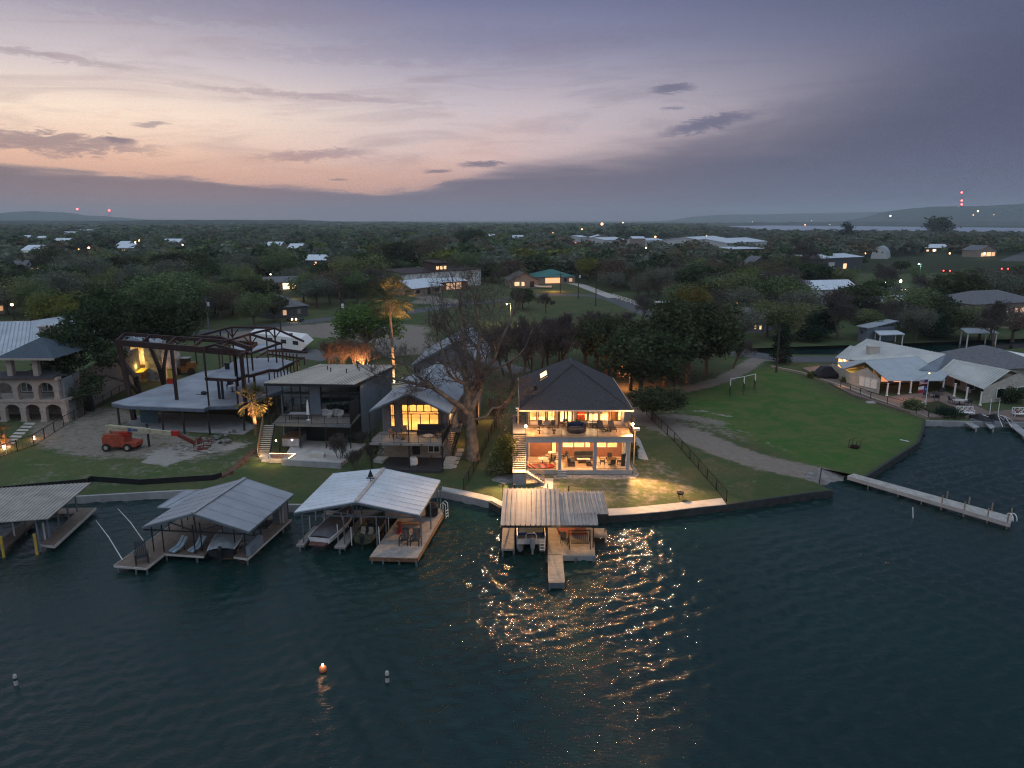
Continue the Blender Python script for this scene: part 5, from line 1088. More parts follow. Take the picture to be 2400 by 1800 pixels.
b=B(); top=lambda x:gz(x)
def wp(x0,x1,z0_,z1_=None):
    mids=[x0]+([RF.x+.37] if x0<RF.x+.37<x1 else [])+[x1]; up_=[(x,YG,top(x) if z1_ is None else z1_) for x in mids]
    b.add([(x0,YG,z0_),(x1,YG,z0_)]+up_[::-1],[tuple(range(2+len(mids)))]); b.add([(x0,YG+.15,z0_),(x1,YG+.15,z0_)]+[(x,YG+.15,z) for x,_,z in up_[::-1]],[tuple(range(2+len(mids)))[::-1]])
wp(gx0,s0,DG-.2);wp(s1,w0,DG-.2);wp(w1,gx1,DG-.2);wp(w0,w1,wtop);wp(s0,s1,wtop);wp(w0,w1,DG-.2,wbot);wp(s0,s1,DG-.2,wbot+.5); build('front_wall',b,m_gwall,T)
b=B(); b.box(gx1-.15,YG+.15,G,gx1,97,7.0); b.box(gx0,YG+.15,G,gx0+.15,97,7.0); build('side_wall',b,m_cream,T)
b=B(); b.box(gx0+.2,87,DG,gx1-.2,87.1,8.4); b.box(gx0+.2,YG+.2,DG-.15,gx1-.2,87,DG); build('inner_wall',b,m_int,T)
zm=up(968,YG)
grid_window(T,w0,w1,wbot,zm-.1,YG,4,1,m_frame,m_glass,.1); grid_window(T,w0,w1,zm+.15,wtop,YG,5,1,m_frame,m_glass,.1); grid_window(T,s0,s1,wbot+.5,wtop,YG,1,2,m_frame,m_glass,.08)
q=gx1; b=B(); b.box(gx1-.02,83.2,DG+.8,gx1+.04,85.4,DG+2.2); build('window',b,glow('lit_blind',(1,.6,.25),.7),T)
for x_,pw in ((-13.6,420),(-11.0,420),(-8.8,330)): lamp('ceiling_light',(x_,84,6.6),pw,(1,.5,.16),.2,T)
b=B(); b.slab([(-15.7,79.6,DG),(-7.5,79.0,DG),(-7.0,YG-.02,DG),(-15.2,YG-.02,DG)],.25); b.slab([(-7.48,79.0,DG-.01),(-5.9,79.0,DG-.01),(-5.5,84,DG-.01),(-7.0,84,DG-.01)],.22) if False else None; build('deck',b,m_wood_g,T)
b=B(); b.slab([(-15.72,76.6,DG),(-7.55,76.1,DG),(-7.5,78.98,DG),(-15.7,79.58,DG)],.25); build('deck',b,m_wood_g,T)
railing((-15.7,76.7,DG),(-7.6,76.2,DG),1.0,1.2,T,posts=2.7); railing((-15.72,76.8,DG),(-15.3,80.8,DG),1.0,.3,T); railing((-7.55,76.3,DG),(-7.2,80.8,DG),1.0,.15,T)
for x_ in (-15.6,-11.4,-7.65): b=B(); b.beam((x_,76.75 if x_<-8 else 76.3,G),(x_,76.75 if x_<-8 else 76.3,7.3 if x_!=-11.4 else 8.9),.13); build('post',b,m_dark,T)
b=B(); b.box(gx0,YG+.01,G,gx1,YG+.14,DG-.21); build('stone_wall',b,m_tanstone,T)
grid_window(T,fx(1000,YG),fx(1026,YG),1.5,3.3,YG-.02,2,1,m_white,m_glass_dark,.07); b=B(); x_=fx(970,YG); b.box(x_-.4,YG-.05,1.2,x_+.5,YG-.01,3.3); build('door',b,m_dark,T)
# its ground terraces
b=B(); b.slab(pts([(884,1064),(1040,1068),(1052,1036),(906,1034)],1.15),.46); struct('patio',b,M('patio_boards',(.33,.29,.25),.8,kind='plank',w=.2,ang=90))
b=B(); b.slab(pts([(896,1100),(1032,1104),(1042,1073),(912,1071)],.98),.3); struct('pool_deck_cover',b,M('dark_terrace',(.05,.05,.055),.8,kind='plank',w=.2))
b=B(); b.slab(pts([(875,1077),(897,1080),(910,1070),(886,1068)],1.05),.36); struct('patio',b,m_conc_l)
b=B()
T5=thing('garden_steps','long flight of pale stone steps from the deck stair down to the shore path','steps',P(1045,1080))
for i in range(7):
    a0=(1036-i*1.5+8,1072+i*4.2) ; b=B(); b.slab(pts([(a0[0],a0[1]),(a0[0]+25,a0[1]+.5),(a0[0]+26,a0[1]-3),(a0[0]+1,a0[1]-3.4)],G+.62-.09*i),.3); build('tread',b,m_conc_l,T5)
T5=thing('deck_stair','wooden deck stair with open rails on the right of the gable house','stairs',P(1058,1050))
tp=Vector((-6.7,82.6,DG)); bt_=P(1047,1068,1.1)
for i in range(14): q=tp.lerp(bt_,(i+1)/14); b=B(); b.box(q.x-.6,q.y-.14,q.z-.05,q.x+.6,q.y+.14,q.z); build('tread',b,m_wood_g,T5)
b=B()
for s_ in (-.62,.62):
    b.beam(tp+Vector((s_,0,-.12)),bt_+Vector((s_,0,-.1)),.06,.28); b.beam(tp+Vector((s_,0,.9)),bt_+Vector((s_,0,.9)),.06)
    for i in range(8): q=tp.lerp(bt_,i/7)+Vector((s_,0,0)); b.beam(q,q+Vector((0,0,.9)),.05)
build('handrail',b,m_dark,T5)
b=B(); b.box(-7.3,81.4,DG-.2,-6.0,84.5,DG-.02); build('landing',b,m_wood_g,T5)
for i in range(5):
    b=B(); u_,v_=1077-i*4.2+1,1058+i*9.5; b.slab(pts([(u_-8,v_),(u_+8,v_+.4),(u_+10,v_-6.5),(u_-5,v_-7)],G+.05),.08); single('stepping_stone',b,m_conc_l,'square pale stepping stone left of the big tree trunk, '+['topmost','second','middle','fourth','lowest'][i]+' of five','stepping stone',P(u_,v_),'stepping stones by the big tree')
# furniture on deck and patio of the gable house
t=thing('sofa','dark outdoor sofa with high back against the glowing gable windows','sofa',(-9.3,80.3,DG)); b=B(); b.box(-10.9,79.7,DG+.05,-7.9,80.5,DG+.45); build('seat',b,m_cush,t); b=B(); b.box(-10.9,80.5,DG+.05,-7.9,80.75,DG+1.0); build('backrest',b,m_cush,t)
m_cush_tan=M('tan_cushion',(.3,.2,.13),.9)
dcs=Rep(metal_chair('deck_armchair','','armchairs on the gable house deck',m_cush_tan,.85))
for x_,y_,a,l in ((-13.4,78.4,60,'leftmost armchair on the gable house deck'),(-12.3,79.6,10,'armchair on the gable house deck just left of the glowing doors'),(-8.2,78.2,-70,'rightmost armchair on the gable house deck')): dcs((x_,y_,DG),R(a),1.2,l)
t=round_table('round stone fire table on the gable house deck','%s'%'' or .5,.45,m_conc,m_conc) if False else round_table('round stone fire table on the gable house deck',.6,.45,m_conc_l,m_conc); place(t,(-9.4,78.0,DG))
t=round_table('round timber table on the gable house deck, left of the fire table',.5,.5,m_timber,m_dark); place(t,(-12.2,77.9,DG))
ad3=adirondack(m_white); place(ad3,P(909,1052,1.15),R(35),1.2,'white slatted chair on the gable house lower patio')
t=round_table('low round dark fire pit table on the gable house lower patio',.55,.4,m_dark,m_dark,'fire pit','fire_pit'); place(t,P(976,1050,1.15))
ad4=adirondack(m_bluegrey); place(ad4,P(996,1056,1.15),R(-10),1.25,'grey lounge chair right of the dark fire pit on the lower patio')
p=P(939,1052,1.15); b=B(); b.beam(p+Vector((-.9,0,.3)),p+Vector((.6,.5,1.0)),.8,.06); b.beam(p+Vector((-.9,0,0)),p+Vector((.8,.3,.25)),.05); single('hammock_lounger',b,m_dark,'dark tilted lounger between the white chair and the fire pit','lounger',p)
p=P(969,1090,.98); b=B(); b.lathe(p,[(.35,0),(.5,.15),(.5,.75),(.35,.95),(.05,1.0)],7); single('covered_grill',b,m_white,'white covered object standing alone on the dark lower terrace','grill cover',p)
# ================= house under construction =================
T=thing('construction_frame','unfinished house of pale concrete slabs on dark posts with rust red steel roof frame','building under construction',(-45,97,G))
m_slab=M('blue_grey_slab',(.27,.3,.345),.7,var=.2,scale=.25,stain=.3,ss=.12); m_slabedge=M('slab_edge',(.1,.13,.17),.8)
Z1,Z2,Z3=4.2,8.0,11.8
s1=pts([(261,944),(299,950),(478,957),(490,951),(558,950),(640,921),(720,893),(640,852),(475,870),(311,928),(284,937)],Z1); b=B(); b.slab(s1,.12); build('floor_slab',b,m_slab,T)
b=B(); b.slab([v-Vector((0,0,.125)) for v in s1],.4); build('slab_edge',b,m_slabedge,T)
s2=pts([(481,883.5),(553,887),(578,876),(586,877),(631,864),(651,864),(687,847),(650,838),(560,840)],Z2); b=B(); b.slab(s2,.1); build('floor_slab',b,m_slab,T)
b=B(); 
for i in range(6): b.beam(s2[i]-Vector((0,0,.28)),s2[i+1]-Vector((0,0,.28)),.2,.36)
b.beam(s2[0]-Vector((0,0,.28)),s2[-1]-Vector((0,0,.28)),.2,.36); build('edge_beam',b,m_rust,T)
s3=pts([(541,812),(566,805),(648,806),(668,815),(590,824),(545,820)],Z2); b=B(); b.slab(s3,.12); build('floor_slab',b,m_slab,T)
gs=pts([(300,988),(322,1004),(572,1017),(600,1000),(548,972),(340,966)],G+.12); b=B(); b.slab(gs,.2); build('ground_slab',b,m_conc,T)
def spost(x,y,z0,z1,m=m_dark,w_=.2): b=B(); b.beam((x,y,z0),(x,y,z1),w_); build('steel_post',b,m,T)
for u,v in ((267,948),(335,985),(480,960),(562,953),(420,958),(370,956),(640,925)):
    p=P(u,v,Z1); 
    spost(p.x+.2,p.y+.4,G,Z1-.53)
pA=P(490,951,Z1); yA=pA.y
for u,v,top in ((490,951,Z3),(558,948,Z3),(515,935,Z2),(523,935,Z2),(578,930,Z2),(600,925,Z2),(526,890,Z3),(596,902,Z3),(632,890,Z3),(520,905,Z3),(660,890,Z2),(700,885,Z2),(545,900,Z3)):
    p=P(u,v,Z1); spost(p.x,p.y,Z1+.01,top,m_rust if u in(490,558,600) else m_dark,.26 if u in (515,523) else .17)
# steel outline of the roofs
b=B()
def fr(l,z,w_=.2):
    q=[P(a[0],a[1],z+(a[2] if len(a)>2 else 0)) for a in l]
    for i in range(len(q)-1): b.beam(q[i],q[i+1],w_,w_*1.4)
    return q
q1=fr([(476,815),(504,808),(586,783,1.2),(660,806)],Z3); q2=fr([(504,808),(578,827),(552,834)],Z3); q3=fr([(552,834),(577,826),(586,829),(661,803)],Z3); q4=fr([(455,790),(543,767,1.2),(643,769,1.2),(586,783,1.2)],Z3); fr([(455,790),(520,793),(588,817)],Z3,.4); fr([(643,769,1.2),(712,800)],Z3,.18)
fr([(602,838),(628,822),(720,826)],Z3-1.2,.16); q5=fr([(628,830),(700,839),(713,838),(688,849)],Z2+1.1,.16)
for q in q1[:1]+q1[3:]+q2[1:]+q3[:1]+q4[:2]+q5: b.beam(q,Vector((q.x,q.y,Z2 if q.z<10 else Z2)),.15)
for q in (q1[2],q4[1],q4[2]):
    b.beam(q,Vector((q.x,q.y,Z2)),.18); b.beam(q-Vector((0,0,1.4)),q+Vector((-.9,0,-.3)),.14); b.beam(q-Vector((0,0,1.4)),q+Vector((.9,0,-.3)),.14)
for i in range(8): q=P(640+8*i,835+1.5*i,Z2); b.beam((q.x,q.y,Z1),(q.x,q.y,Z2+.9),.14)
build('roof_frame',b,m_rust,T)
b=B(); gL=P(308,928,Z1); b.beam((gL.x-1.2,gL.y+.6,12.0),(gL.x,gL.y,G),.55); build('steel_column',b,m_rust,T)
b=B(); e0=Vector((gL.x-1.6,gL.y+.6,11.6)); e1=Vector((-34.6,gL.y-5.5,11.2)); b.beam(e0,e1,.35,.8); e2=e0+Vector((-.3,3.0,.7)); e3=e1+Vector((0,5,.4)); b.beam(e2,e3,.3,.45)
for f_ in (0,.2,.4,.6,.8,1): b.beam(e0.lerp(e1,f_),e2.lerp(e3,f_),.25,.4)
b.beam(e0.lerp(e1,.45),Vector((e0.lerp(e1,.45).x,e0.lerp(e1,.45).y,Z1)),.35); b.beam(e0.lerp(e1,.98),Vector((e1.x-.3,e1.y,Z1)),.4); build('girder',b,m_rust,T)
b=B(); q=pts([(330,990),(372,992),(372,975),(335,973)],G+.15); b.slab([v+Vector((0,0,2.1)) for v in q],2.08); single('site_container',b,M('blue_panel',(.04,.09,.12),.6),'blue storage box under the unfinished concrete floor','container',q[0])
b=B(); 
t=round_table('round white table standing on the bare concrete slab',.55,.9,m_white,m_dark); place(t,P(545,918,Z1))
mcs=metal_chair('site_chair','dark office chair left of the white table on the slab',None,m_cush,1.2); place(mcs,P(538,912,Z1),R(10),1.3)
p=P(403,898,Z1); t=thing('site_barrel','red based yellow topped compressor on the back edge of the bare slab','compressor',p); b=B(); b.box(p.x-.5,p.y-.4,Z1+.01,p.x+.5,p.y+.4,Z1+.8); build('base',b,m_red,t); b=B(); b.box(p.x-.4,p.y-.3,Z1+.8,p.x+.4,p.y+.3,Z1+2.1); b.beam((p.x-.5,p.y,Z1+2.15),(p.x+.6,p.y,Z1+2.3),.5,.1); build('hood',b,m_yellow,t)
p=P(478,925,Z1); b=B(); b.ball(p+Vector((0,0,.25)),.35,8,6,(1.3,1,.8)); b.beam(p,p+Vector((-1.1,0,.08)),.06); single('cable_coil',b,m_black,'small dark coil lying on the bare concrete slab','coil',p)
p=P(533,865,Z2); b=B(); b.lathe(p,[(.3,0),(.36,.9)],12); single('bucket',b,m_dark,'dark bin standing on the upper concrete floor','bin',p)
b=B()
for i in range(9): q=P(600+i*2.2,880-0*i,Z1); b.box(q.x-.1,q.y+i*.2,Z1+.3+i*.38,q.x+1.3,q.y+i*.2+.25,Z1+.36+i*.38)
single('site_stair',b,m_timber,'temporary timber stair between the two unfinished floors','stair',P(600,880,Z1))
# wheel loader behind the slab
p=P(435,872,1.0); m_bgx=M('cab_roof',(.3,.32,.33)); m_lod=M('dull_machine_paint',(.16,.1,.035),.6,stain=.4)
t=thing('wheel_loader','yellow loader parked behind the unfinished slab beside a work lamp','loader',p)
b=B(); b.box(p.x-1.6,p.y-.9,1.2,p.x+1.8,p.y+.9,2.2); b.box(p.x+.6,p.y-.8,2.2,p.x+2.2,p.y+.8,2.9); build('body',b,m_lod,t); b=B(); b.box(p.x-.5,p.y-.7,2.2,p.x+.8,p.y+.7,3.6); build('cab',b,m_dark,t); b=B(); b.box(p.x-.6,p.y-.8,3.6,p.x+1,p.y+.8,3.7); build('roof',b,m_bgx,t)
for dx_ in (-1.0,1.5): b=B(); b.tube([(p.x+dx_,p.y-1.1,1.3),(p.x+dx_,p.y-.8,1.3)],.65,14); build('wheel',b,m_tire,t)
b=B(); b.beam((p.x-1.4,p.y,1.8),(p.x-3,p.y,1.3),.25,.3); b.box(p.x-3.6,p.y-1.1,.9,p.x-3,p.y+1.1,1.7); build('bucket',b,m_lod,t)
lamp('work_light',P(405,868,2.6),110,(1,.42,.14),.1,t)
# boom lift
O=P(284,1052,G); t=thing('boom_lift','orange boom lift with a long cream boom parked in front of the unfinished house','boom lift',O)
b=B(); b.slab([O+Vector(v) for v in ((-1.7,-.9,1.75),(1.0,-.9,1.75),(1.0,.9,1.75),(-1.7,.9,1.75))],1.15); b.slab([O+Vector(v) for v in ((-1.55,-.8,2.0),(.8,-.8,2.0),(.8,.8,2.0),(-1.55,.8,2.0))],.26); build('turntable',b,m_orange,t)
b=B(); b.slab([O+Vector(v) for v in ((.6,-1,1.1),(2.3,-.9,1.0),(2.3,.9,1.0),(.6,1,1.1))],.5); b.slab([O+Vector(v) for v in ((-1.3,-.8,.7),(1.9,-.8,.7),(1.9,.8,.7),(-1.3,.8,.7))],.25); build('chassis',b,m_orange,t)
for dx_,dy_ in ((-1.2,-1.0),(1.35,-1.0),(-1.2,1.0),(1.6,1.0)):
    b=B(); c_=O+Vector((dx_,dy_,.48)); b.tube([c_-Vector((0,.18,0)),c_+Vector((0,.18,0))],.48,18); wh=build('wheel',b,m_tire,t); b=B(); b.tube([c_-Vector((0,.2,0)),c_+Vector((0,.2,0))],.24,12); build('rim',b,m_cream_paint,wh)
bs_=O+Vector((-1.25,0,2.75)); be_=O+Vector((6.9,.0,1.95)); b=B(); b.beam(bs_,bs_.lerp(be_,.62),.42,.62); b.beam(bs_.lerp(be_,.55),be_,.34,.48); b.beam(bs_+Vector((-.05,0,-.9)),bs_+Vector((0,0,.25)),.45,.4); build('boom',b,m_cream_paint,t)
b=B(); q_=bs_.lerp(be_,.33)+Vector((0,-.225,0)); b.beam(q_-Vector((.25,0,0)),q_+Vector((.25,0,-.02)),.01,.4); q3_=q_+Vector((.65,0,-.05)); b.beam(q3_-Vector((.3,0,0)),q3_+Vector((.3,0,-.02)),.01,.25); build('marking',b,M('marking_blue',(.04,.08,.2)),t)
q_=bs_.lerp(be_,.2)+Vector((0,-.225,.05)); b=B(); 
for k in range(7): b.box(q_.x-.5+k*.15,q_.y-.008,q_.z-.1-k*.015,q_.x-.4+k*.15,q_.y,q_.z+.08-k*.015)
build('faded_lettering',b,M('letter_tan',(.3,.22,.12)),t)
b=B(); b.beam(bs_.lerp(be_,.94),be_+Vector((.3,0,0)),.46,.6); build('boom_tip',b,m_red,t)
m_dred=M('dark_red_paint',(.13,.025,.02),.5)
j1=be_+Vector((2.2,0,-1.25)); b=B(); b.beam(be_,j1,.3,.4); build('jib',b,m_dred,t)
b=B(); c_=j1+Vector((.9,0,-.55))
for sx_ in (-.6,.6):
    for sy_ in (-1.1,1.1): b.beam(c_+Vector((sx_,sy_,0)),c_+Vector((sx_,sy_,1.1)),.06)
for z_ in (.0,.55,1.1):
    b.beam(c_+Vector((-.6,-1.1,z_)),c_+Vector((.6,-1.1,z_)),.06); b.beam(c_+Vector((-.6,1.1,z_)),c_+Vector((.6,1.1,z_)),.06); b.beam(c_+Vector((-.6,-1.1,z_)),c_+Vector((-.6,1.1,z_)),.06); b.beam(c_+Vector((.6,-1.1,z_)),c_+Vector((.6,1.1,z_)),.06)
b.slab([c_+Vector(v) for v in ((-.6,-1.1,.05),(.6,-1.1,.05),(.6,1.1,.05),(-.6,1.1,.05))],.06); b.box(c_.x-.55,c_.y-.3,c_.z+.5,c_.x-.3,c_.y+.3,c_.z+1.2); build('basket',b,m_dred,t)
b=B(); b.box(O.x+.4,O.y-.7,O.z+1.76,O.x+1.3,O.y+.5,O.z+2.3); build('control_box',b,m_red,t)
# timber waste
rr=random.Random(9); b=B()
for i in range(46):
    q=P(rr.uniform(395,500),rr.uniform(1036,1064),G+.05+rr.uniform(0,.25)); a=rr.gauss(.05,.35); l=rr.uniform(.6,2.6); b.beam(q,q+Vector((math.cos(a)*l,math.sin(a)*l,rr.uniform(-.05,.2))),.12,.05)
ro_=build('scrap_timber',b,M('pale_scrap',(.33,.31,.28),.9,var=.4),None,P(440,1050)); ro_['kind']='stuff'
b=B()
for i in range(50):
    q=P(rr.gauss(515,16),rr.gauss(1035,6),G); b.ball(q+Vector((0,0,rr.uniform(0,.5))),rr.uniform(.12,.4),6,4,(1,1,.6))
ro_=build('rubble_heap',b,M('rubble',(.16,.15,.14),.95,var=.5),None,P(515,1035)); ro_['kind']='stuff'
b=B()
for a_,c_ in (((0,1147),(205,1128)),((205,1128),(212,1122)),((212,1122),(330,1130)),((330,1130),(500,1119)),((500,1119),(520,1113))): b.beam(P(a_[0],a_[1],G+.3),P(c_[0],c_[1],G+.3),.05,.6)
single('silt_fence',b,m_black,'low black silt fence across the slope of the construction lot','fence',P(205,1128))
b=B(); l=[(505,1120),(540,1100),(575,1070),(607,1042)]
for i in range(3): b.slab([P(l[i][0]-7,l[i][1]+2,G+.02),P(l[i][0]+8,l[i][1]+3,G+.02),P(l[i+1][0]+7,l[i+1][1]+3,G+.35),P(l[i+1][0]-6,l[i+1][1]+2,G+.35)],.4)
struct('earth_bank',b,M('red_earth',(.11,.06,.04),.95,var=.4,bump=.6))
# trailer
q=pts([(588,806),(706,822),(722,809),(604,793)],G+.7); T=thing('travel_trailer','white travel trailer parked behind the steel roof frame','travel trailer',P(650,812)); b=B(); b.slab([v+Vector((0,0,2.5)) for v in q],2.5); nose=[q[1],q[1]+Vector((1.2,.2,.9)),q[2]+Vector((1.0,0,.9)),q[2]]
b.add([q[1],q[2],q[2]+Vector((0,0,2.5)),q[1]+Vector((0,0,2.5)),q[1]+Vector((1.3,0,1.2)),q[2]+Vector((1.3,0,1.2))],[(0,1,5,4),(4,5,2,3),(0,4,3),(1,2,5)]); build('body',b,m_white,T)
for f_ in (.35,.62,.85): a_=q[0].lerp(q[1],f_); c_=q[0].lerp(q[1],f_+.1); b=B(); b.beam(a_+Vector((0,-.03,1.5)),c_+Vector((0,-.03,1.5)),.05,.8); build('window',b,m_dark,T)
for f_ in (.45,.55): a_=q[0].lerp(q[1],f_)+Vector((0,0,-.3)); b=B(); b.tube([a_+Vector((0,-.1,0)),a_+Vector((0,.2,0))],.4,12); build('wheel',b,m_tire,T)
for f_ in (.3,.75): a_=q[0].lerp(q[1],f_).lerp(q[3].lerp(q[2],f_),.5)+Vector((0,0,2.5)); b=B(); b.lathe(a_,[(.4,0),(.4,.25),(.3,.3)],10); build('roof_vent',b,m_dark,T)
# ================= arcaded mansion on the left =================
T=thing('mansion','cream stone mansion with two storeys of arches and grey ribbed roof at the left edge','house',P(60,988)); ym=96.9
m_sand=M('pale_limestone',(.36,.31,.27),.85,var=.12,scale=1.5); 
def ux(u,y=ym): return Y(u,960,y).x
def arcade(xs,z0,zt,cw,spring,y=ym,t_=.6):
    for x in xs: b=B(); b.box(x-cw/2,y,z0,x+cw/2,y+t_,spring); b.box(x-cw/2-.1,y-.08,z0,x+cw/2+.1,y+t_+.05,z0+.25); b.box(x-cw/2-.08,y-.06,spring-.2,x+cw/2+.08,y+t_+.03,spring); build('column',b,m_sand,T)
    b=B()
    for a,c in zip(xs[:-1],xs[1:]):
        x0,x1=a+cw/2,c-cw/2; n_=10; arc=[(x0+(x1-x0)*(.5-.5*math.cos(math.pi*i/n_)),spring+(zt-.35-spring)*math.sin(math.pi*i/n_)) for i in range(n_+1)]
        for yy in (y+.02,y+t_-.02):
            for i in range(n_): b.quad((arc[i][0],yy,arc[i][1]),(arc[i+1][0],yy,arc[i+1][1]),(arc[i+1][0],yy,zt),(arc[i][0],yy,zt))
        for i in range(n_): b.quad((arc[i][0],y+.02,arc[i][1]),(arc[i+1][0],y+.02,arc[i+1][1]),(arc[i+1][0],y+t_-.02,arc[i+1][1]),(arc[i][0],y+t_-.02,arc[i][1]))
    for x in xs: b.box(x-cw/2,y+.02,spring,x+cw/2,y+t_-.02,zt)
    build('arches',b,m_sand,T)
Xs=[ux(-90),ux(-42),ux(5),ux(53),ux(100),ux(150)]
arcade(Xs,G,3.5,.75,2.4); arcade([ux(u) for u in (-100,-52,-6,42,90,138)],3.85,6.6,.7,5.3)
b=B(); b.box(Xs[0],ym-.1,3.5,Xs[-1]+.3,ym+4,3.84); b.box(Xs[0],ym-.2,6.62,Xs[-1]-.2,ym+.7,6.95); build('floor_band',b,m_sand,T)
b=B(); b.box(Xs[0],ym+4,G,Xs[-1]+.2,ym+4.2,6.6); build('back_wall',b,M('mansion_render',(.2,.17,.15),.85),T)
for k,u in enumerate((25,75)): x=ux(u); grid_window(T,x-.8,x+.8,4.1,6.0,ym+3.97,2,1,m_white,m_glass_dark,.08)
# upper pavilion with hip roof
for u in (35,95): x=ux(u); b=B(); b.box(x-.35,ym+.1,6.96,x+.35,ym+.8,9.6); build('column',b,m_sand,T)
b=B(); e=[Vector((ux(12),ym-.6,9.7)),Vector((ux(150),ym-.6,9.7)),Vector((ux(150),ym+8,9.7)),Vector((ux(12),ym+8,9.7))]; c_=Vector(((e[0].x+e[1].x)/2,ym+3.7,12.0)); b.add(e+[c_],[(0,1,4),(1,2,4),(2,3,4),(3,0,4),(3,2,1,0)]); build('roof',b,M('slate_blue_shingle',(.06,.08,.1),.9,var=.3,scale=6),T)
b=B(); b.beam(e[0]+Vector((0,0,-.1)),e[1]+Vector((0,0,-.1)),.15,.25); build('fascia',b,m_sand,T)
b=B(); e=[Vector((ux(-140),ym-.6,6.96)),Vector((ux(140),ym-.6,6.96)),Vector((ux(140),ym+1.6,7.5)),Vector((ux(-140),ym+1.6,7.5))]; b.slab(e,.1); build('roof',b,m_shingle,T)
b=B(); b.ribbed(Vector((-100,102,8)),Vector((-71.5,105,8)),Vector((-78,117,12)),Vector((-104,112,12)),step=.6,h=.08); b.ribbed(Vector((-71.5,105,8)),Vector((-60,118,8)),Vector((-73.5,122,12.4)),Vector((-78,117,12)),step=.6,h=.08) ; build('roof',b,m_metal,T)
b=B(); b.ribbed(Vector((-88,98.2,5.2)),Vector((-79.2,98.2,5.2)),Vector((-77,103,8)),Vector((-88,102,8)),step=.6,h=.06); build('roof',b,m_metal,T)
p=Y(112,800,110); b=B(); b.box(p.x-.8,109.5,8,p.x+.8,110.8,up(764,110)-.15); b.box(p.x-1.0,109.3,up(764,110)-.15,p.x+1.0,111,up(764,110)); build('chimney',b,m_sand,T)
wv_=[P(158,985),P(236,940),P(330,893)]; b=B(); 
for a_,c_ in zip(wv_[:-1],wv_[1:]): b.beam(a_+Vector((0,0,2.9)),c_+Vector((0,0,2.9)),.4,5.8)
build('side_wall',b,M('grey_block',(.22,.24,.25),.85,kind='stone',bw=1.2,bh=.4),T)
q=P(200,962); b=B(); b.box(q.x,q.y-.5,G,q.x+1.6,q.y-.4,3); build('arch_opening',b,m_dark,T)
# lit limestone wing behind the oak trunks
T=thing('stone_wing','pale stone building with a doorway glowing yellow behind the leaning oak trunks','house',P(340,895)); yw=P(345,893).y; x0,x1,x2,x3=ux(300,yw),ux(322,yw),ux(352,yw),ux(392,yw)
b=B(); b.box(x0,yw,G,x1,yw+7,7.5); b.box(x2,yw,G,x3,yw+7,6.8); b.box(x1,yw+2,G,x2,yw+7,6.8); build('wall',b,m_whitestone,T)
b=B(); b.ribbed((x0-.4,yw-.4,7.5),(x3+.4,yw-.4,7.5),(x3+.4,yw+5,9),(x0-.4,yw+5,9)); build('roof',b,m_metal,T)
b=B(); b.box(x1+.3,yw+1.93,G,x1+1.3,yw+1.99,3.2); build('door',b,m_timber,T); b=B(); b.slab([(x1,yw-2.2,2.5),(x2+.6,yw-2.2,2.7),(x2+.6,yw,3.1),(x1,yw,2.9)],.1); build('awning',b,M('yellow_awning',(.55,.5,.05)),T)
for z_ in (2.6,4.8): b=B(); b.box(x0+.6,yw-.03,z_,x0+1.1,yw+.0-.002,z_+1.3); build('window',b,m_dark,T)
lamp('porch_light',((x1+x2)/2,yw+.9,4.6),150,(1,.55,.16),.12,T); lamp('porch_light',((x1+x2)/2+.6,yw-1.6,3.6),60,(1,.6,.14),.1,T)
# left garden: path, lit palm, fire glow
for i in range(8):
    u,v=68-i*8,992+i*7.5; b=B(); b.slab(pts([(u-14,v+2),(u+12,v+3),(u+16,v-1),(u-8,v-2)],G+.05),.06); single('paving_slab',b,m_conc_l,'pale paving slab of the garden path below the arcade, '+['nearest the arcade','second from the arcade','third from the arcade','fourth from the arcade','fifth from the arcade','sixth from the arcade','seventh from the arcade','farthest from the arcade'][i],'paving slab',P(u,v),'slabs of the arcade garden path')
p=P(10,1052); t=thing('garden_lamp','ground lamp burning bright at the foot of the small palm by the left edge','lamp',p); b=B(); b.lathe(p,[(.1,0),(.1,.25),(.16,.3),(.1,.42)],8); build('body',b,glow('garden_glow',(1,.65,.5),30),t); lamp('garden_light',p+Vector((0,-.2,.9)),130,(1,.36,.08),.1,t)
p=P(80,1030); t=thing('garden_lamp','smaller ground lamp behind the dark fence right of the garden path','lamp',p); b=B(); b.lathe(p,[(.1,0),(.1,.25),(.16,.3),(.1,.42)],8); build('body',b,glow('garden_glow2',(1,.5,.15),12),t); lamp('garden_light',p+Vector((0,.3,.8)),40,(1,.4,.05),.1,t)
def mesh_fence(name,px,h,label,z=G,step=3.,thin=.5,mat=m_rail,cat='fence'):
    q=[P(u,v,z) for u,v in px]; t=thing(name,label,cat,q[0])
    z_=Vector((0,0,h)); b=B()
    for a,c in zip(q[:-1],q[1:]):
        L=(c-a).length; n_=max(1,round(L/step)); b.beam(a+z_,c+z_,.06); b.beam(a+Vector((0,0,.08)),c+Vector((0,0,.08)),.04)
        for i in range(n_): s_=a.lerp(c,i/n_); b.beam(s_,s_+z_*1.04,.08)
        m_=int(L/thin)
        for i in range(m_): s_=a.lerp(c,i/m_); b.beam(s_,s_+z_,.018)
    b.beam(q[-1],q[-1]+z_*1.04,.08); build('panel',b,mat,t); return t
mesh_fence('garden_fence',[(0,1072),(80,1045),(150,1000),(300,915)],1.4,'dark metal fence between the mansion garden and the construction lot')
mesh_fence('chain_fence',[(1515,972),(1535,992),(1580,1035),(1637,1100),(1702,1176)],1.2,'waist high chain fence running down the lawn right of the lit house')
mesh_fence('chain_fence',[(1210,925),(1170,975),(1130,1070),(1087,1150)],1.25,'dark fence between the big bare tree and the lit house')
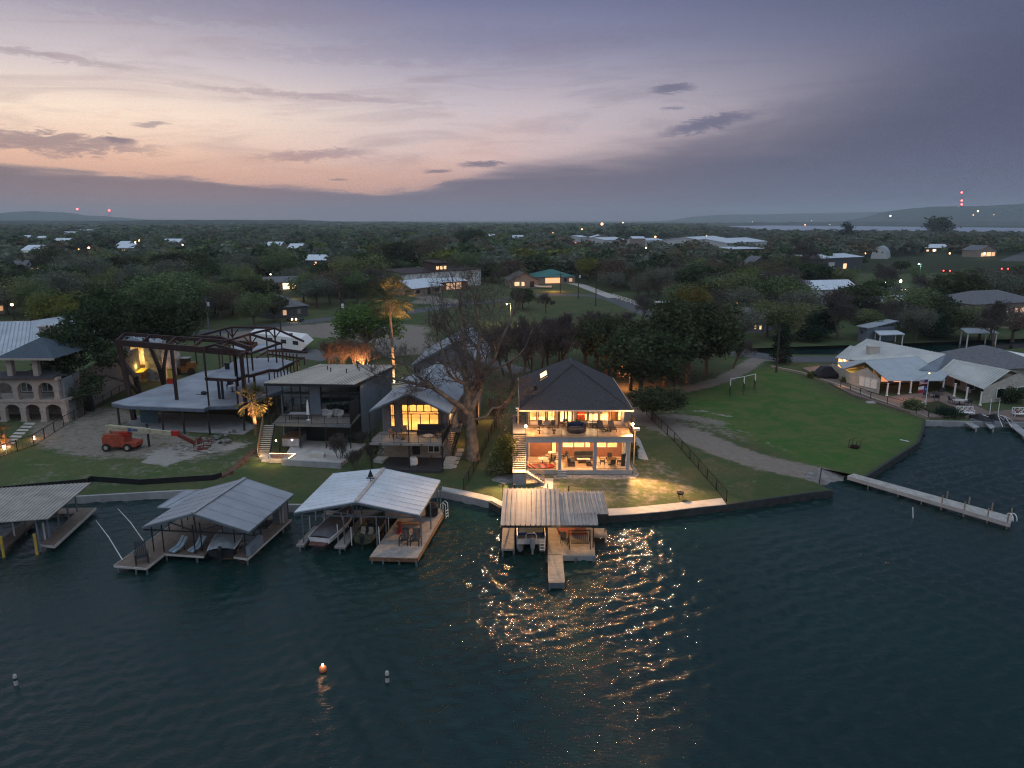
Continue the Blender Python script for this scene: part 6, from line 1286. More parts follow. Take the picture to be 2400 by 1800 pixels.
mesh_fence('patio_fence',[(1970,908),(2040,935),(2120,958),(2175,980)],1.1,'dark railing along the patio edge of the long white roofed house',z=1.1,thin=4)
mesh_fence('pen_fence',[(1160,903),(1207,906),(1190,935),(1150,960)],1.5,'pale topped fence pen left of the lit house',thin=.3)
# ================= long house with pale ribbed roofs on the right =================
m_rhw=M('cream_stone',(.52,.47,.4),.85,kind='stone')
T=thing('ranch_house','long single storey stone house with pale ribbed roofs, porch posts and chimney on the right','house',P(2150,920))
e_,r_=3.1,5.2
def rp(l): return [P(u,v,z) for u,v,z in l]
def roof_(l,step=.55,mat=m_white_metal): b=B(); b.ribbed(*rp(l),step=step,h=.07,wr=.06); return build('roof',b,mat,T)
m_rr=M('pale_ribbed_roof',(.5,.5,.47),.45,.15,var=.08,scale=.5,stain=.2); m_rr2=M('pale_smooth_roof',(.42,.46,.48),.5,.2,var=.08,scale=.5,stain=.2)
zr=5.6
roof_([(1960,838,3.4),(2150,866,3.2),(2218,830,zr),(2033,794,zr)],.7,m_rr)
roof_([(1958,838,3.35),(1990,845,3.35),(2010,812,4.7),(1993,810,4.7)],.6,m_rr)
b=B(); q=rp([(2033,794,zr),(2218,830,zr)]); bk=[q[0]+Vector((3.5,5,-2.3)),q[1]+Vector((3.5,5,-2.3))]; b.ribbed(bk[1],bk[0],q[0],q[1],step=.7,h=.07); build('roof',b,m_rr,T)
b=B(); b.add(rp([(2218,830,zr),(2237,843,4.4),(2195,870,3.5),(2150,868,3.6)]),[(0,1,2,3)]); build('dormer',b,m_bluegrey,T)
# front gable and its roof running back
g0,gp,g1=P(1976,865,3.15),P(2027,848,4.9),P(2081,892,3.1); rb=P(2151,836,4.95)
b=B(); b.ribbed(g1,P(2200,872,3.15),rb,gp,step=3,h=.05); build('roof',b,m_rr2,T); b=B(); b.ribbed(g0+Vector((1.6,6,0)),g0,gp,rb,step=3,h=.05); build('roof',b,m_rr2,T)
w0_,w1_=P(1993,907,G),P(2060,923,G); 
b=B(); zt=3.05; pk=Vector(((gp.x),(w0_.y+w1_.y)/2,4.6)); pk=w0_.lerp(w1_,.5); pk.z=4.55
b.add([w0_,w1_,Vector((w1_.x,w1_.y,zt)),pk,Vector((w0_.x,w0_.y,zt))],[(0,1,2,3,4)]); bd_=Vector((3.2,9,0)); b.quad(w1_,w1_+bd_,w1_+bd_+Vector((0,0,2.3)),Vector((w1_.x,w1_.y,zt))); b.quad(w0_+Vector((0.6,9,0)),w0_,Vector((w0_.x,w0_.y,zt)),w0_+Vector((.6,9,2.3))); build('gable_wall',b,m_rhw,T)
for f0,f1 in ((.3,.48),(.5,.68),(.7,.9)):
    a_,c_=w0_.lerp(w1_,f0),w0_.lerp(w1_,f1); n_=(c_-a_).normalized(); nn=Vector((n_.y,-n_.x,0))*.06; b=B()
    for z_ in (.7,2.2): b.beam(a_+nn+Vector((0,0,z_)),c_+nn+Vector((0,0,z_)),.08,.09)
    for q_ in (a_,c_): b.beam(q_+nn+Vector((0,0,.7)),q_+nn+Vector((0,0,2.2)),.09)
    b.beam(a_+nn+Vector((0,0,1.45)),c_+nn+Vector((0,0,1.45)),.04,.04); f=build('window',b,m_white,T); b=B(); b.quad(a_+nn*.7+Vector((0,0,.7)),c_+nn*.7+Vector((0,0,.7)),c_+nn*.7+Vector((0,0,2.2)),a_+nn*.7+Vector((0,0,2.2))); build('pane',b,glow('dim_lit_pane',(.5,.36,.24),.22),f)
# back wing: porch front and right wing
roof_([(2200,872,3.2),(2306,912,3.0),(2369,868,5.0),(2235,842,5.0)],.55,m_rr)
b=B(); b.ribbed(P(2420,905,3.1),P(2300,862,3.1),P(2235,842,5.0),P(2369,868,5.0),step=.6) if False else None
gr=P(2369,868,5.0); br_=gr+Vector((6.5,2.4,-2.0)); q=P(2235,842,5.0); b.ribbed(br_,q+Vector((6.5,2.4,-2.0)),q,gr,step=.6,h=.06); build('roof',b,m_rr,T)
roof_([(2081,892,3.05),(2209,892,3.0),(2236,862,3.6),(2160,864,3.6)],3,m_rr2)
c0=P(2301,945,G); c1=P(2400,925,G); c1=c0+Vector((12,3.5,0)); b=B(); pk=c0.lerp(c1,.5); b.add([c0,c1,c1+Vector((0,0,2.4)),Vector((pk.x,pk.y,5.0)),c0+Vector((0,0,2.4))],[(0,1,2,3,4)]); build('gable_wall',b,m_rhw,T)
for f0 in (.2,.52):
    a_,c_=c0.lerp(c1,f0),c0.lerp(c1,f0+.13); nn=Vector((.05,-.1,0)); b=B()
    for z_ in (.6,2.1): b.beam(a_+nn+Vector((0,0,z_)),c_+nn+Vector((0,0,z_)),.1,.1)
    for q_ in (a_,c_): b.beam(q_+nn+Vector((0,0,.6)),q_+nn+Vector((0,0,2.1)),.1)
    f=build('window',b,m_white,T); b=B(); b.quad(a_+nn*.6+Vector((0,0,.6)),c_+nn*.6+Vector((0,0,.6)),c_+nn*.6+Vector((0,0,2.1)),a_+nn*.6+Vector((0,0,2.1))); build('pane',b,m_glass_dark,f)
bw=[P(2075,903,G),P(2205,897,G),P(2285,925,G)]; bw2=[v+Vector((0,1.2,0)) for v in bw]; b=B()
for a_,c_ in zip(bw2[:-1],bw2[1:]): b.beam(a_+Vector((0,0,1.2)),c_+Vector((0,0,1.2)),.2,2.4)
build('porch_wall',b,m_rhw,T)
for i,(u,v,lit) in enumerate(((2078,905,.6),(2108,905,1.2),(2136,903,.8),(2143,900,.9),(2178,900,0),(2250,915,0),(2280,924,0))):
    q=P(u,v,G)+Vector((0,1.03-.15,0)); b=B(); b.box(q.x-.7,q.y-.04,1.2,q.x+.7,q.y,2.75); f=build('window' ,b,m_white,T); b=B(); b.box(q.x-.6,q.y-.06,1.3,q.x+.6,q.y-.042,2.65); build('pane',b,glow('orange_pane',(1,.35,.14),lit) if lit else m_glass_dark,f)
for u,v in ((2078,928),(2106,924),(2133,921),(2209,918),(2236,929),(2264,938),(2297,950)):
    q=P(u,v,G+.3); b=B(); b.lathe(q,[(.22,0),(.22,.12),(.13,.16),(.12,1.95),(.2,2.05)],10); build('porch_post',b,m_white,T)
b=B(); q=P(2044,842,3.3); b.box(q.x-1.0,q.y-.6,3.2,q.x+.9,q.y+.6,up(813,q.y)); b.box(q.x-1.1,q.y-.7,up(813,q.y),q.x+1.0,q.y+.7,up(811,q.y)); build('chimney',b,m_rhw,T)
b=B(); ga,gb=P(1963,866,G),P(1990,885,G); b.beam(ga+Vector((0,0,1.35)),P(2025,862,G)+Vector((0,0,1.35)),.2,2.7); build('garage_wall',b,m_cream,T)
for u in (1992,2004): q=P(u,864,G); b=B(); b.box(q.x-.5,q.y-.32,1.2,q.x+.4,q.y-.25,2.7); build('window',b,m_dark,T)
lamp('garage_light',P(1974,869,G)+Vector((0,-1.0,2.1)),900,(1,.5,.2),.12,T); b=B(); b.ball(P(1974,867,G)+Vector((0,-.5,1.9)),.12,8,6); build('lamp_globe',b,glow('garage_globe',(1,.65,.35),25),T)
lamp('porch_light',P(2115,912,2.7),60,(1,.4,.15),.1,T); lamp('porch_light',P(2150,910,2.7),40,(1,.4,.15),.1,T); lamp('garage_light',P(1972,893,2.0),30,(1,.5,.2),.1,T)
m_paver=M('brown_pavers',(.19,.14,.12),.9,kind='stone',bw=.4,bh=.2)
b=B(); b.slab(pts([(1880,862),(1962,852),(1990,905),(2075,930),(2210,915),(2320,965),(2370,960),(2400,975),(2400,985),(2250,975),(2175,977),(2120,962),(2000,925),(1960,905)],G+.28),.3); struct('patio',b,m_paver)
b=B(); b.slab(pts([(2150,945),(2200,940),(2270,968),(2262,975),(2180,968)],G+.32),.06); struct('lawn',b,m_land)
T6=thing('stone_edge_wall','tan stone retaining wall curving along the big lawn to the water','retaining wall',P(2000,915)); b=B(); l=[P(u,v,G) for u,v in [(1808,862),(1880,877),(1970,908),(2040,935),(2115,962),(2174,984)]]
for i,(a_,c_) in enumerate(zip(l[:-1],l[1:])): b.beam(a_+Vector((0,0,.15)),c_+Vector((0,0,.15)),.45,.5)
build('wall',b,m_tanstone,T6)
# flag pole
p=P(2167,962,G); t=thing('flag_pole','white flagpole flying two flags on the patio of the long stone house','flagpole',p); hp=up(876,p.y); b=B(); b.tube([p,Vector((p.x,p.y,hp))],[.07,.04],8); build('pole',b,m_white,t)
b=B(); b.ball((p.x,p.y,hp+.08),.11,8,6); build('finial',b,glow('finial_glow',(1,.8,.4),2.5),t)
zf=up(889,p.y); b=B()
def flagq(x0,x1,z0,z1,k): b_=B(); n_=5; b_.v=[]; 
m_fw,m_fr,m_fb=m_white,M('flag_red',(.4,.03,.04)),M('flag_blue',(.03,.06,.2))
def flag(z_top,w_,h_,kind,lbl):
    par=None
    def strip_(x0,x1,z0,z1,mat,name,par,off=0):
        b=B(); n_=4
        for i in range(n_):
            xa,xb=x0+(x1-x0)*i/n_,x0+(x1-x0)*(i+1)/n_; ya,yb=.12*math.sin(xa*3)+off,.12*math.sin(xb*3)+off
            b.quad((p.x-xa,p.y+ya,z0-xa*.12),(p.x-xb,p.y+yb,z0-xb*.12),(p.x-xb,p.y+yb,z1-xb*.12),(p.x-xa,p.y+ya,z1-xa*.12))
        return build(name,b,mat,par)
    if kind=='stripes':
        f=strip_(.05,w_,z_top-h_,z_top,m_fw,'flag',t)
        for i in range(0,7,2): strip_(.05,w_,z_top-h_*(i+1)/7,z_top-h_*i/7,m_fr,'stripe',f,-.01)
        strip_(.05,w_*.4,z_top-h_*.55,z_top,m_fb,'canton',f,-.02)
    else:
        f=strip_(.05,w_,z_top-h_,z_top,m_fw,'flag',t); strip_(w_*.33,w_,z_top-h_,z_top-h_/2,m_fr,'stripe',f,-.01); g_=strip_(.05,w_*.33,z_top-h_,z_top,m_fb,'canton',f,-.012)
        s=B(); cx_,cz=p.x-w_*.18,z_top-h_*.5; 
        pt=[(cx_+(.14 if i%2==0 else .06)*math.sin(i*math.pi/5),p.y-.04,cz+(.14 if i%2==0 else .06)*math.cos(i*math.pi/5)) for i in range(10)]; s.quad(*pt); build('star',s,m_fw,f)
flag(zf,1.3,.7,'stripes',''); flag(zf-.95,1.4,1.0,'lone','')
# patio things
def bench(label,mat=m_white):
    t=thing('garden_bench',label,'bench',(0,0,0)); b=B(); b.box(-.75,-.22,.4,.75,.22,.46); build('seat',b,mat,t); b=B(); 
    for i in range(8): b.beam((-.7+.2*i,.24,.46),(-.7+.2*((i+3)%8)*1.0 if i%2 else -.7+.2*i+.2,.24,.95),.03)
    b.beam((-.75,.24,.97),(.75,.24,.97),.06); b.beam((-.75,.24,.46),(-.75,.24,.97),.05); b.beam((.75,.24,.46),(.75,.24,.97),.05); build('backrest',b,mat,t)
    for x_ in (-.7,.7):
        for y_ in (-.2,.2): b=B(); b.beam((x_,y_,0),(x_,y_,.4),.05); build('leg',b,mat,t)
        b=B(); b.beam((x_,-.22,.66),(x_,.24,.66),.05); b.beam((x_,-.2,.46),(x_,-.2,.66),.04); build('armrest',b,mat,t)
    return t
bn_=Rep(bench('')); bn_(P(2262,977,G),R(-4),1.5,'white lattice bench on the seawall, left of the jet skis'); bn_(P(2393,980,G),R(-4),1.5,'white lattice bench on the seawall at the right edge of the picture')
t=metal_chair('deck_chair','red and white striped chair on the seawall beside the far right bench',None,M('striped_cloth',(.35,.12,.12)),1.0); place(t,P(2378,978,G),R(180),1.1)
p=P(1935,885,G+.28); t=thing('golf_cart','covered black golf cart on the lit driveway left of the long house','golf cart',p); b=B(); vs=[]
for y_,w_,h_ in ((-1.9,.9,.7),(-1.5,1.0,1.3),(-.7,1.0,2.0),(.6,1.0,2.1),(1.3,1.0,1.3),(1.9,.9,.8)): vs+=[p+Vector((y_,-w_,.35)),p+Vector((y_,-w_*.75,h_)),p+Vector((y_,w_*.75,h_)),p+Vector((y_,w_,.35))]
b.add(vs,[(i*4+j,i*4+j+1,(i+1)*4+j+1,(i+1)*4+j) for i in range(5) for j in range(3)]+[(0,1,2,3),(23,22,21,20)]); build('cover',b,m_black,t)
for dx_ in (-1.3,1.3):
    for dy_ in (-1.0,.95): b=B(); c_=p+Vector((dx_,dy_,.33)); b.tube([c_-Vector((0,.1,0)),c_+Vector((0,.1,0))],.33,12); build('wheel',b,m_tire,t)
gt=Rep(metal_chair('garden_chair','','dark garden chairs on the brown patio',m_cush))
for u,v,a,l in ((2170,933,30,'left of the dark dining table beside the flagpole'),(2195,940,150,'in front of the dark dining table beside the flagpole'),(2205,925,-60,'right of the dark dining table beside the flagpole'),(2229,945,80,'left of the pale oval table on the brown patio'),(2268,952,-80,'right of the pale oval table on the brown patio')): gt(P(u,v,G+.28),R(a),1.25,'dark garden chair '+l)
t=round_table('dark round garden table by the flagpole on the brown patio',.7,.72,m_dark,m_dark); place(t,P(2188,931,G+.28)); t=round_table('pale oval garden table on the brown patio near the right porch posts',.7,.7,m_conc_l,m_dark); place(t,P(2248,948,G+.28),0,(1.5,1,1))
p=P(2161,952,G); b=B(); b.ball(p+Vector((0,0,.3)),.4,8,6,(1.8,.9,.8)); b.ball(p+Vector((.4,0,.7)),.2,8,6); single('stone_statue',b,m_conc_l,'low white stone swan figure by the base of the flagpole','statue',p)
b=B(); p=P(2042,944,G); [b.box(p.x-.8,p.y-.5+.35*i,G+.0,p.x+.8,p.y-.5+.35*(i+1),G+.12*(i+1)) for i in range(2)]; single('garden_step',b,m_conc_l,'two pale steps from the lawn to the patio railing','steps',p)
# swing set on the big lawn
t=thing('swing_set','white arched swing set with hanging seats on the green lawn','swing set',P(1740,925)); b=B(); sw=[(1713,927),(1738,923),(1762,917)]; A_=[P(u,v,G) for u,v in ((1710,930),(1742,924),(1768,917))]; hz=2.9
for a_ in A_:
    pr=[Vector((0,-1.3,0)),Vector((0,-.7,1.9)),Vector((0,-.4,2.7)),Vector((0,0,hz)),Vector((0,.4,2.7)),Vector((0,.7,1.9)),Vector((0,1.3,0))]
    b.tube([a_+Vector((0.25*v.y,v.y,v.z)) for v in pr[1:-1]],.055,6)
b.tube([a_+Vector((0,0,hz)) for a_ in A_],.045,6); build('frame',b,m_white,t)
for a_ in A_:
    for s_ in (-1,1): b=B(); b.tube([a_+Vector((.325*s_,1.3*s_,0)),a_+Vector((.175*s_,.7*s_,1.9))],.05,6); build('leg',b,m_dark,t)
for f0,f1 in ((0,.3),(0,.7),(1,.3),(1,.75)):
    a_=A_[f0].lerp(A_[f0+1],f1); b=B(); b.beam(a_+Vector((-.25,0,hz)),a_+Vector((-.25,0,.55)),.02); b.beam(a_+Vector((.25,0,hz)),a_+Vector((.25,0,.55)),.02); build('chain',b,m_dark,t); b=B(); b.box(a_.x-.27,a_.y-.1,G+.5-G,a_.x+.27,a_.y+.1,.55) ; build('seat',b,m_white if f1<.5 else m_dark,t)
p=P(2003,1050); t=thing('fire_ring','small rusty iron fire ring with upright forks on the point of the big lawn','fire ring',p); b=B(); b.lathe(p,[(.5,0),(.55,.3),(.5,.3),(.45,.02)],12); build('ring',b,m_rust,t)
b=B(); 
for a in (0,1.5,3,4.5): q=p+Vector((.7*math.cos(a),.7*math.sin(a),0)); b.beam(q,q+Vector((0,0,1.0)),.05); b.beam(q+Vector((0,0,1.0)),q+Vector((.3,0,1.05)),.04)
build('forks',b,m_rust,t)
p=P(2118,1033); b=B(); b.beam(p+Vector((-.3,.3,.06)),p+Vector((.4,-.5,.06)),.18,.05); single('plank',b,m_white,'short white board lying on the grass near the tip of the lawn','board',p)
p=P(1920,1130,.4); b=B(); b.beam(p-Vector((0,0,.4)),p+Vector((.1,0,1.6)),.08); single('post',b,m_dark,'thin dark post beside the boat ramp','post',p)
# ================= background houses =================
def bldg(name,label,a,c,depth,h,rh,wm,rm,kind='x',wins=(),cat='house',base=G,over=.5,group=None,ext=None):
    """a,c: pixels of the front foot, left and right; roof kind x: ridge parallel to front, y: gable to the front, h: hip, f: low slope, q: round"""
    a=P(*a,base) if not isinstance(a,Vector) else a; c=P(*c,base); d=(c-a); L=d.length; ang=math.atan2(d.y,d.x); t=thing(name,label,cat,a,group); t.rotation_euler=(0,0,ang)
    def bl(nm,b,m,par=t):
        o=bpy.data.objects.new(nm,None); me=bpy.data.meshes.new(nm); me.from_pydata([tuple(v) for v in b.v],[],b.f); me.materials.append(m); o=bpy.data.objects.new(nm,me); C.objects.link(o); o.parent=par; o['wl']=(0,0,0); return o
    b=B()
    if kind=='q':
        n_=12; w=[(L/2-L/2*math.cos(math.pi*i/n_),0,h*math.sin(math.pi*i/n_)) for i in range(n_+1)]; b.add(w,[tuple(range(n_+1))[::-1]]); b.add([(x,depth,z) for x,y,z in w],[tuple(range(n_+1))]); bl('wall',b,wm)
        b=B(); o_=[(x,y,z+.1) for x,_,z in w for y in (-.1,depth+.1)]; b.add(o_,[(2*i,2*i+1,2*i+3,2*i+2) for i in range(n_)]); bl('roof',b,rm)
    else:
        b.box(0,0,0,L,depth,h-.03)
        if kind=='y': b.add([(0,.02,h-.03),(L,.02,h-.03),(L/2,.02,h+rh-.1)],[(0,1,2)])
        if kind=='x': b.add([(0.02,0,h-.03),(0.02,depth,h-.03),(.02,depth/2,h+rh-.1)],[(0,1,2)]); b.add([(L-.02,0,h-.03),(L-.02,depth,h-.03),(L-.02,depth/2,h+rh-.1)],[(0,1,2)])
        bl('wall',b,wm); b=B(); o=over
        if kind=='x': b.slab([(-o,-o,h),(L+o,-o,h),(L+o,depth/2,h+rh),(-o,depth/2,h+rh)],.15); b.slab([(-o,depth/2+.01,h+rh),(L+o,depth/2+.01,h+rh),(L+o,depth+o,h),(-o,depth+o,h)],.15)
        elif kind=='y': b.slab([(-o,-o,h),(L/2,-o,h+rh),(L/2,depth+o,h+rh),(-o,depth+o,h)],.15); b.slab([(L/2+.01,-o,h+rh),(L+o,-o,h),(L+o,depth+o,h),(L/2+.01,depth+o,h+rh)],.15)
        elif kind=='h':
            k=min(L,depth)/2; A=[(-o,-o,h),(L+o,-o,h),(L+o,depth+o,h),(-o,depth+o,h)]; r0=(k,depth/2,h+rh) if L>=depth else (L/2,k,h+rh); r1=(L-k,depth/2,h+rh) if L>=depth else (L/2,depth-k,h+rh); b.add(A+[r0,r1],[(0,1,5,4),(1,2,5),(2,3,4,5),(3,0,4),(3,2,1,0)] if L>=depth else [(0,1,4),(1,2,5,4),(2,3,5),(3,0,4,5),(3,2,1,0)])
        else: b.slab([(-o,-o,h),(L+o,-o,h),(L+o,depth+o,h+rh),(-o,depth+o,h+rh)],.2)
        bl('roof',b,rm)
    for f0,f1,z0,z1,lit in wins:
        b=B(); b.box(L*f0,-.06,z0,L*f1,-.02,z1); nm='door' if z0<=.15 else 'window'; bl(nm,b,lit)
    return t
g_w=glow('lit_window_warm',(1,.58,.24),.9); g_w2=glow('lit_window_dim',(1,.5,.22),.4); g_o=glow('lit_porch_orange',(1,.4,.14),.9)
m_bgw=M('far_wall_white',(.5,.5,.5),.8); m_bgt=M('far_wall_tan',(.26,.21,.17),.8); m_bgd=M('far_wall_dark',(.07,.075,.08),.8); m_bgr=M('far_roof_pale',(.6,.65,.7),.5,.2); m_bgg=M('far_roof_grey',(.13,.13,.14),.8); m_green=M('green_metal_roof',(.04,.16,.14),.5,.2); m_brickbg=M('far_brick',(.08,.05,.045),.85)
bldg('stone_house','long tall stone walled house on the rise with three small lit clerestory windows',(948,684),(1127,668),14,7.0,1.0,m_whitestone,m_rust,'f',((.42,.62,.3,2.6,g_w2),(.66,.75,.3,2.8,g_w)))
bldg('clerestory_block','red roof block with three small lit windows above the stone walled house',(1022,676),(1049,674),8,10.2,.8,m_brickbg,m_rust,'f',((.05,.28,7.6,8.9,g_w),(.38,.6,7.6,8.9,g_w),(.7,.92,7.6,8.9,g_w)),'building block')
bldg('pale_wing','low house wing with pale metal roof in front of the long stone walls',(966,696),(1036,687),12,3.0,2.6,m_bgt,m_bgr,'x',((.1,.25,1,2.2,m_dark),(.5,.6,.1,2.4,m_dark),(.75,.9,1,2.2,m_dark)))
bldg('porch_roof','pale porch canopy with lit glass doors joined to the long stone walls',(1030,682),(1095,677),7,3.4,1.0,m_timber,m_bgr,'f',((.25,.36,.3,2.8,g_w2),(.4,.55,.3,2.8,g_w2),(.6,.78,.3,2.8,g_w2)),'porch')
bldg('green_roof_house','low house with green hipped roof and glowing orange porch beside the road bend',(1258,666),(1348,664),16,3.0,2.8,m_bgt,m_green,'h',((.22,.6,.3,2.6,g_o),(.7,.78,.8,2.3,m_dark),(.84,.92,.8,2.3,g_w2)))
lamp('porch_light',P(1298,668,3.2),1500,(1,.4,.12),.2)
bldg('brown_roof_house','brown roofed house with lit windows left of the green roofed one',(1196,675),(1262,674),14,3.0,3.2,m_bgt,m_shingle_brown,'y',((.15,.32,.8,2.4,g_w),(.4,.5,.8,2.4,g_w),(.7,.85,.3,2.6,m_dark)))
bldg('grey_roof_house','dark bungalow with wide grey roof under bare trees across the left road',(638,748),(722,740),14,3.0,3.0,m_bgd,m_bgg,'h',((.3,.4,.8,2.2,g_w2),(.7,.8,.8,2.2,m_bgt)))
bldg('lit_house','house with very bright lights behind the wide grey roof',(622,682),(705,679),10,3.2,2.,m_bgt,m_bgg,'x',((.05,.25,.8,2.4,g_w),(.5,.68,.5,2.8,glow('bright_window',(1,.75,.45),3)),(.75,.9,.5,2.6,g_w)))
lamp('porch_light',P(668,684,3.4),1800,(1,.62,.3),.2)
bldg('pale_roof_house','small house with pale blue roof deep in the trees left of the palm',(718,622),(776,622),16,3.2,3.,m_bgd,m_bgr,'x',((.35,.42,.8,2.2,g_w),))
bldg('white_barn','tall white barn wall among trees near the left edge',(55,618),(96,618),16,8.5,3,glow('barn_wall_glow',(.3,.33,.3),.35),m_bgr,'x')  # wall emits: the light falling on it is put into its material
bldg('long_lit_house','low grey house with a row of lit windows below the white barn',(48,640),(110,637),14,3.2,3,m_bgd,m_bgg,'x',((.02,.2,1,2.2,g_o),(.4,.52,1,2.2,g_w2),(.6,.72,1,2.4,g_w),(.78,.95,1,2.4,g_w)))
bldg('left_edge_house','pale walled house cut by the left edge of the picture',(-60,745),(12,735),12,5,3,m_bgw,m_bgg,'h',((.8,.95,1,2.4,g_w2),))
for i,(a,c,dp,h,rh,wm,rm,k,l) in enumerate((
 ((1358,567),(1376,566),20,6,2,m_bgw,m_bgr,'x','small white shed, leftmost of the distant row of metal buildings'),
 ((1385,571),(1430,571),30,7,3,m_bgt,m_bgr,'y','tan gabled metal building second in the distant row'),
 ((1417,579),(1466,577),30,7,2.5,m_bgw,m_bgr,'x','white metal warehouse third in the distant row'),
 ((1483,577),(1512,577),30,8,2,m_bgt,m_bgr,'x','square pale metal building in the middle of the distant row'),
 ((1508,577),(1556,576),30,6,2,m_bgw,m_bgr,'x','long low white building at the right end of the distant row'),
 ((1605,582),(1660,580),30,7,2.5,m_bgw,m_bgr,'x','white low warehouse left of the big pale one'),
 ((1650,588),(1716,583),40,9,3,m_bgw,m_bgr,'x','big pale metal warehouse with shallow ridge right of centre'),
 ((1702,596),(1796,590),40,9,3,m_bgw,m_bgr,'x','widest white warehouse above the lit tan building'),
 ((1712,607),(1788,605),14,7,1.,m_brickbg,m_bgr,'f','tan brick building with orange lit entrance below the widest white warehouse'))):
    bldg('warehouse',l,a,c,dp,h,rh,wm,rm,k,((.2,.4,.3,3.2,m_dark),(.6,.7,.3,3,m_bgg)) if i<8 else ((.3,.55,.3,3,g_o),(.7,.8,.3,3,g_w)),'warehouse',group='distant metal buildings')
lamp('yard_light',P(1735,610,6),2600,(1,.45,.2),.3)
bldg('dark_gable_house','dark house with two steep white edged gables beside the dense woods',(1748,655),(1812,655),14,5.5,5,m_bgd,m_bgg,'y',((.7,.8,1,3,g_w2),(.85,.95,1,3,g_w2)))
bldg('dark_barn','dark metal barn with pale roof and white door beside the mown field',(1905,634),(2020,628),26,6.5,1.5,m_bgd,m_bgr,'x',((.3,.42,.1,4,m_bgw),(.6,.67,.1,3,g_w),(.15,.2,.1,2.5,m_bgw)),'barn')
bldg('arched_hut','white ribbed arched hut on the far edge of the mown field',(2040,606),(2080,607),22,8.5,0,m_bgw,m_metal,'q',((.3,.38,4,5,m_dark),(.62,.7,4,5,m_dark)),'hut')
bldg('field_house','pale roofed house with bright porch lamps beyond the mown field',(2165,592),(2222,592),14,4,3,m_bgd,m_bgr,'x',((.1,.2,1,2.4,g_w),(.35,.5,1,2.8,g_w),(.8,.9,1,2.4,g_w)))
bldg('lit_gable_house','small gabled house glowing orange beyond the right side of the field',(2292,603),(2334,601),12,5,3.5,m_bgt,m_bgg,'y',((.15,.4,.5,3.2,g_o),(.45,.7,.5,3.4,g_w),(.74,.92,.5,3.2,g_o)))
bldg('white_gable_house','white walled house with pale gable behind the pointed conifer',(1905,715),(2008,712),12,5,2.6,m_bgw,m_bgr,'x',((.3,.4,1,2.4,m_dark),(.7,.8,1,2.4,m_dark)))
bldg('canal_house','pale roofed house behind bare trees beyond the canal',(2095,762),(2195,750),12,4,3,m_bluegrey,m_bgr,'x',((.1,.2,1,2.6,m_dark),(.5,.6,1,2.6,g_w2),(.75,.85,1,2.6,m_dark)))
bldg('canal_house','low house with pale gable right of the canal house with bare trees',(2200,762),(2275,752),12,3.5,2.8,m_bluegrey,m_bgr,'x',((.2,.32,1,2.4,m_white),(.6,.7,1,2.4,m_dark)))
bldg('brick_house','two storey tan house with orange lit windows at the right edge',(2275,775),(2430,765),14,6.6,2.6,m_bgt,m_bgg,'h',((.1,.16,4,5.2,g_w2),(.45,.51,4,5.2,g_w2),(.62,.66,4,5.2,g_w2),(.7,.76,4,5.2,g_w2),(.3,.4,1,2.8,m_dark)))
bldg('garden_shed','blue grey shed with small high window on the far canal bank',(2010,798),(2030,802),8,3.4,1.2,m_bluegrey,m_metal,'f',((.3,.5,1.8,2.4,m_dark),),'shed')
bldg('neighbour_roof_house','low house with dark shingle roof right behind the long stone house',(2330,905),(2450,900),14,3,2.4,m_tanstone,m_bgg,'h')
bldg('white_long_wall','long white boat canopy roof behind the dark shingle roof on the right',(2303,838),(2400,856),3,1.4,.2,m_bgw,m_white,'f',(),'canopy')
bldg('hidden_house','low grey house between the trees left of the canal road',(1700,775),(1790,782),10,3.2,2.4,m_bluegrey,m_bgg,'x',((.75,.8,1,2.2,g_w2),(.88,.93,1,2.2,g_w)))
def canopy(name,label,px,h,mat):
    q=pts(px,G); t=thing(name,label,'canopy',q[0]); b=B(); b.slab([v+Vector((0,0,h)) for v in q],.15); build('roof',b,mat,t)
    for v in q: b=B(); w_=v.lerp((q[0]+q[2])/2,.12); b.beam((w_.x,w_.y,-.3),(w_.x,w_.y,v.z+h-.15),.2); build('post',b,m_white,t)
canopy('boat_canopy','flat pale canopy over a boat slip right of the blue grey shed',[(2058,812),(2118,810),(2100,800),(2046,801)],2.6,m_bgr); canopy('boat_canopy','square canopy with white posts over the canal right of the flat pale one',[(2262,812),(2338,812),(2312,797),(2246,799)],3.0,m_metal)
# small distant houses on the left
for i,(u,v,w_,l,lit) in enumerate(((58,560,16,'tiny far house nearest the left edge below the hill',0),(92,563,20,'tiny far house second from the left below the hill',0),(160,548,36,'far pale roofed house below the left hill crest',0),(198,541,30,'far house with a bright strip of windows under the left hill',1),(140,570,34,'far pale roofs in the trees left of the yellow lamp',0),(285,580,22,'far white gable beside the blue white sheds',0),(300,588,50,'far blue white sheds near the orange lamps on the left',1),(400,572,38,'far grey roof in trees left of the centre woods',0),(480,530,14,'tiny house on the horizon woods right of the orange lamp',1),(690,588,30,'small pale roof in the woods above the bright house',0),(640,582,34,'low pale roof in the woods left of the small pale one',0),(1150,556,16,'tiny white roof right of the dark round tree on the skyline',0),(1215,560,26,'pale roofs at the left end of the far open field',0))):
    bldg('distant_house',l,(u-w_/2,v+6),(u+w_/2,v+6),18,4,3,m_bgw if i%2 else m_bgt,m_bgr,'x',((.2,.6,1,2.6,g_w),) if lit else (),group='distant houses in the woods',base=G+3)
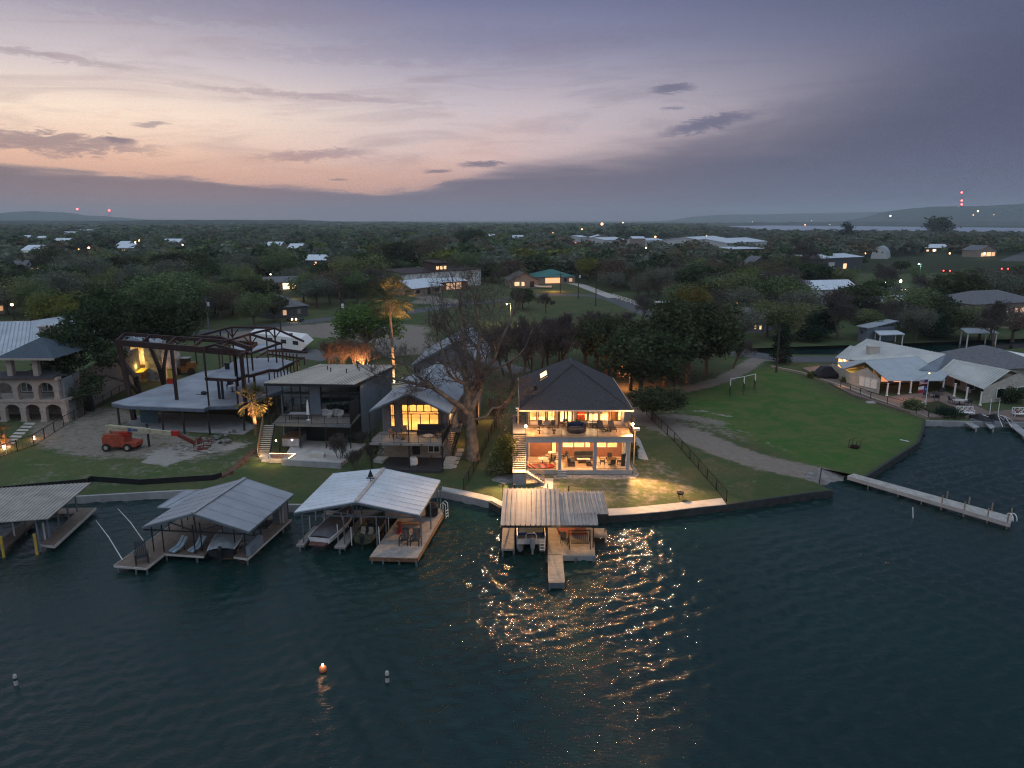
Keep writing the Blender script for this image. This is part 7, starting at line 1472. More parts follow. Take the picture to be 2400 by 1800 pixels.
# vehicles and small things
b=B(); q=P(1565,733); t=thing('parked_van','white box trailer parked behind the white rail fence','trailer',q); b.box(q.x-3.5,q.y,G+.5,q.x+5,q.y+3,G+3.2); build('body',b,m_white,t)
for dx_ in (-1,1.2): b=B(); b.tube([(q.x+dx_,q.y-.1,G+.45),(q.x+dx_,q.y+.2,G+.45)],.45,10); build('wheel',b,m_tire,t)
a_=P(1258,674,1.2); boat('white boat on a trailer between the brown and green roofed houses',(a_.x+6,a_.y),(a_.x-1,a_.y+.5),2.4,m_white,m_cov_grey,z=1.2,motor=False)
def car(label,u,v,tail=True,rot=0,mat=m_dark):
    p=P(u,v); t=thing('parked_car',label,'car',p); b=B(); vs=[]
    for x_,h_,w_ in ((-2.2,.9,.8),(-1.7,1.0,.88),(-1.1,1.5,.8),(.5,1.52,.8),(1.2,1.0,.88),(2.2,.85,.8)): vs+=[p+Vector((x_,-w_,.35)),p+Vector((x_,-w_*.9,h_)),p+Vector((x_,w_*.9,h_)),p+Vector((x_,w_,.35))]
    b.add(vs,[(i*4+j,i*4+j+1,(i+1)*4+j+1,(i+1)*4+j) for i in range(5) for j in range(3)]+[(0,1,2,3),(23,22,21,20)]); build('body',b,mat,t)
    for dx_ in (-1.4,1.4): b=B(); c_=p+Vector((dx_,-.85,.33)); b.tube([c_-Vector((0,.1,0)),c_+Vector((0,.1,0))],.33,10); build('wheel',b,m_tire,t)
    for s_ in (-1,1): b=B(); c_=p+Vector((s_*.55 if not tail else s_*1.7,-1.0,.8)); b.ball(c_,.3 if tail else .18,8,6); build('taillight' if tail else 'headlight',b,glow('tail_glow',(1,.03,.02),12) if tail else glow('head_glow',(1,.7,.3),25),t)
    return t
car('car with red tail lights on the far road, left of the pair on the right',2216,638); car('car with red tail lights on the far road near the right edge',2352,633); car('car with orange headlights beside the left road below the grey roofed bungalow',692,754,False)
car('small car with long red tail glow on the road behind the white gable house',1954,668)
# white rail fence beside the road
t=thing('rail_fence','white three rail fence along the right side of the road bend','fence',P(1437,697)); l=[P(u,v,G) for u,v in ((1437,699),(1478,712),(1530,733),(1560,745),(1605,760))]
b=B()
for a_,c_ in zip(l[:-1],l[1:]):
    for z_ in (.5,.95,1.4): b.beam(a_+Vector((0,0,z_)),c_+Vector((0,0,z_)),.08,.16)
build('rail',b,m_white,t)
for a_,c_ in zip(l[:-1],l[1:]):
    n_=max(1,int((c_-a_).length/4))
    for i in range(n_): s_=a_.lerp(c_,i/n_); b=B(); b.beam(s_,s_+Vector((0,0,1.6)),.18); build('post',b,m_white,t)
# utility poles
m_pole=M('pole_wood',(.05,.042,.038),.9)
def pole(u,v,vt,label,arm=True,tr=False,mat=m_pole):
    p=P(u,v); h=up(vt,p.y)-G; t=thing('utility_pole',label,'pole',p); b=B(); b.tube([p,p+Vector((0,0,h))],[.2,.13],8); build('pole',b,mat,t)
    if arm: b=B(); b.beam(p+Vector((-1.1,-.2,h-.6)),p+Vector((1.1,-.2,h-.6)),.14); [b.lathe(p+Vector((s_,-.2,h-.5)),[(.06,0),(.06,.25)],6) for s_ in (-1,0,1)]; build('crossarm',b,mat,t)
    if tr: b=B(); b.lathe(p+Vector((.45,-.1,h-2.6)),[(.25,0),(.3,.1),(.3,.9),(.2,1.0)],10); build('transformer',b,m_bgr,t)
    return p,h
pp=[pole(490,775,693,'pale pole with transformer in front of the left woods',True,True,m_steel),pole(659,786,705,'thin dark pole left of the travel trailer road'),pole(803,802,695,'pole with transformer beside the light green tree',True,True),pole(811,805,745,'shorter leaning pole beside the transformer pole',False),
 pole(1355,701,634,'pole with transformer right of the green roofed house',True,True),pole(1396,718,637,'tall dark pole in the grass beside the road bend'),pole(1313,686,640,'thin pole in front of the green roofed house'),pole(1585,672,634,'pole with transformer in the woods above the road bend',True,True),
 pole(953,742,685,'thin dark pole beside the left road right of the palm',False),pole(1006,762,722,'short thin pole behind the big bare tree',False),pole(1932,668,600,'pole in front of the dark barn'),pole(1985,905,840,'thin dark pole by the golf cart driveway',False) if False else pole(1819,873,765,'dark pole against the column shaped evergreen',False)]
def wire(a,c,sag=1.2):
    b=B(); n_=10; pl=[a.lerp(c,i/n_)-Vector((0,0,4*sag*(i/n_)*(1-i/n_))) for i in range(n_+1)]; b.tube(pl,.025,3,False); return b
tops=[p+Vector((0,-.2,h-.4)) for p,h in pp]
for i,(a_,c_,l) in enumerate(((0,1,'left wire from the pale pole to the dark pole'),(1,2,'wire from the dark pole to the transformer pole'),(2,8,'wire from the transformer pole past the palm'),(4,5,'wire between the two poles at the road bend'),(5,7,'wire from the road bend pole into the woods'))): single('power_line',wire(tops[a_],tops[c_]),m_pole,l,'power line',tops[a_])
def lamppost(u,v,vt,label,pw,col=(1,.6,.3),st=40,r=.2):
    p=P(u,v); h=up(vt,p.y)-G; t=thing('street_lamp',label,'street lamp',p); b=B(); b.tube([p,p+Vector((0,0,h))],.1,6); b.beam(p+Vector((0,0,h)),p+Vector((-1.0,0,h+.1)),.1); build('pole',b,m_steel,t); b=B(); b.ball(p+Vector((-1.0,0,h-.1)),r,8,6); build('lamp',b,glow('street_glow',col,st),t)
    if pw: lamp('street_light',p+Vector((-1.0,-.3,h-.6)),pw,col,.2,t)
lamppost(1197,762,712,'lit lamp post in the grass behind the row of bare trees',1800,(1,.72,.3),25,.16)
lamppost(2153,668,618,'green white street lamp at the edge of the mown field',500,(.6,1,.8),20,.3)
# scattered lamps far away: each a small lit lantern on a post
def farlamp(u,v,z,r,col,st,label,pw=0):
    p=Y(u,v,1); q=P(u,v,z); t=thing('yard_lamp',label,'lamp',(q.x,q.y,G)); b=B(); b.tube([(q.x,q.y,G),(q.x,q.y,z)],max(.1,r*.18),5); build('post',b,m_dark,t); b=B(); b.ball(q,r,8,6); build('bulb',b,glow('far_glow',col,st),t)
    if pw: lamp('yard_light',(q.x,q.y-.5,z+r*1.5),pw,col,r,t)
OR_=(1,.42,.16); YL=(1,.8,.4)
FL_=[(28,714,5,.35,OR_,14,'orange lamp in the dark trees near the left edge',200),(437,532,8,1.5,OR_,8,'orange lamp on the horizon woods, left of centre',0),(327,564,8,1.3,OR_,9,'brightest orange lamp in the far left town',0),(318,568,8,.8,YL,9,'small lamp just left of the brightest far left one',0),(183,583,6,.8,OR_,8,'orange lamp left of the far blue white sheds',0),(208,581,6,.8,OR_,7,'second orange lamp beside the far blue white sheds',0),(178,571,6,.6,YL,8,'yellow lamp above the pair of far orange lamps',0),(428,574,6,.6,OR_,8,'small orange lamp right of the far grey roof',0),(289,574,6,.5,YL,7,'small lamp by the far white gable',0),
 (580,709,4,.22,OR_,16,'orange lamp inside the pale green tree by the left road',60),(590,705,4,.15,YL,12,'small yellow lamp inside the pale green tree by the left road',0),(738,619,5,.45,OR_,9,'lamp under the pale blue roof left of the palm',0),(709,604,5,.3,OR_,8,'tiny lamp above the pale blue roof left of the palm',0),(634,643,5,.3,YL,8,'small lamp in the woods above the bright house',0),(1065,548,8,.9,OR_,7,'orange lamp on the skyline left of the dark round tree',0),
 (1411,525,20,3.2,OR_,9,'brightest orange lamp on the centre horizon',0),(1364,538,10,2.2,OR_,7,'orange lamp below the centre horizon lamp',0),(1460,522,20,1.6,YL,7,'pale lamp right of the brightest horizon lamp',0),(1296,546,8,1.2,OR_,5,'dim orange lamp above the green roofed house',0),(1348,570,6,.8,(1,.1,.08),10,'red orange lamp at the left of the metal buildings',0),(1536,555,8,1.4,OR_,8,'orange lamp above the right end of the metal buildings',0),(1514,581,5,.7,YL,6,'pale lamp below the middle metal building',0),(1696,560,8,1.4,OR_,8,'orange lamp above the big pale warehouse',0),
 (1764,520,20,2,YL,5,'yellow green lamp on the horizon right of centre',0),(1656,552,8,.9,YL,5,'small lamp left of the orange warehouse lamp',0),(1771,683,4,.3,OR_,14,'orange lamp in the trees below the dark gabled house',120),(1731,710,4,.5,OR_,10,'cluster lamp glowing in the bare trees right of the road',260),(1681,760,3,.12,YL,16,'left of two small yellow lamps behind the oaks',30),(1690,762,3,.12,YL,16,'right of two small yellow lamps behind the oaks',30),
 (2077,661,4,.4,(1,.85,.5),22,'left of the two bright gate lamps by the field',900),(2111,659,4,.45,(1,.85,.5),24,'right of the two bright gate lamps by the field',900),(2089,675,2,.25,YL,12,'low garden lamp below the left gate lamp',60),(2122,680,2,.3,YL,14,'low garden lamp below the right gate lamp',80),(2160,683,2,.3,(.8,1,.5),16,'low green white garden lamp under the palm by the gate',160),
 (1971,564,6,.7,OR_,9,'orange lamp in the woods above the dark barn',0),(2190,587,4,.6,YL,12,'porch lamp of the pale roofed house beyond the field',300),(2226,594,5,.5,OR_,9,'lamp right of the pale roofed house beyond the field',0),(2307,595,4,.7,YL,14,'lamp inside the orange glowing gabled house',500),(2028,594,4,.5,OR_,7,'orange lamp left of the arched hut',0),
 (2087,506,60,6,YL,7,'pale orange lamp on the left foot of the right hand hill',0),(2230,509,60,5,OR_,5,'orange lamp low on the right hand hill under the mast',0),(2292,495,100,7,YL,4,'bright yellow house lamp high on the right hand hill',0),(2281,504,70,4,OR_,5,'small orange lamp left of the high yellow one on the hill',0),(2329,504,70,5,OR_,5,'orange lamp at the right of the hill houses',0),(1887,527,6,3,OR_,6,'orange lamp on the near shore of the far lake',0),(1902,517,20,3,YL,4,'small pale lamp on the far shore of the lake',0),(1945,526,6,2,YL,4,'second pale lamp on the far shore of the lake',0),(2325,752,5,.4,OR_,10,'lamp on the brick house garden at the right',0)]
for u,v,z,r_,c_,s_,l,pw in FL_:
    if v<565: r_*=.68
    if v<528 and z<28.2 and v<=520: z=max(z,28.5)
    y_=None
    if v<520 or z>28:
        yy={1411:3400,1460:3500,1764:3300,2087:3800,2230:4000,2292:4000,2281:3900,2329:4000,1902:3200}.get(u,3300); yy*=1.22 if u>2000 else 1; r_*=1.15 if u>2000 else 1; q=Y(u,v,yy); t=thing('yard_lamp',l,'lamp',(q.x,yy,G)); b=B(); b.tube([(q.x,yy,G),(q.x,yy,q.z)],.5,5); build('post',b,m_dark,t); b=B(); b.ball(q,r_,8,6); build('bulb',b,glow('far_glow',c_,s_),t)
    else: farlamp(u,v,z,r_,c_,s_,l,pw)
# masts with red lights
m_redl=glow('red_beacon',(1,.06,.05),14)
def mast(u,vb,vt,yy,label,lights,r_=5):
    a_=Y(u,vb,yy); c_=Y(u,vt,yy); t=thing('radio_mast',label,'radio mast',a_); b=B()
    for k in range(3): o=Vector((4*math.cos(2.1*k),4*math.sin(2.1*k),0)); b.beam(a_+o,c_+o*.5,.8)
    n_=10
    for i in range(n_):
        f0=i/n_; q=a_.lerp(c_,f0); q1=a_.lerp(c_,f0+1/n_); b.beam(q+Vector((4,0,0)),q1+Vector((-2,3,0)),.5); b.beam(q+Vector((-2,3,0)),q1+Vector((4,0,0)),.5)
    build('lattice',b,M('mast_red',(.2,.05,.05)) if 'mast_red' not in bpy.data.materials else bpy.data.materials['mast_red'],t)
    for v in lights: b=B(); b.ball(Y(u,v,yy),r_,8,6); build('beacon',b,m_redl,t)
mast(181,510,490,7600,'left of two radio masts with a red light on the left hills',(490,),9); mast(256,512,493,7600,'right of two radio masts with a red light on the left hills',(493,),9); mast(2254,484,451,5300,'tall radio mast with stacked red lights on the right hill',(451,470,479),6)
# ================= trees =================
def leafcloud(rng,lobes,nclump,per,csz,leaf,shell=.5,flat=.75):
    lob=np.array(lobes,float); vol=lob[:,3]*lob[:,4]*lob[:,5]; li=rng.choice(len(lob),nclump,p=vol/vol.sum())
    d=rng.normal(0,1,(nclump,3)); d/=np.linalg.norm(d,axis=1)[:,None]; rad=shell+(1-shell)*rng.random(nclump)**.6
    cc=lob[li,:3]+d*rad[:,None]*lob[li,3:6]
    c=np.repeat(cc,per,0)+rng.normal(0,1,(nclump*per,3))*csz*np.array([1,1,flat]); n=len(c)
    a=rng.normal(0,1,(n,3)); a[:,2]*=.6; a/=np.linalg.norm(a,axis=1)[:,None]; b=np.cross(a,rng.normal(0,1,(n,3))); b/=np.linalg.norm(b,axis=1)[:,None]+1e-9
    s=leaf*rng.uniform(.6,1.4,n)[:,None]; a*=s; b*=s*.55
    V=np.stack([c-a,c+b,c+a,c-b],1).reshape(-1,3); F=np.arange(4*n).reshape(n,4); return V,F,cc
def segs2mesh(segs,k=4):
    S=np.array(segs,float); p,q,r0,r1=S[:,0:3],S[:,3:6],S[:,6],S[:,7]; d=q-p; L=np.linalg.norm(d,axis=1)+1e-9; d/=L[:,None]
    ref=np.where(np.abs(d[:,2:3])<.9,np.array([[0,0,1.]]),np.array([[1.,0,0]])); x=np.cross(d,ref); x/=np.linalg.norm(x,axis=1)[:,None]; y=np.cross(d,x); V=[]
    for base,r in ((p-d*0,r0),(q+d*r1[:,None]*.5,r1)):
        for j in range(k): a=2*np.pi*j/k; V.append(base+(x*math.cos(a)+y*math.sin(a))*r[:,None])
    V=np.stack(V,1); n=len(S); o=(np.arange(n)*2*k)[:,None]; F=np.concatenate([np.stack([o[:,0]+j,o[:,0]+(j+1)%k,o[:,0]+k+(j+1)%k,o[:,0]+k+j],1) for j in range(k)]); return V.reshape(-1,3),F
def grow(rng,p,d,L,r,depth,out,curl=.25,upb=.1,spread=.7,lr=.74,rr_=.62,nc=(2,4),rmin=.006):
    k=3 if depth>1 else 2; q=np.array(p,float); d=np.array(d,float); d/=np.linalg.norm(d)
    for i in range(k):
        d2=d+rng.normal(0,curl,3); d2[2]+=upb; d2/=np.linalg.norm(d2); q2=q+d2*L/k; ra=r*(1-.3*i/k); rb=r*(1-.3*(i+1)/k); out.append((*q,*q2,ra,rb))
        if depth>0 and i>0 or (depth>0 and rng.random()<.35):
            dd=d2+rng.normal(0,spread,3); dd[2]+=upb; grow(rng,q2,dd,L*lr*rng.uniform(.6,1),max(rmin,rb*rr_),depth-1,out,curl,upb,spread,lr,rr_,nc,rmin)
        q,d=q2,d2
    if depth>0:
        for _ in range(rng.integers(*nc)): grow(rng,q,d+rng.normal(0,spread*.75,3),L*lr*rng.uniform(.75,1.05),max(rmin,r*.7*rr_),depth-1,out,curl,upb,spread,lr,rr_,nc,rmin)
LF={'oak':leafm('dark_oak_leaves',(.04,.055,.028),(.075,.095,.045)),'elm':leafm('olive_leaves',(.1,.135,.06),(.18,.21,.1)),'lime':leafm('fresh_leaves',(.08,.13,.035),(.12,.18,.05)),
    'gold':leafm('yellowing_leaves',(.12,.12,.03),(.2,.18,.045)),'grey':leafm('grey_green_leaves',(.11,.125,.095),(.18,.19,.14)),'brown':leafm('brown_buds',(.1,.08,.06),(.16,.125,.09)),'cedar':leafm('cedar_leaves',(.02,.04,.025),(.035,.055,.03)),'bush':leafm('garden_leaves',(.1,.11,.03),(.16,.17,.05))}
FW=.9
def tree_proto(kind,seed,h,rad,nclump,per,leaf,trunk_h=.28,lod=0,csz=.55):
    rng=np.random.default_rng(seed); t=thing('tree','','tree',(0,0,0))
    if kind=='cedar': lobes=[(rng.normal(0,.2),rng.normal(0,.2),h*(.2+.7*f),rad*(1-f)*.95+.3,rad*(1-f)*.95+.3,h*.1) for f in np.linspace(0,1,8)]
    elif kind=='column': lobes=[(0,0,h*(.15+.78*f),rad*(1-.5*f**3),rad*(1-.5*f**3),h*.14) for f in np.linspace(0,1,6)]
    else:
        lobes=[(0,0,h*.64,rad*.72,rad*.72,h*.3)]
        for i in range(7 if lod==0 else 4): a=rng.uniform(0,6.28); rr=rad*rng.uniform(.4,.68); lobes.append((rr*math.cos(a),rr*math.sin(a),h*rng.uniform(.45,.8),rad*rng.uniform(.28,.45),rad*rng.uniform(.28,.45),h*rng.uniform(.12,.22)))
    V,F,cc=leafcloud(rng,lobes,nclump,per,csz,leaf)
    build('crown',(V,F),LF[kind if kind in LF else 'cedar'],t)
    segs=[]; tr=.035*h; fork=h*trunk_h; segs.append((0,0,-.3,.1,0,fork,tr,tr*.75))
    if lod<2:
        for i in rng.choice(len(cc),min(len(cc),16 if lod==0 else 6),replace=False):
            c=cc[i]; m=np.array([c[0]*.4,c[1]*.4,fork+(c[2]-fork)*.55]); segs.append((.1,0,fork*.95,*m,tr*.5,tr*.28)); segs.append((*m,*c,tr*.28,tr*.08))
    build('trunk',segs2mesh(segs,5),m_bark,t); return t
def bare_proto(seed,h,spread,depth=5,mat=None,cats=None,upb=.12,k=3,r=None,sp=.65,rmin=.02,stems=1):
    rng=np.random.default_rng(seed); t=thing('bare_tree','','tree',(0,0,0)); out=[]
    mat=mat or m_twig
    for s_ in range(stems):
        a=rng.uniform(0,6.28); d0=np.array([math.cos(a)*.35*(stems>1),math.sin(a)*.35*(stems>1),1.]); grow(rng,(.25*math.cos(a)*(stems>1),.25*math.sin(a)*(stems>1),-.2),d0,h*.34,(r or .03*h)/math.sqrt(stems),depth,out,.16,upb,sp,.76,.6,(2,4),rmin)
    S=np.array(out); zmax=S[:,5].max(); S[:,:6]*=h/zmax; thick=S[:,6]>max(.05,.006*h)
    build('trunk',segs2mesh(S[thick],5),m_bark,t); build('crown',segs2mesh(S[~thick],k),mat,t); return t
PR={'oak':[tree_proto('oak',s,9,5.6,150,40,.26) for s in (1,2,3)],'elm':[tree_proto('elm',s,9,5,150,34,.2,csz=.6) for s in (4,5,6)],'gold':[tree_proto('gold',8,9,4.6,150,36,.2)],'lime':[tree_proto('lime',9,8,4.4,140,34,.2)],
    'grey':[tree_proto('grey',s,9,5,140,34,.19,csz=.65) for s in (11,12)],'brown':[tree_proto('brown',s,9.5,4.8,120,26,.16,csz=.7) for s in (14,15)],'cedar':[tree_proto('cedar',s,9,3.0,120,34,.24,.1) for s in (17,18)],'bare':[bare_proto(s,9.5,1,6) for s in (21,22,23)],'column':[tree_proto('column',31,7,1.25,90,50,.16,.1,csz=.3)]}
# far, coarser versions
PRF={'oak':[tree_proto('oak',s,9,5.6,60,16,.65,lod=1,csz=.9) for s in (41,42)],'elm':[tree_proto('elm',s,9,5.2,60,16,.6,lod=1,csz=.9) for s in (43,44)],'grey':[tree_proto('grey',s,9,5.2,60,15,.6,lod=1,csz=.95) for s in (45,46)],'brown':[tree_proto('brown',s,9,5,50,14,.5,lod=1,csz=1) for s in (47,)],'cedar':[tree_proto('cedar',s,9,3.4,45,16,.6,.1,lod=1,csz=.7) for s in (48,)],'gold':[tree_proto('gold',49,9,5,60,15,.6,lod=1,csz=.9)]}
used={}
def put(kind,p,h,label,rot=None,wide=1.,group=None,far=False,i=None,name=None):
    lst=(PRF if far and kind in PRF else PR)[kind]; i=random.randrange(len(lst)) if i is None else i%len(lst); o=lst[i]; h0={'lime':8,'column':7,'bare':9.5,'brown':9.5 if not far else 9}.get(kind,9)
    s=h/h0; rot=random.uniform(0,6.28) if rot is None else rot
    if id(o) in used: r=dup(o,p,rot,(s*wide,s*wide,s),label,group)
    else: used[id(o)]=1; r=place(o,p,rot,(s*wide,s*wide,s),label,group)
    if name: r.name=name
    r['category']='tree'; return r
def at(u,v,vt): p=P(u,v); return p,up(vt,p.y)-G
def T1(kind,u,v,vt,label,wide=1.,**k): p,h=at(u,v,vt); return put(kind,p,h,label,wide=wide,**k)
# ---- named trees
T1('gold',150,800,684,'olive yellow tree in the woods above the arcaded mansion',1.25)
T1('elm',597,768,680,'pale green round tree with small lamps by the left road',1.0)
T1('lime',858,838,703,'light green spreading tree between the transformer pole and the palm',1.25)
T1('oak',1225,724,672,'round dark oak alone on the grass below the brown roofed house',1.1)
T1('bare',1279,733,685,'small bare leaning tree beside the round dark oak',1.1)
T1('bare',1503,756,688,'bare spreading tree beside the white rail fence',1.3)
T1('bare',1717,864,785,'small bare tree on the grass strip above the swing set',1.1)
T1('lime',1746,704,626,'bright green tree right of the dark gabled house',1.1)
T1('gold',1622,795,662,'tall olive tree behind the dark oak right of the road',.75)
T1('oak',1590,800,700,'dark oak in front of the tall olive tree',1.2)
T1('cedar',1925,790,690,'pointed dark conifer in front of the white gable house',.95)
T1('bare',1963,798,672,'tall bare tree right of the pointed dark conifer',1.1)
T1('bare',1888,745,680,'bare tree left of the pointed dark conifer',1.1)
T1('cedar',2192,795,712,'dark conifer on the canal bank by the flat canopy',1.2)
T1('oak',2240,745,632,'big dark oak in front of the two storey tan house',1.1)
T1('oak',1108,592,534,'dark round tree standing above the skyline, right one of two',1.2); T1('oak',1090,590,540,'dark round tree standing above the skyline, left one of two',1.)
T1('brown',1015,655,543,'tall reddish brown tree above the stone walled house',.9)
T1('oak',955,650,562,'broad dark tree left of the tall reddish brown one',1.3)
T1('column',1831,852,762,'dark column shaped evergreen on two supports by the driveway',1.25,name='column_tree')
T1('bare',2100,790,700,'bare tree in front of the canal house, nearest the canopy',1.2); T1('bare',2050,760,690,'bare tree left of the canal house',1.2)
T1('bare',2330,815,700,'bare tree in front of the two storey tan house',1.0); T1('cedar',1900,800,730,'broad dark conifer left of the pointed one',1.4)
T1('elm',1968,690,625,'small tree beside the dark barn',1.1); T1('bare',1868,665,560,'bare tree left of the dark barn',.9) ; T1('oak',2110,640,610,'tree group edge beside the gate lamps',1.3); T1('bare',2075,690,622,'bare tree with gate lamps shining through',1.3); T1('oak',2013,625,600,'low dark tree at the corner of the dark barn',1.2)
T1('cedar',1980,560,515,'dark round tree standing above the far lake, left one',1.2,far=True); T1('oak',2192,556,510,'dark round tree standing above the far lake, right one',1.3,far=True)
# loose trees between the road and the far canal bank
rq=random.Random(21)
for u,v,h_ in ((1578,742,10),(1608,748,9),(1650,742,10),(1672,760,9),(1705,742,11),(1725,760,9),(1760,742,10),(1798,735,11),(1820,752,9),(1845,735,10),(1862,770,9),(1800,790,8),(1838,795,8),(2000,738,10),(2022,752,10),(2060,735,10),(2085,745,9),(2128,775,10),(2165,740,10),(2180,775,9),(2215,790,7),(2290,795,8),(2375,800,9),(2300,700,11),(2345,705,10),(2395,700,11),(1690,715,10),(1850,705,10),(1830,640,10),(1866,640,9),(2150,720,9),(1655,790,8),(1690,800,8),(1745,800,8),(2040,790,7),(2145,800,7)):
    k=rq.choice(['bare','bare','brown','grey','oak','bare','elm']); put(k,P(u+rq.uniform(-5,5),v),h_*rq.uniform(.9,1.2),{'bare':'bare branched','brown':'brownish budding','grey':'grey green','oak':'dark rounded','elm':'olive green bushy'}[k]+' tree in the loose trees between the road bend and the canal bank',wide=rq.uniform(1.,1.4),group='loose trees beyond the canal')
for u,v,h_ in ((450,760,10),(475,745,10),(520,748,10),(548,738,10),(520,715,11),(560,705,11),(600,702,10),(598,735,9),(745,722,10),(772,716,11),(800,712,10),(835,712,11),(868,708,10),(905,712,10),(760,690,11),(800,688,11),(850,688,10),(900,688,10),(640,755,8),(925,690,9),(712,712,9)):
    k=rq.choice(['elm','grey','oak','elm','brown','bare']); put(k,P(u+rq.uniform(-4,4),v),h_*rq.uniform(.85,1.2),{'bare':'bare branched','brown':'brownish budding','grey':'grey green','oak':'dark rounded','elm':'olive green bushy'}[k]+' tree along the grass beyond the left road',wide=rq.uniform(1.,1.35),group='trees along the left road')
# row behind the lit house
for i,(u,v,vt,k,w_) in enumerate(((1200,905,742,'bare',.9),(1222,900,735,'bare',.7),(1245,893,748,'bare',.8),(1268,885,738,'bare',.7),(1290,880,742,'bare',.8),(1180,880,760,'bare',.9),(1330,878,728,'bare',1.),(1372,872,730,'brown',1.),(1310,850,745,'brown',.9),(1420,880,735,'oak',.9),(1450,885,742,'brown',1.),(1400,860,722,'bare',1.),(1470,868,725,'bare',1.))):
    T1(k,u,v,vt,['first','second','third','fourth','fifth','sixth','seventh','eighth','ninth','tenth','eleventh','twelfth','thirteenth'][i]+' tree '+('with bare twigs' if k=='bare' else 'with dark leaves' if k=='oak' else 'with brown buds')+' in the row behind the lit house',w_,group='row of trees behind the lit house')
for u,v,vt,w_,k,l in ((1500,940,768,1.15,'oak','broad oak with brownish leaves right of the lit house roof'),(1478,915,800,1.3,'brown','brown leaved oak lit orange beside the lit house roof'),(1612,898,695,1.0,'oak','tall dense dark oak at the right of the oak row'),(1558,905,735,1.1,'oak','dark oak left of the tall dense one'),(1530,985,905,1.5,'oak','low dark oak bough hanging over the chain fence'),(1580,925,820,1.2,'brown','brownish oak above the dirt track'),(1655,880,740,.9,'oak','rightmost dark oak of the row above the dirt track')): T1(k,u,v,vt,l,w_,group='oaks right of the lit house')
# big leaning oak on the left
def custom(name,label,lobes_px,kind,trunks,seed,nclump,per,leaf,csz=.5,shell=.45):
    rng=np.random.default_rng(seed); base=Vector(trunks[0][0]); t=thing(name,label,'tree',base); lobes=[]
    for u,v,y_,r_px,fl in lobes_px: c=Y(u,v,y_); r_=r_px*y_/1743; lobes.append((c.x,c.y,c.z,r_,r_,r_*fl))
    V,F,cc=leafcloud(rng,lobes,nclump,per,csz,leaf,shell); build('crown',(V,F),LF[kind],t); segs=[]
    for tr in trunks:
        r0=tr[-1]; pl=tr[:-1]
        for i in range(len(pl)-1): segs.append((*pl[i],*pl[i+1],r0*(1-.55*i/(len(pl)-1)),r0*(1-.55*(i+1)/(len(pl)-1))))
    ends=[np.array(tr[-2]) for tr in trunks]
    for i in rng.choice(len(cc),38,replace=False):
        c=cc[i]; e=min(ends,key=lambda q:np.linalg.norm(q-c)); m=e*.45+c*.55+np.array([0,0,.6]); segs.append((*e,*m,.16,.09)); segs.append((*m,*c,.09,.03))
    build('trunk',segs2mesh(segs,7),m_bark,t); return t
yb=108.
custom('leaning_oak','huge dark live oak leaning left over the arcaded mansion',[(150,800,yb-4,52,.7),(205,775,yb,70,.75),(300,745,yb+3,78,.62),(150,845,yb-4,52,.9),(110,880,yb-6,34,1.0),(185,905,yb-7,48,.7),(250,830,yb-3,45,.7),(240,715,yb+5,55,.6)],'oak',[(P(330,930),Y(318,885,yb),Y(290,850,yb),Y(270,800,yb),.5),(P(332,928),Y(300,895,yb-2),Y(250,880,yb-4),Y(190,880,yb-6),.34),(Y(300,880,yb),Y(272,840,yb),Y(225,800,yb),.25)],51,520,46,.24)
yb2=116.
custom('live_oak','dark live oak with forked trunk in front of the yellow lit doorway',[(375,745,yb2,65,.65),(415,770,yb2,50,.6),(340,715,yb2+2,52,.5),(440,735,yb2+3,40,.6)],'oak',[(P(385,905),Y(372,860,yb2),Y(350,810,yb2),Y(335,770,yb2),.42),(P(385,905),Y(384,860,yb2),Y(393,800,yb2),Y(400,770,yb2),.36)],52,300,44,.24)
# ---- big bare pecan
rng=np.random.default_rng(77); t=thing('pecan_tree','huge bare pecan tree with thick trunk between the gable house and the lit house','tree',P(1108,1078)); yt=80.9; out=[]
def limb(pl,r0,r1,dep,Ls,nch=2):
    pl=[np.array(Y(u,v,y_)) for u,v,y_ in pl]; n=len(pl)-1
    for i in range(n):
        a,c=pl[i],pl[i+1]; ra=r0+(r1-r0)*i/n; rb=r0+(r1-r0)*(i+1)/n; m=(a+c)/2+rng.normal(0,.12,3); out.append((*a,*m,ra,(ra+rb)/2)); out.append((*m,*c,(ra+rb)/2,rb))
        if i>0 or True:
            for _ in range(nch):
                f=rng.random(); q=a+(c-a)*f; d=(c-a)/np.linalg.norm(c-a)+rng.normal(0,.75,3); d[2]+=.25
                if i==0 and f<.5: continue
                grow(rng,q,d,Ls*rng.uniform(.6,1.1),rb*.42,dep,out,.22,.06,.6,.79,.64,(1,3),.015)
    grow(rng,pl[-1],pl[-1]-pl[-2],Ls,r1*.9,dep,out,.2,.08,.6,.79,.64,(1,3),.015)
b0=P(1108,1078); out.append((b0.x,b0.y,.2,*Y(1106,1040,yt),.95,.72)); out.append((*Y(1106,1040,yt),*Y(1100,975,yt),.72,.62))
limb([(1100,978,yt),(1060,940,yt-1.5),(1012,908,yt-2.5),(960,896,yt-3),(905,885,yt-3)],.36,.12,4,1.9,3)
limb([(1012,908,yt-2.5),(975,880,yt-2.5),(940,850,yt-2),(905,835,yt-2)],.17,.08,4,1.7,2)
limb([(1100,975,yt),(1095,920,yt+.3),(1088,860,yt+1),(1084,800,yt+1),(1078,750,yt+1)],.5,.16,4,3.0,3)
limb([(1093,900,yt),(1060,885,yt-1),(1040,850,yt-1),(1030,800,yt-1)],.2,.08,4,1.9,2)
limb([(1102,960,yt),(1125,915,yt+1),(1140,865,yt+2),(1165,820,yt+2),(1185,775,yt+2)],.42,.13,4,3.0,3)
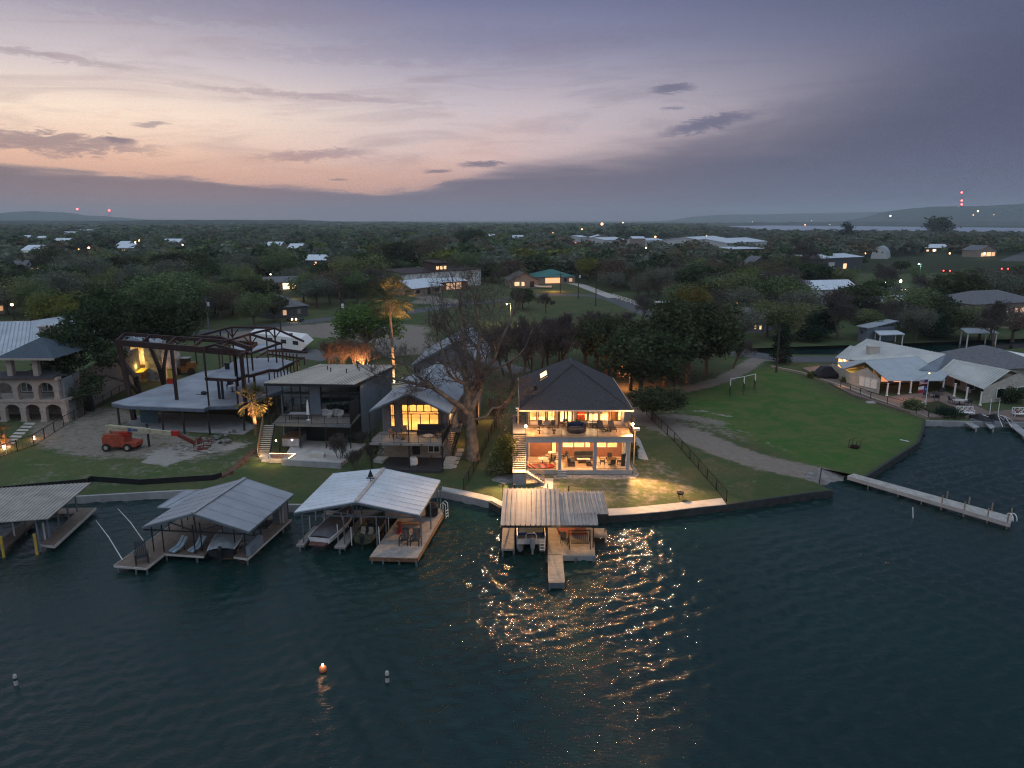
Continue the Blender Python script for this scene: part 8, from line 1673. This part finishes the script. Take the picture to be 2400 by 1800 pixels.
limb([(1090,870,yt+1),(1072,820,yt+2),(1040,770,yt+2)],.25,.1,4,2.2,3)
limb([(1125,915,yt+1),(1120,850,yt+1),(1125,780,yt+1),(1120,740,yt+1)],.26,.1,4,2.8,3)
limb([(1104,985,yt),(1140,975,yt-.5),(1172,955,yt-.6)],.2,.08,4,2.2,3)
limb([(1140,865,yt+2),(1175,860,yt+2),(1205,840,yt+2)],.18,.08,4,2.4,2)
S=np.array(out); th=S[:,6]>.06; build('trunk',segs2mesh(S[th],8),m_bark_pale,t); build('crown',segs2mesh(S[~th],3),m_twig,t)
lamp('tree_light',P(1140,1005,G)+Vector((0,3.5,1.6)),190,(1,.4,.12),.12,t); lamp('tree_light',P(1068,1020,2.4)+Vector((0,2.,0)),90,(1,.45,.15),.12,t)
# ---- palms
m_palm=leafm('palm_leaves',(.12,.12,.06),(.2,.17,.09),1.); m_ptrunk=M('palm_trunk',(.2,.15,.11),.9,var=.3,scale=6,bump=.5)
def palm(name,label,p,h,rc,lean=(0,0),fan=True,seed=1,n=40):
    rr=random.Random(seed); t=thing(name,label,'palm',p); top=Vector((p.x+lean[0],p.y+lean[1],p.z+h)); b=B(); b.tube([p,p.lerp(top,.5),top],[.3,.22,.2],10); build('trunk',b,m_ptrunk,t); b=B()
    for i in range(n):
        a=rr.uniform(0,6.28); e=rr.uniform(-.8,1.35); d=Vector((math.cos(a)*math.cos(e),math.sin(a)*math.cos(e),math.sin(e))); L=rc*rr.uniform(.5,.62); c=top+d*L; side=d.cross(Vector((0,0,1))).normalized(); dr=Vector((0,0,-.25))
        b.beam(top,c,.05)
        m_=11
        for k in range(m_):
            f=(k/(m_-1)-.5)*2.5; dd=(d*math.cos(f)+side*math.sin(f)+dr*(.8+abs(f)*.5)).normalized(); q=c+dd*rc*.45; w_=side.cross(dd)*.0+dd.cross(Vector((.2,.3,1))).normalized()*.07
            b.quad(c,c.lerp(q,.6)+w_,q+Vector((0,0,-.08)),c.lerp(q,.6)-w_)
    build('crown',b,m_palm,t)
    b=B()
    for i in range(70): a=rr.uniform(0,6.28); z_=rr.uniform(.1,1.3); o=Vector((math.cos(a)*.25,math.sin(a)*.25,-z_)); q=top+o; b.quad(q,q+Vector((math.cos(a)*.35,math.sin(a)*.35,-.5)),q+Vector((math.cos(a)*.3+.06,math.sin(a)*.3,-.6)))
    build('dead_skirt',b,M('dead_fronds',(.22,.17,.11),.9) if 'dead_fronds' not in bpy.data.materials else bpy.data.materials['dead_fronds'],t); return t
pb=Vector((Y(926,900,108).x,108,G)); hh=up(703,108)-G; palm('palm_tree','tall palm with its crown lit orange behind the modern and gable houses',pb,hh,4.2,(-.4,0),seed=3,n=64)
lamp('palm_spot',pb+Vector((1.2,-2.6,.6)),24000,(1,.5,.2),.1,None,'SPOT',spot=38,aim=pb+Vector((-.3,0,hh-.3)))
pb=Vector((Y(600,1000,90.5).x,90.5,G)); hh=up(940,90.5)-G; palm('palm_tree','short palm with orange lit drooping fronds left of the modern house',pb,hh,2.6,(-.3,0),seed=5,n=34)
lamp('palm_spot',pb+Vector((1.6,-1.6,.4)),4200,(1,.46,.18),.1,None,'SPOT',spot=70,aim=pb+Vector((0,0,hh)))
pb=P(12,1045); palm('palm_tree','small garden palm lit from below beside the ground lamp at the left edge',pb,1.6,1.5,(0,0),seed=6,n=16)
pb=P(2163,688); palm('palm_tree','small lit palm beside the low green white garden lamp',pb,5.0,3.2,(0,0),seed=7,n=20)
# ---- shrubs
def shrub(name,label,p,h,r_,kind,seed,n=70,per=40,leaf=.13,group=None):
    rng=np.random.default_rng(seed); t=thing(name,label,'shrub',p,group); lobes=[(p.x,p.y,p.z+h*.5,r_,r_,h*.5)]+[(p.x+r_*.5*math.cos(a),p.y+r_*.5*math.sin(a),p.z+h*.55,r_*.55,r_*.55,h*.42) for a in rng.uniform(0,6.28,4)]
    V,F,cc=leafcloud(rng,lobes,n,per,.16*r_+.08,leaf,.4); V[:,2]=np.maximum(V[:,2],p.z+.02); build('foliage',(V,F),LF[kind],t); build('stems',segs2mesh([(p.x,p.y,p.z-.1,*c,.05,.02) for c in cc[:12]],4),m_bark,t); return t
shrub('shrub','tall yellow green shrub by the stair at the left of the lit house',P(1190,1110),up(1018,P(1190,1110).y)-G,1.3,'bush',61,120,50,.13)
shrub('shrub','lower dark green part of the shrubbery left of the lit house stair',P(1165,1112),2.6,1.0,'elm',62)
shrub('shrub','clipped green shrub beside the fence and flagpole of the long house',P(2140,962),1.6,1.2,'elm',63); shrub('shrub','spiky dark shrub at the corner of the right gable wall',P(2372,945),2.2,1.6,'oak',64); shrub('shrub','low flat dark shrub above the seawall by the white bench',P(2222,976),.9,1.6,'cedar',65); shrub('shrub','shrub at the left porch corner of the long house',P(1985,898),1.1,.9,'bush',66); shrub('shrub','small shrub on the driveway edge by the golf cart',P(1908,885),.9,.9,'bush',67); shrub('shrub','dark shrub in the narrow bed right of the lit house porch',P(1484,1078),2.4,.5,'oak',68,50,40,.1)
def twigbush(label,p,h,seed,mat,stems=6,depth=4):
    o=bare_proto(seed,h,1,depth,mat,stems=stems,upb=.16,sp=.4,rmin=.012); o['category']='shrub'; o['label']=label; o.name='bare_shrub'; o.location=p; return o
for i,(u,v,vt,l) in enumerate(((775,858,795,'left of the reddish twiggy shrubs behind the modern house roof'),(805,858,788,'second of the reddish twiggy shrubs behind the modern house roof'),(832,860,790,'third of the reddish twiggy shrubs behind the modern house roof'),(856,862,798,'brightest orange lit twiggy shrub behind the modern house roof'))): p,h=at(u,v,vt); twigbush(l,p,h,70+i,m_twig_red,9,4)['group']='reddish twiggy shrubs'
lamp('shrub_light',P(850,862,G)+Vector((0,-1.3,1.0)),1400,(1,.52,.22),.12); lamp('shrub_light',P(805,864,G)+Vector((0,-.6,.5)),500,(1,.52,.24),.12)
for i,(u,v,vt,l) in enumerate(((800,1080,1010,'small bare tree on the modern house terrace corner'),(838,1098,1052,'brown bare bush between the modern and gable houses, nearest the docks'),(868,1075,1035,'brown bare bush beside the gable house patio'),(850,1050,1010,'brown bare bush against the blue grey side wall'),(1165,1000,930,'pale bare bush right of the pecan trunk'))): p,h=at(u,v,vt); twigbush(l,p,h,80+i,m_twig if i<4 else M('pale_twigs',(.2,.15,.09)),5,4)
lamp('garden_light',P(1462,905,G)+Vector((0,-2,3.2)),1600,(1,.36,.1),.12)
# ================= the woods =================
OPEN=[pxl(l) for l in ([(380,1300),(380,790),(420,765),(560,750),(640,700),(800,700),(930,712),(1000,690),(1130,672),(1180,680),(1360,662),(1440,690),(1560,720),(1640,760),(1760,800),(1900,790),(2600,780),(2600,1300)],
  [(-600,1300),(-600,800),(0,770),(60,800),(240,800),(430,790),(430,1300)],[(2030,604),(2150,600),(2600,596),(2600,668),(2250,668),(2060,655),(2020,640)],[(1830,662),(2260,664),(2260,690),(1830,690)],[(1340,562),(1800,560),(1810,596),(1600,600),(1340,592)],[(1280,560),(1345,560),(1345,574),(1280,574)],
  [(1700,524),(2900,524),(2900,552),(2030,544),(1860,543),(1700,539)],[(1840,720),(1950,715),(1950,760),(1840,770)],[(1880,640),(2030,630),(2040,650),(1890,660)])]
def proj(x,y,z): d=y*CP-(z-CAMZ)*SP; return 1200+F_PX*x/d, 900-F_PX*((z-CAMZ)*CP+y*SP)/d
obst=[]
for o in list(C.objects):
    if o.parent is None and o.get('category') in('house','warehouse','barn','hut','building block','porch','shed','canopy','lamp','street lamp','pole','car','trailer','boat') and o.location.y>150:
        zs=[G+1]; xs=[o.location.x]
        for ch in o.children:
            if ch.type=='MESH':
                for c in ch.bound_box:
                    w=o.matrix_world if False else Matrix.Translation(o.location)@Matrix.Rotation(o.rotation_euler.z,4,'Z'); q=w@(Vector(ch.location)+Vector(c)); xs.append(q.x); zs.append(q.z)
        y_=o.location.y; z1=max(zs); u0=proj(min(xs),y_,G)[0]; u1=proj(max(xs),y_,G)[0]; small=o['category'] in('lamp','street lamp','pole')
        obst.append((u0,u1,y_,z1*(.85 if o['category'] in('house','warehouse') and o.location.y>330 else .6)+.3 if not small else z1-3,z1,small))
rg=np.random.default_rng(99); cand=[]
y_=140.
while y_<3200:
    s=10.8 if y_<450 else 13.5 if y_<900 else 22 if y_<1500 else 34
    half=y_*.76+20; xs=np.arange(-half,half,s)
    for x_ in xs: cand.append((x_+rg.uniform(-.45,.45)*s,y_+rg.uniform(-.45,.45)*s,s))
    y_+=s
keep=[]
cx=np.array([c[0] for c in cand]); cyy=np.array([c[1] for c in cand]); bad=np.zeros(len(cand),bool)
for pl in OPEN: bad|=inpoly(cx,cyy,pl)
dens=np.sin(cx*.011+1)*np.sin(cyy*.013+2)+.6*np.sin(cx*.031+cyy*.023)
bad|=(dens<-1.3)
for rl in ([(300,800),(560,772),(830,741),(1080,712),(1180,704)],[(1270,690),(1440,702),(1640,790),(1850,842)],[(1750,640),(1960,662),(2300,700)],[(2370,612),(2500,570)]): bad|=segd(cx,cyy,pxl(rl))<7
for i,(x_,yy,s) in enumerate(cand):
    if bad[i]: continue
    h=rg.uniform(5.8,13.)*(1.18 if x_<-20 and yy<420 else 1.)
    if yy>450: h*=1.05
    if yy>800 and x_>yy*.26: h*=.55
    u,v=proj(x_,yy,G); ut,vt=proj(x_,yy,G+h); rpx=h*.5*1700/yy; blk=False
    for u0,u1,yo,zl,zh,small in obst:
        if yy<yo+6 and u>u0-rpx*(.9 if small else .75) and u<u1+rpx*(.9 if small else .75):
            vo=proj(0,yo,zl)[1]
            if vt<vo-1 and v>proj(0,yo,zh)[1]: blk=True; break
        elif yo<=yy<yo+16 and u0-4<u<u1+4 and not small: blk=True; break
    if blk: continue
    if u<-60 or u>2460: continue
    keep.append((yy,x_,h,u,v))
keep.sort()
NI=262
def kindat(u,v,x_,yy):
    q=rg.random()
    if 1400<u<1600 and v>600: return 'brown' if q<.35 else 'grey' if q<.6 else 'bare' if q<.75 else 'oak'
    if u>1600: return 'oak' if q<.22 else 'brown' if q<.46 else 'bare' if q<.74 and yy<450 else 'grey' if q<.85 else 'elm'
    if u<700: return 'elm' if q<.32 else 'oak' if q<.62 else 'grey' if q<.88 else 'brown'
    return 'elm' if q<.28 else 'oak' if q<.46 else 'grey' if q<.74 else 'brown' if q<.88 else 'gold' if q<.93 else 'cedar'
LAB={'elm':'olive green bushy','oak':'dark rounded','grey':'grey green','brown':'brownish budding','cedar':'dark narrow','bare':'bare branched','gold':'yellowish'}
def zone(u,v):
    a='far left' if u<260 else 'left' if u<640 else 'left centre' if u<1000 else 'centre' if u<1400 else 'right centre' if u<1750 else 'right' if u<2100 else 'far right'
    return a
n_i=0; farV=[];farF=[];off=0; LODM={}
def meshes_of(t): return [(c.name.split('.')[0],c.data) for c in t.children]
def arr(me):
    v=np.empty(len(me.vertices)*3,np.float32); me.vertices.foreach_get('co',v); f=np.empty(len(me.polygons)*4,np.int32); me.polygons.foreach_get('vertices',f); return v.reshape(-1,3),f.reshape(-1,4)
rest={}
for yy,x_,h,u,v in keep:
    k=kindat(u,v,x_,yy)
    if n_i<NI:
        if k=='bare': kk='bare'
        else: kk=k
        row='nearer the houses' if v>690 else 'in the middle distance' if v>630 else 'farther back'
        put(kk,Vector((x_,yy,G)),h,f'{LAB[kk]} tree in the {zone(u,v)} woods {row}',group='trees of the woods behind the houses',far=yy>330,wide=rg.uniform(.9,1.45)); n_i+=1
    else:
        k='grey' if k=='bare' else k; rest.setdefault(k,[]).append((x_,yy,h))
# everything farther: one wooded mass, built from light crowns
RK={k:leafcloud(np.random.default_rng(s),[(0,0,.62,.5,.5,.32),(.3,.1,.5,.3,.3,.25),(-.3,-.1,.55,.3,.3,.25),(0,.3,.55,.3,.3,.22)] if k!='cedar' else [(0,0,.3,.3,.3,.25),(0,0,.6,.2,.2,.3)],26,6,.09,.12)[:2] for s,k in enumerate(rest)}
RK2={k:leafcloud(np.random.default_rng(s+50),[(0,0,.55,.55,.55,.4)],12,4,.13,.24)[:2] for s,k in enumerate(rest)}
Vs=[];Fs=[];Ms=[];off=0; kinds=list(rest)
for mi,k in enumerate(kinds):
    for x_,yy,h in rest[k]:
        v,f=(RK if yy<1300 else RK2)[k]; a=rg.uniform(0,6.28); w_=rg.uniform(.8,1.7)*(1 if yy<900 else 1.35 if yy<1500 else 1.8); c,s=math.cos(a),math.sin(a); q=v*h; q=np.stack([(q[:,0]*c-q[:,1]*s)*w_+x_,(q[:,0]*s+q[:,1]*c)*w_+yy,q[:,2]+G],1); Vs.append(q); Fs.append(f+off); Ms.append(np.full(len(f),mi)); off+=len(q)
wd=build('woodland',(np.concatenate(Vs),np.concatenate(Fs)),[LF[k] for k in kinds],None,(0,0,0)); wd['kind']='stuff'; wd.data.polygons.foreach_set('material_index',np.concatenate(Ms).astype(np.int32))
for lst in list(PR.values())+list(PRF.values()):
    for o in lst:
        if id(o) not in used:
            for c in list(o.children): bpy.data.objects.remove(c)
            bpy.data.objects.remove(o)
# ================= evening haze =================
b=B(); b.box(-9500,-300,-3,9500,13500,230); hz=bpy.data.materials.new('haze'); hz.use_nodes=True; hn=hz.node_tree; hn.nodes.clear()
vp=hn.nodes.new('ShaderNodeVolumePrincipled'); vp.inputs['Color'].default_value=(.78,.88,.95,1); vp.inputs['Density'].default_value=.00011; vp.inputs['Anisotropy'].default_value=.1; ho=hn.nodes.new('ShaderNodeOutputMaterial'); hn.links.new(vp.outputs[0],ho.inputs['Volume'])
o=build('haze',b,hz,None,(0,0,0)); o['kind']='stuff'
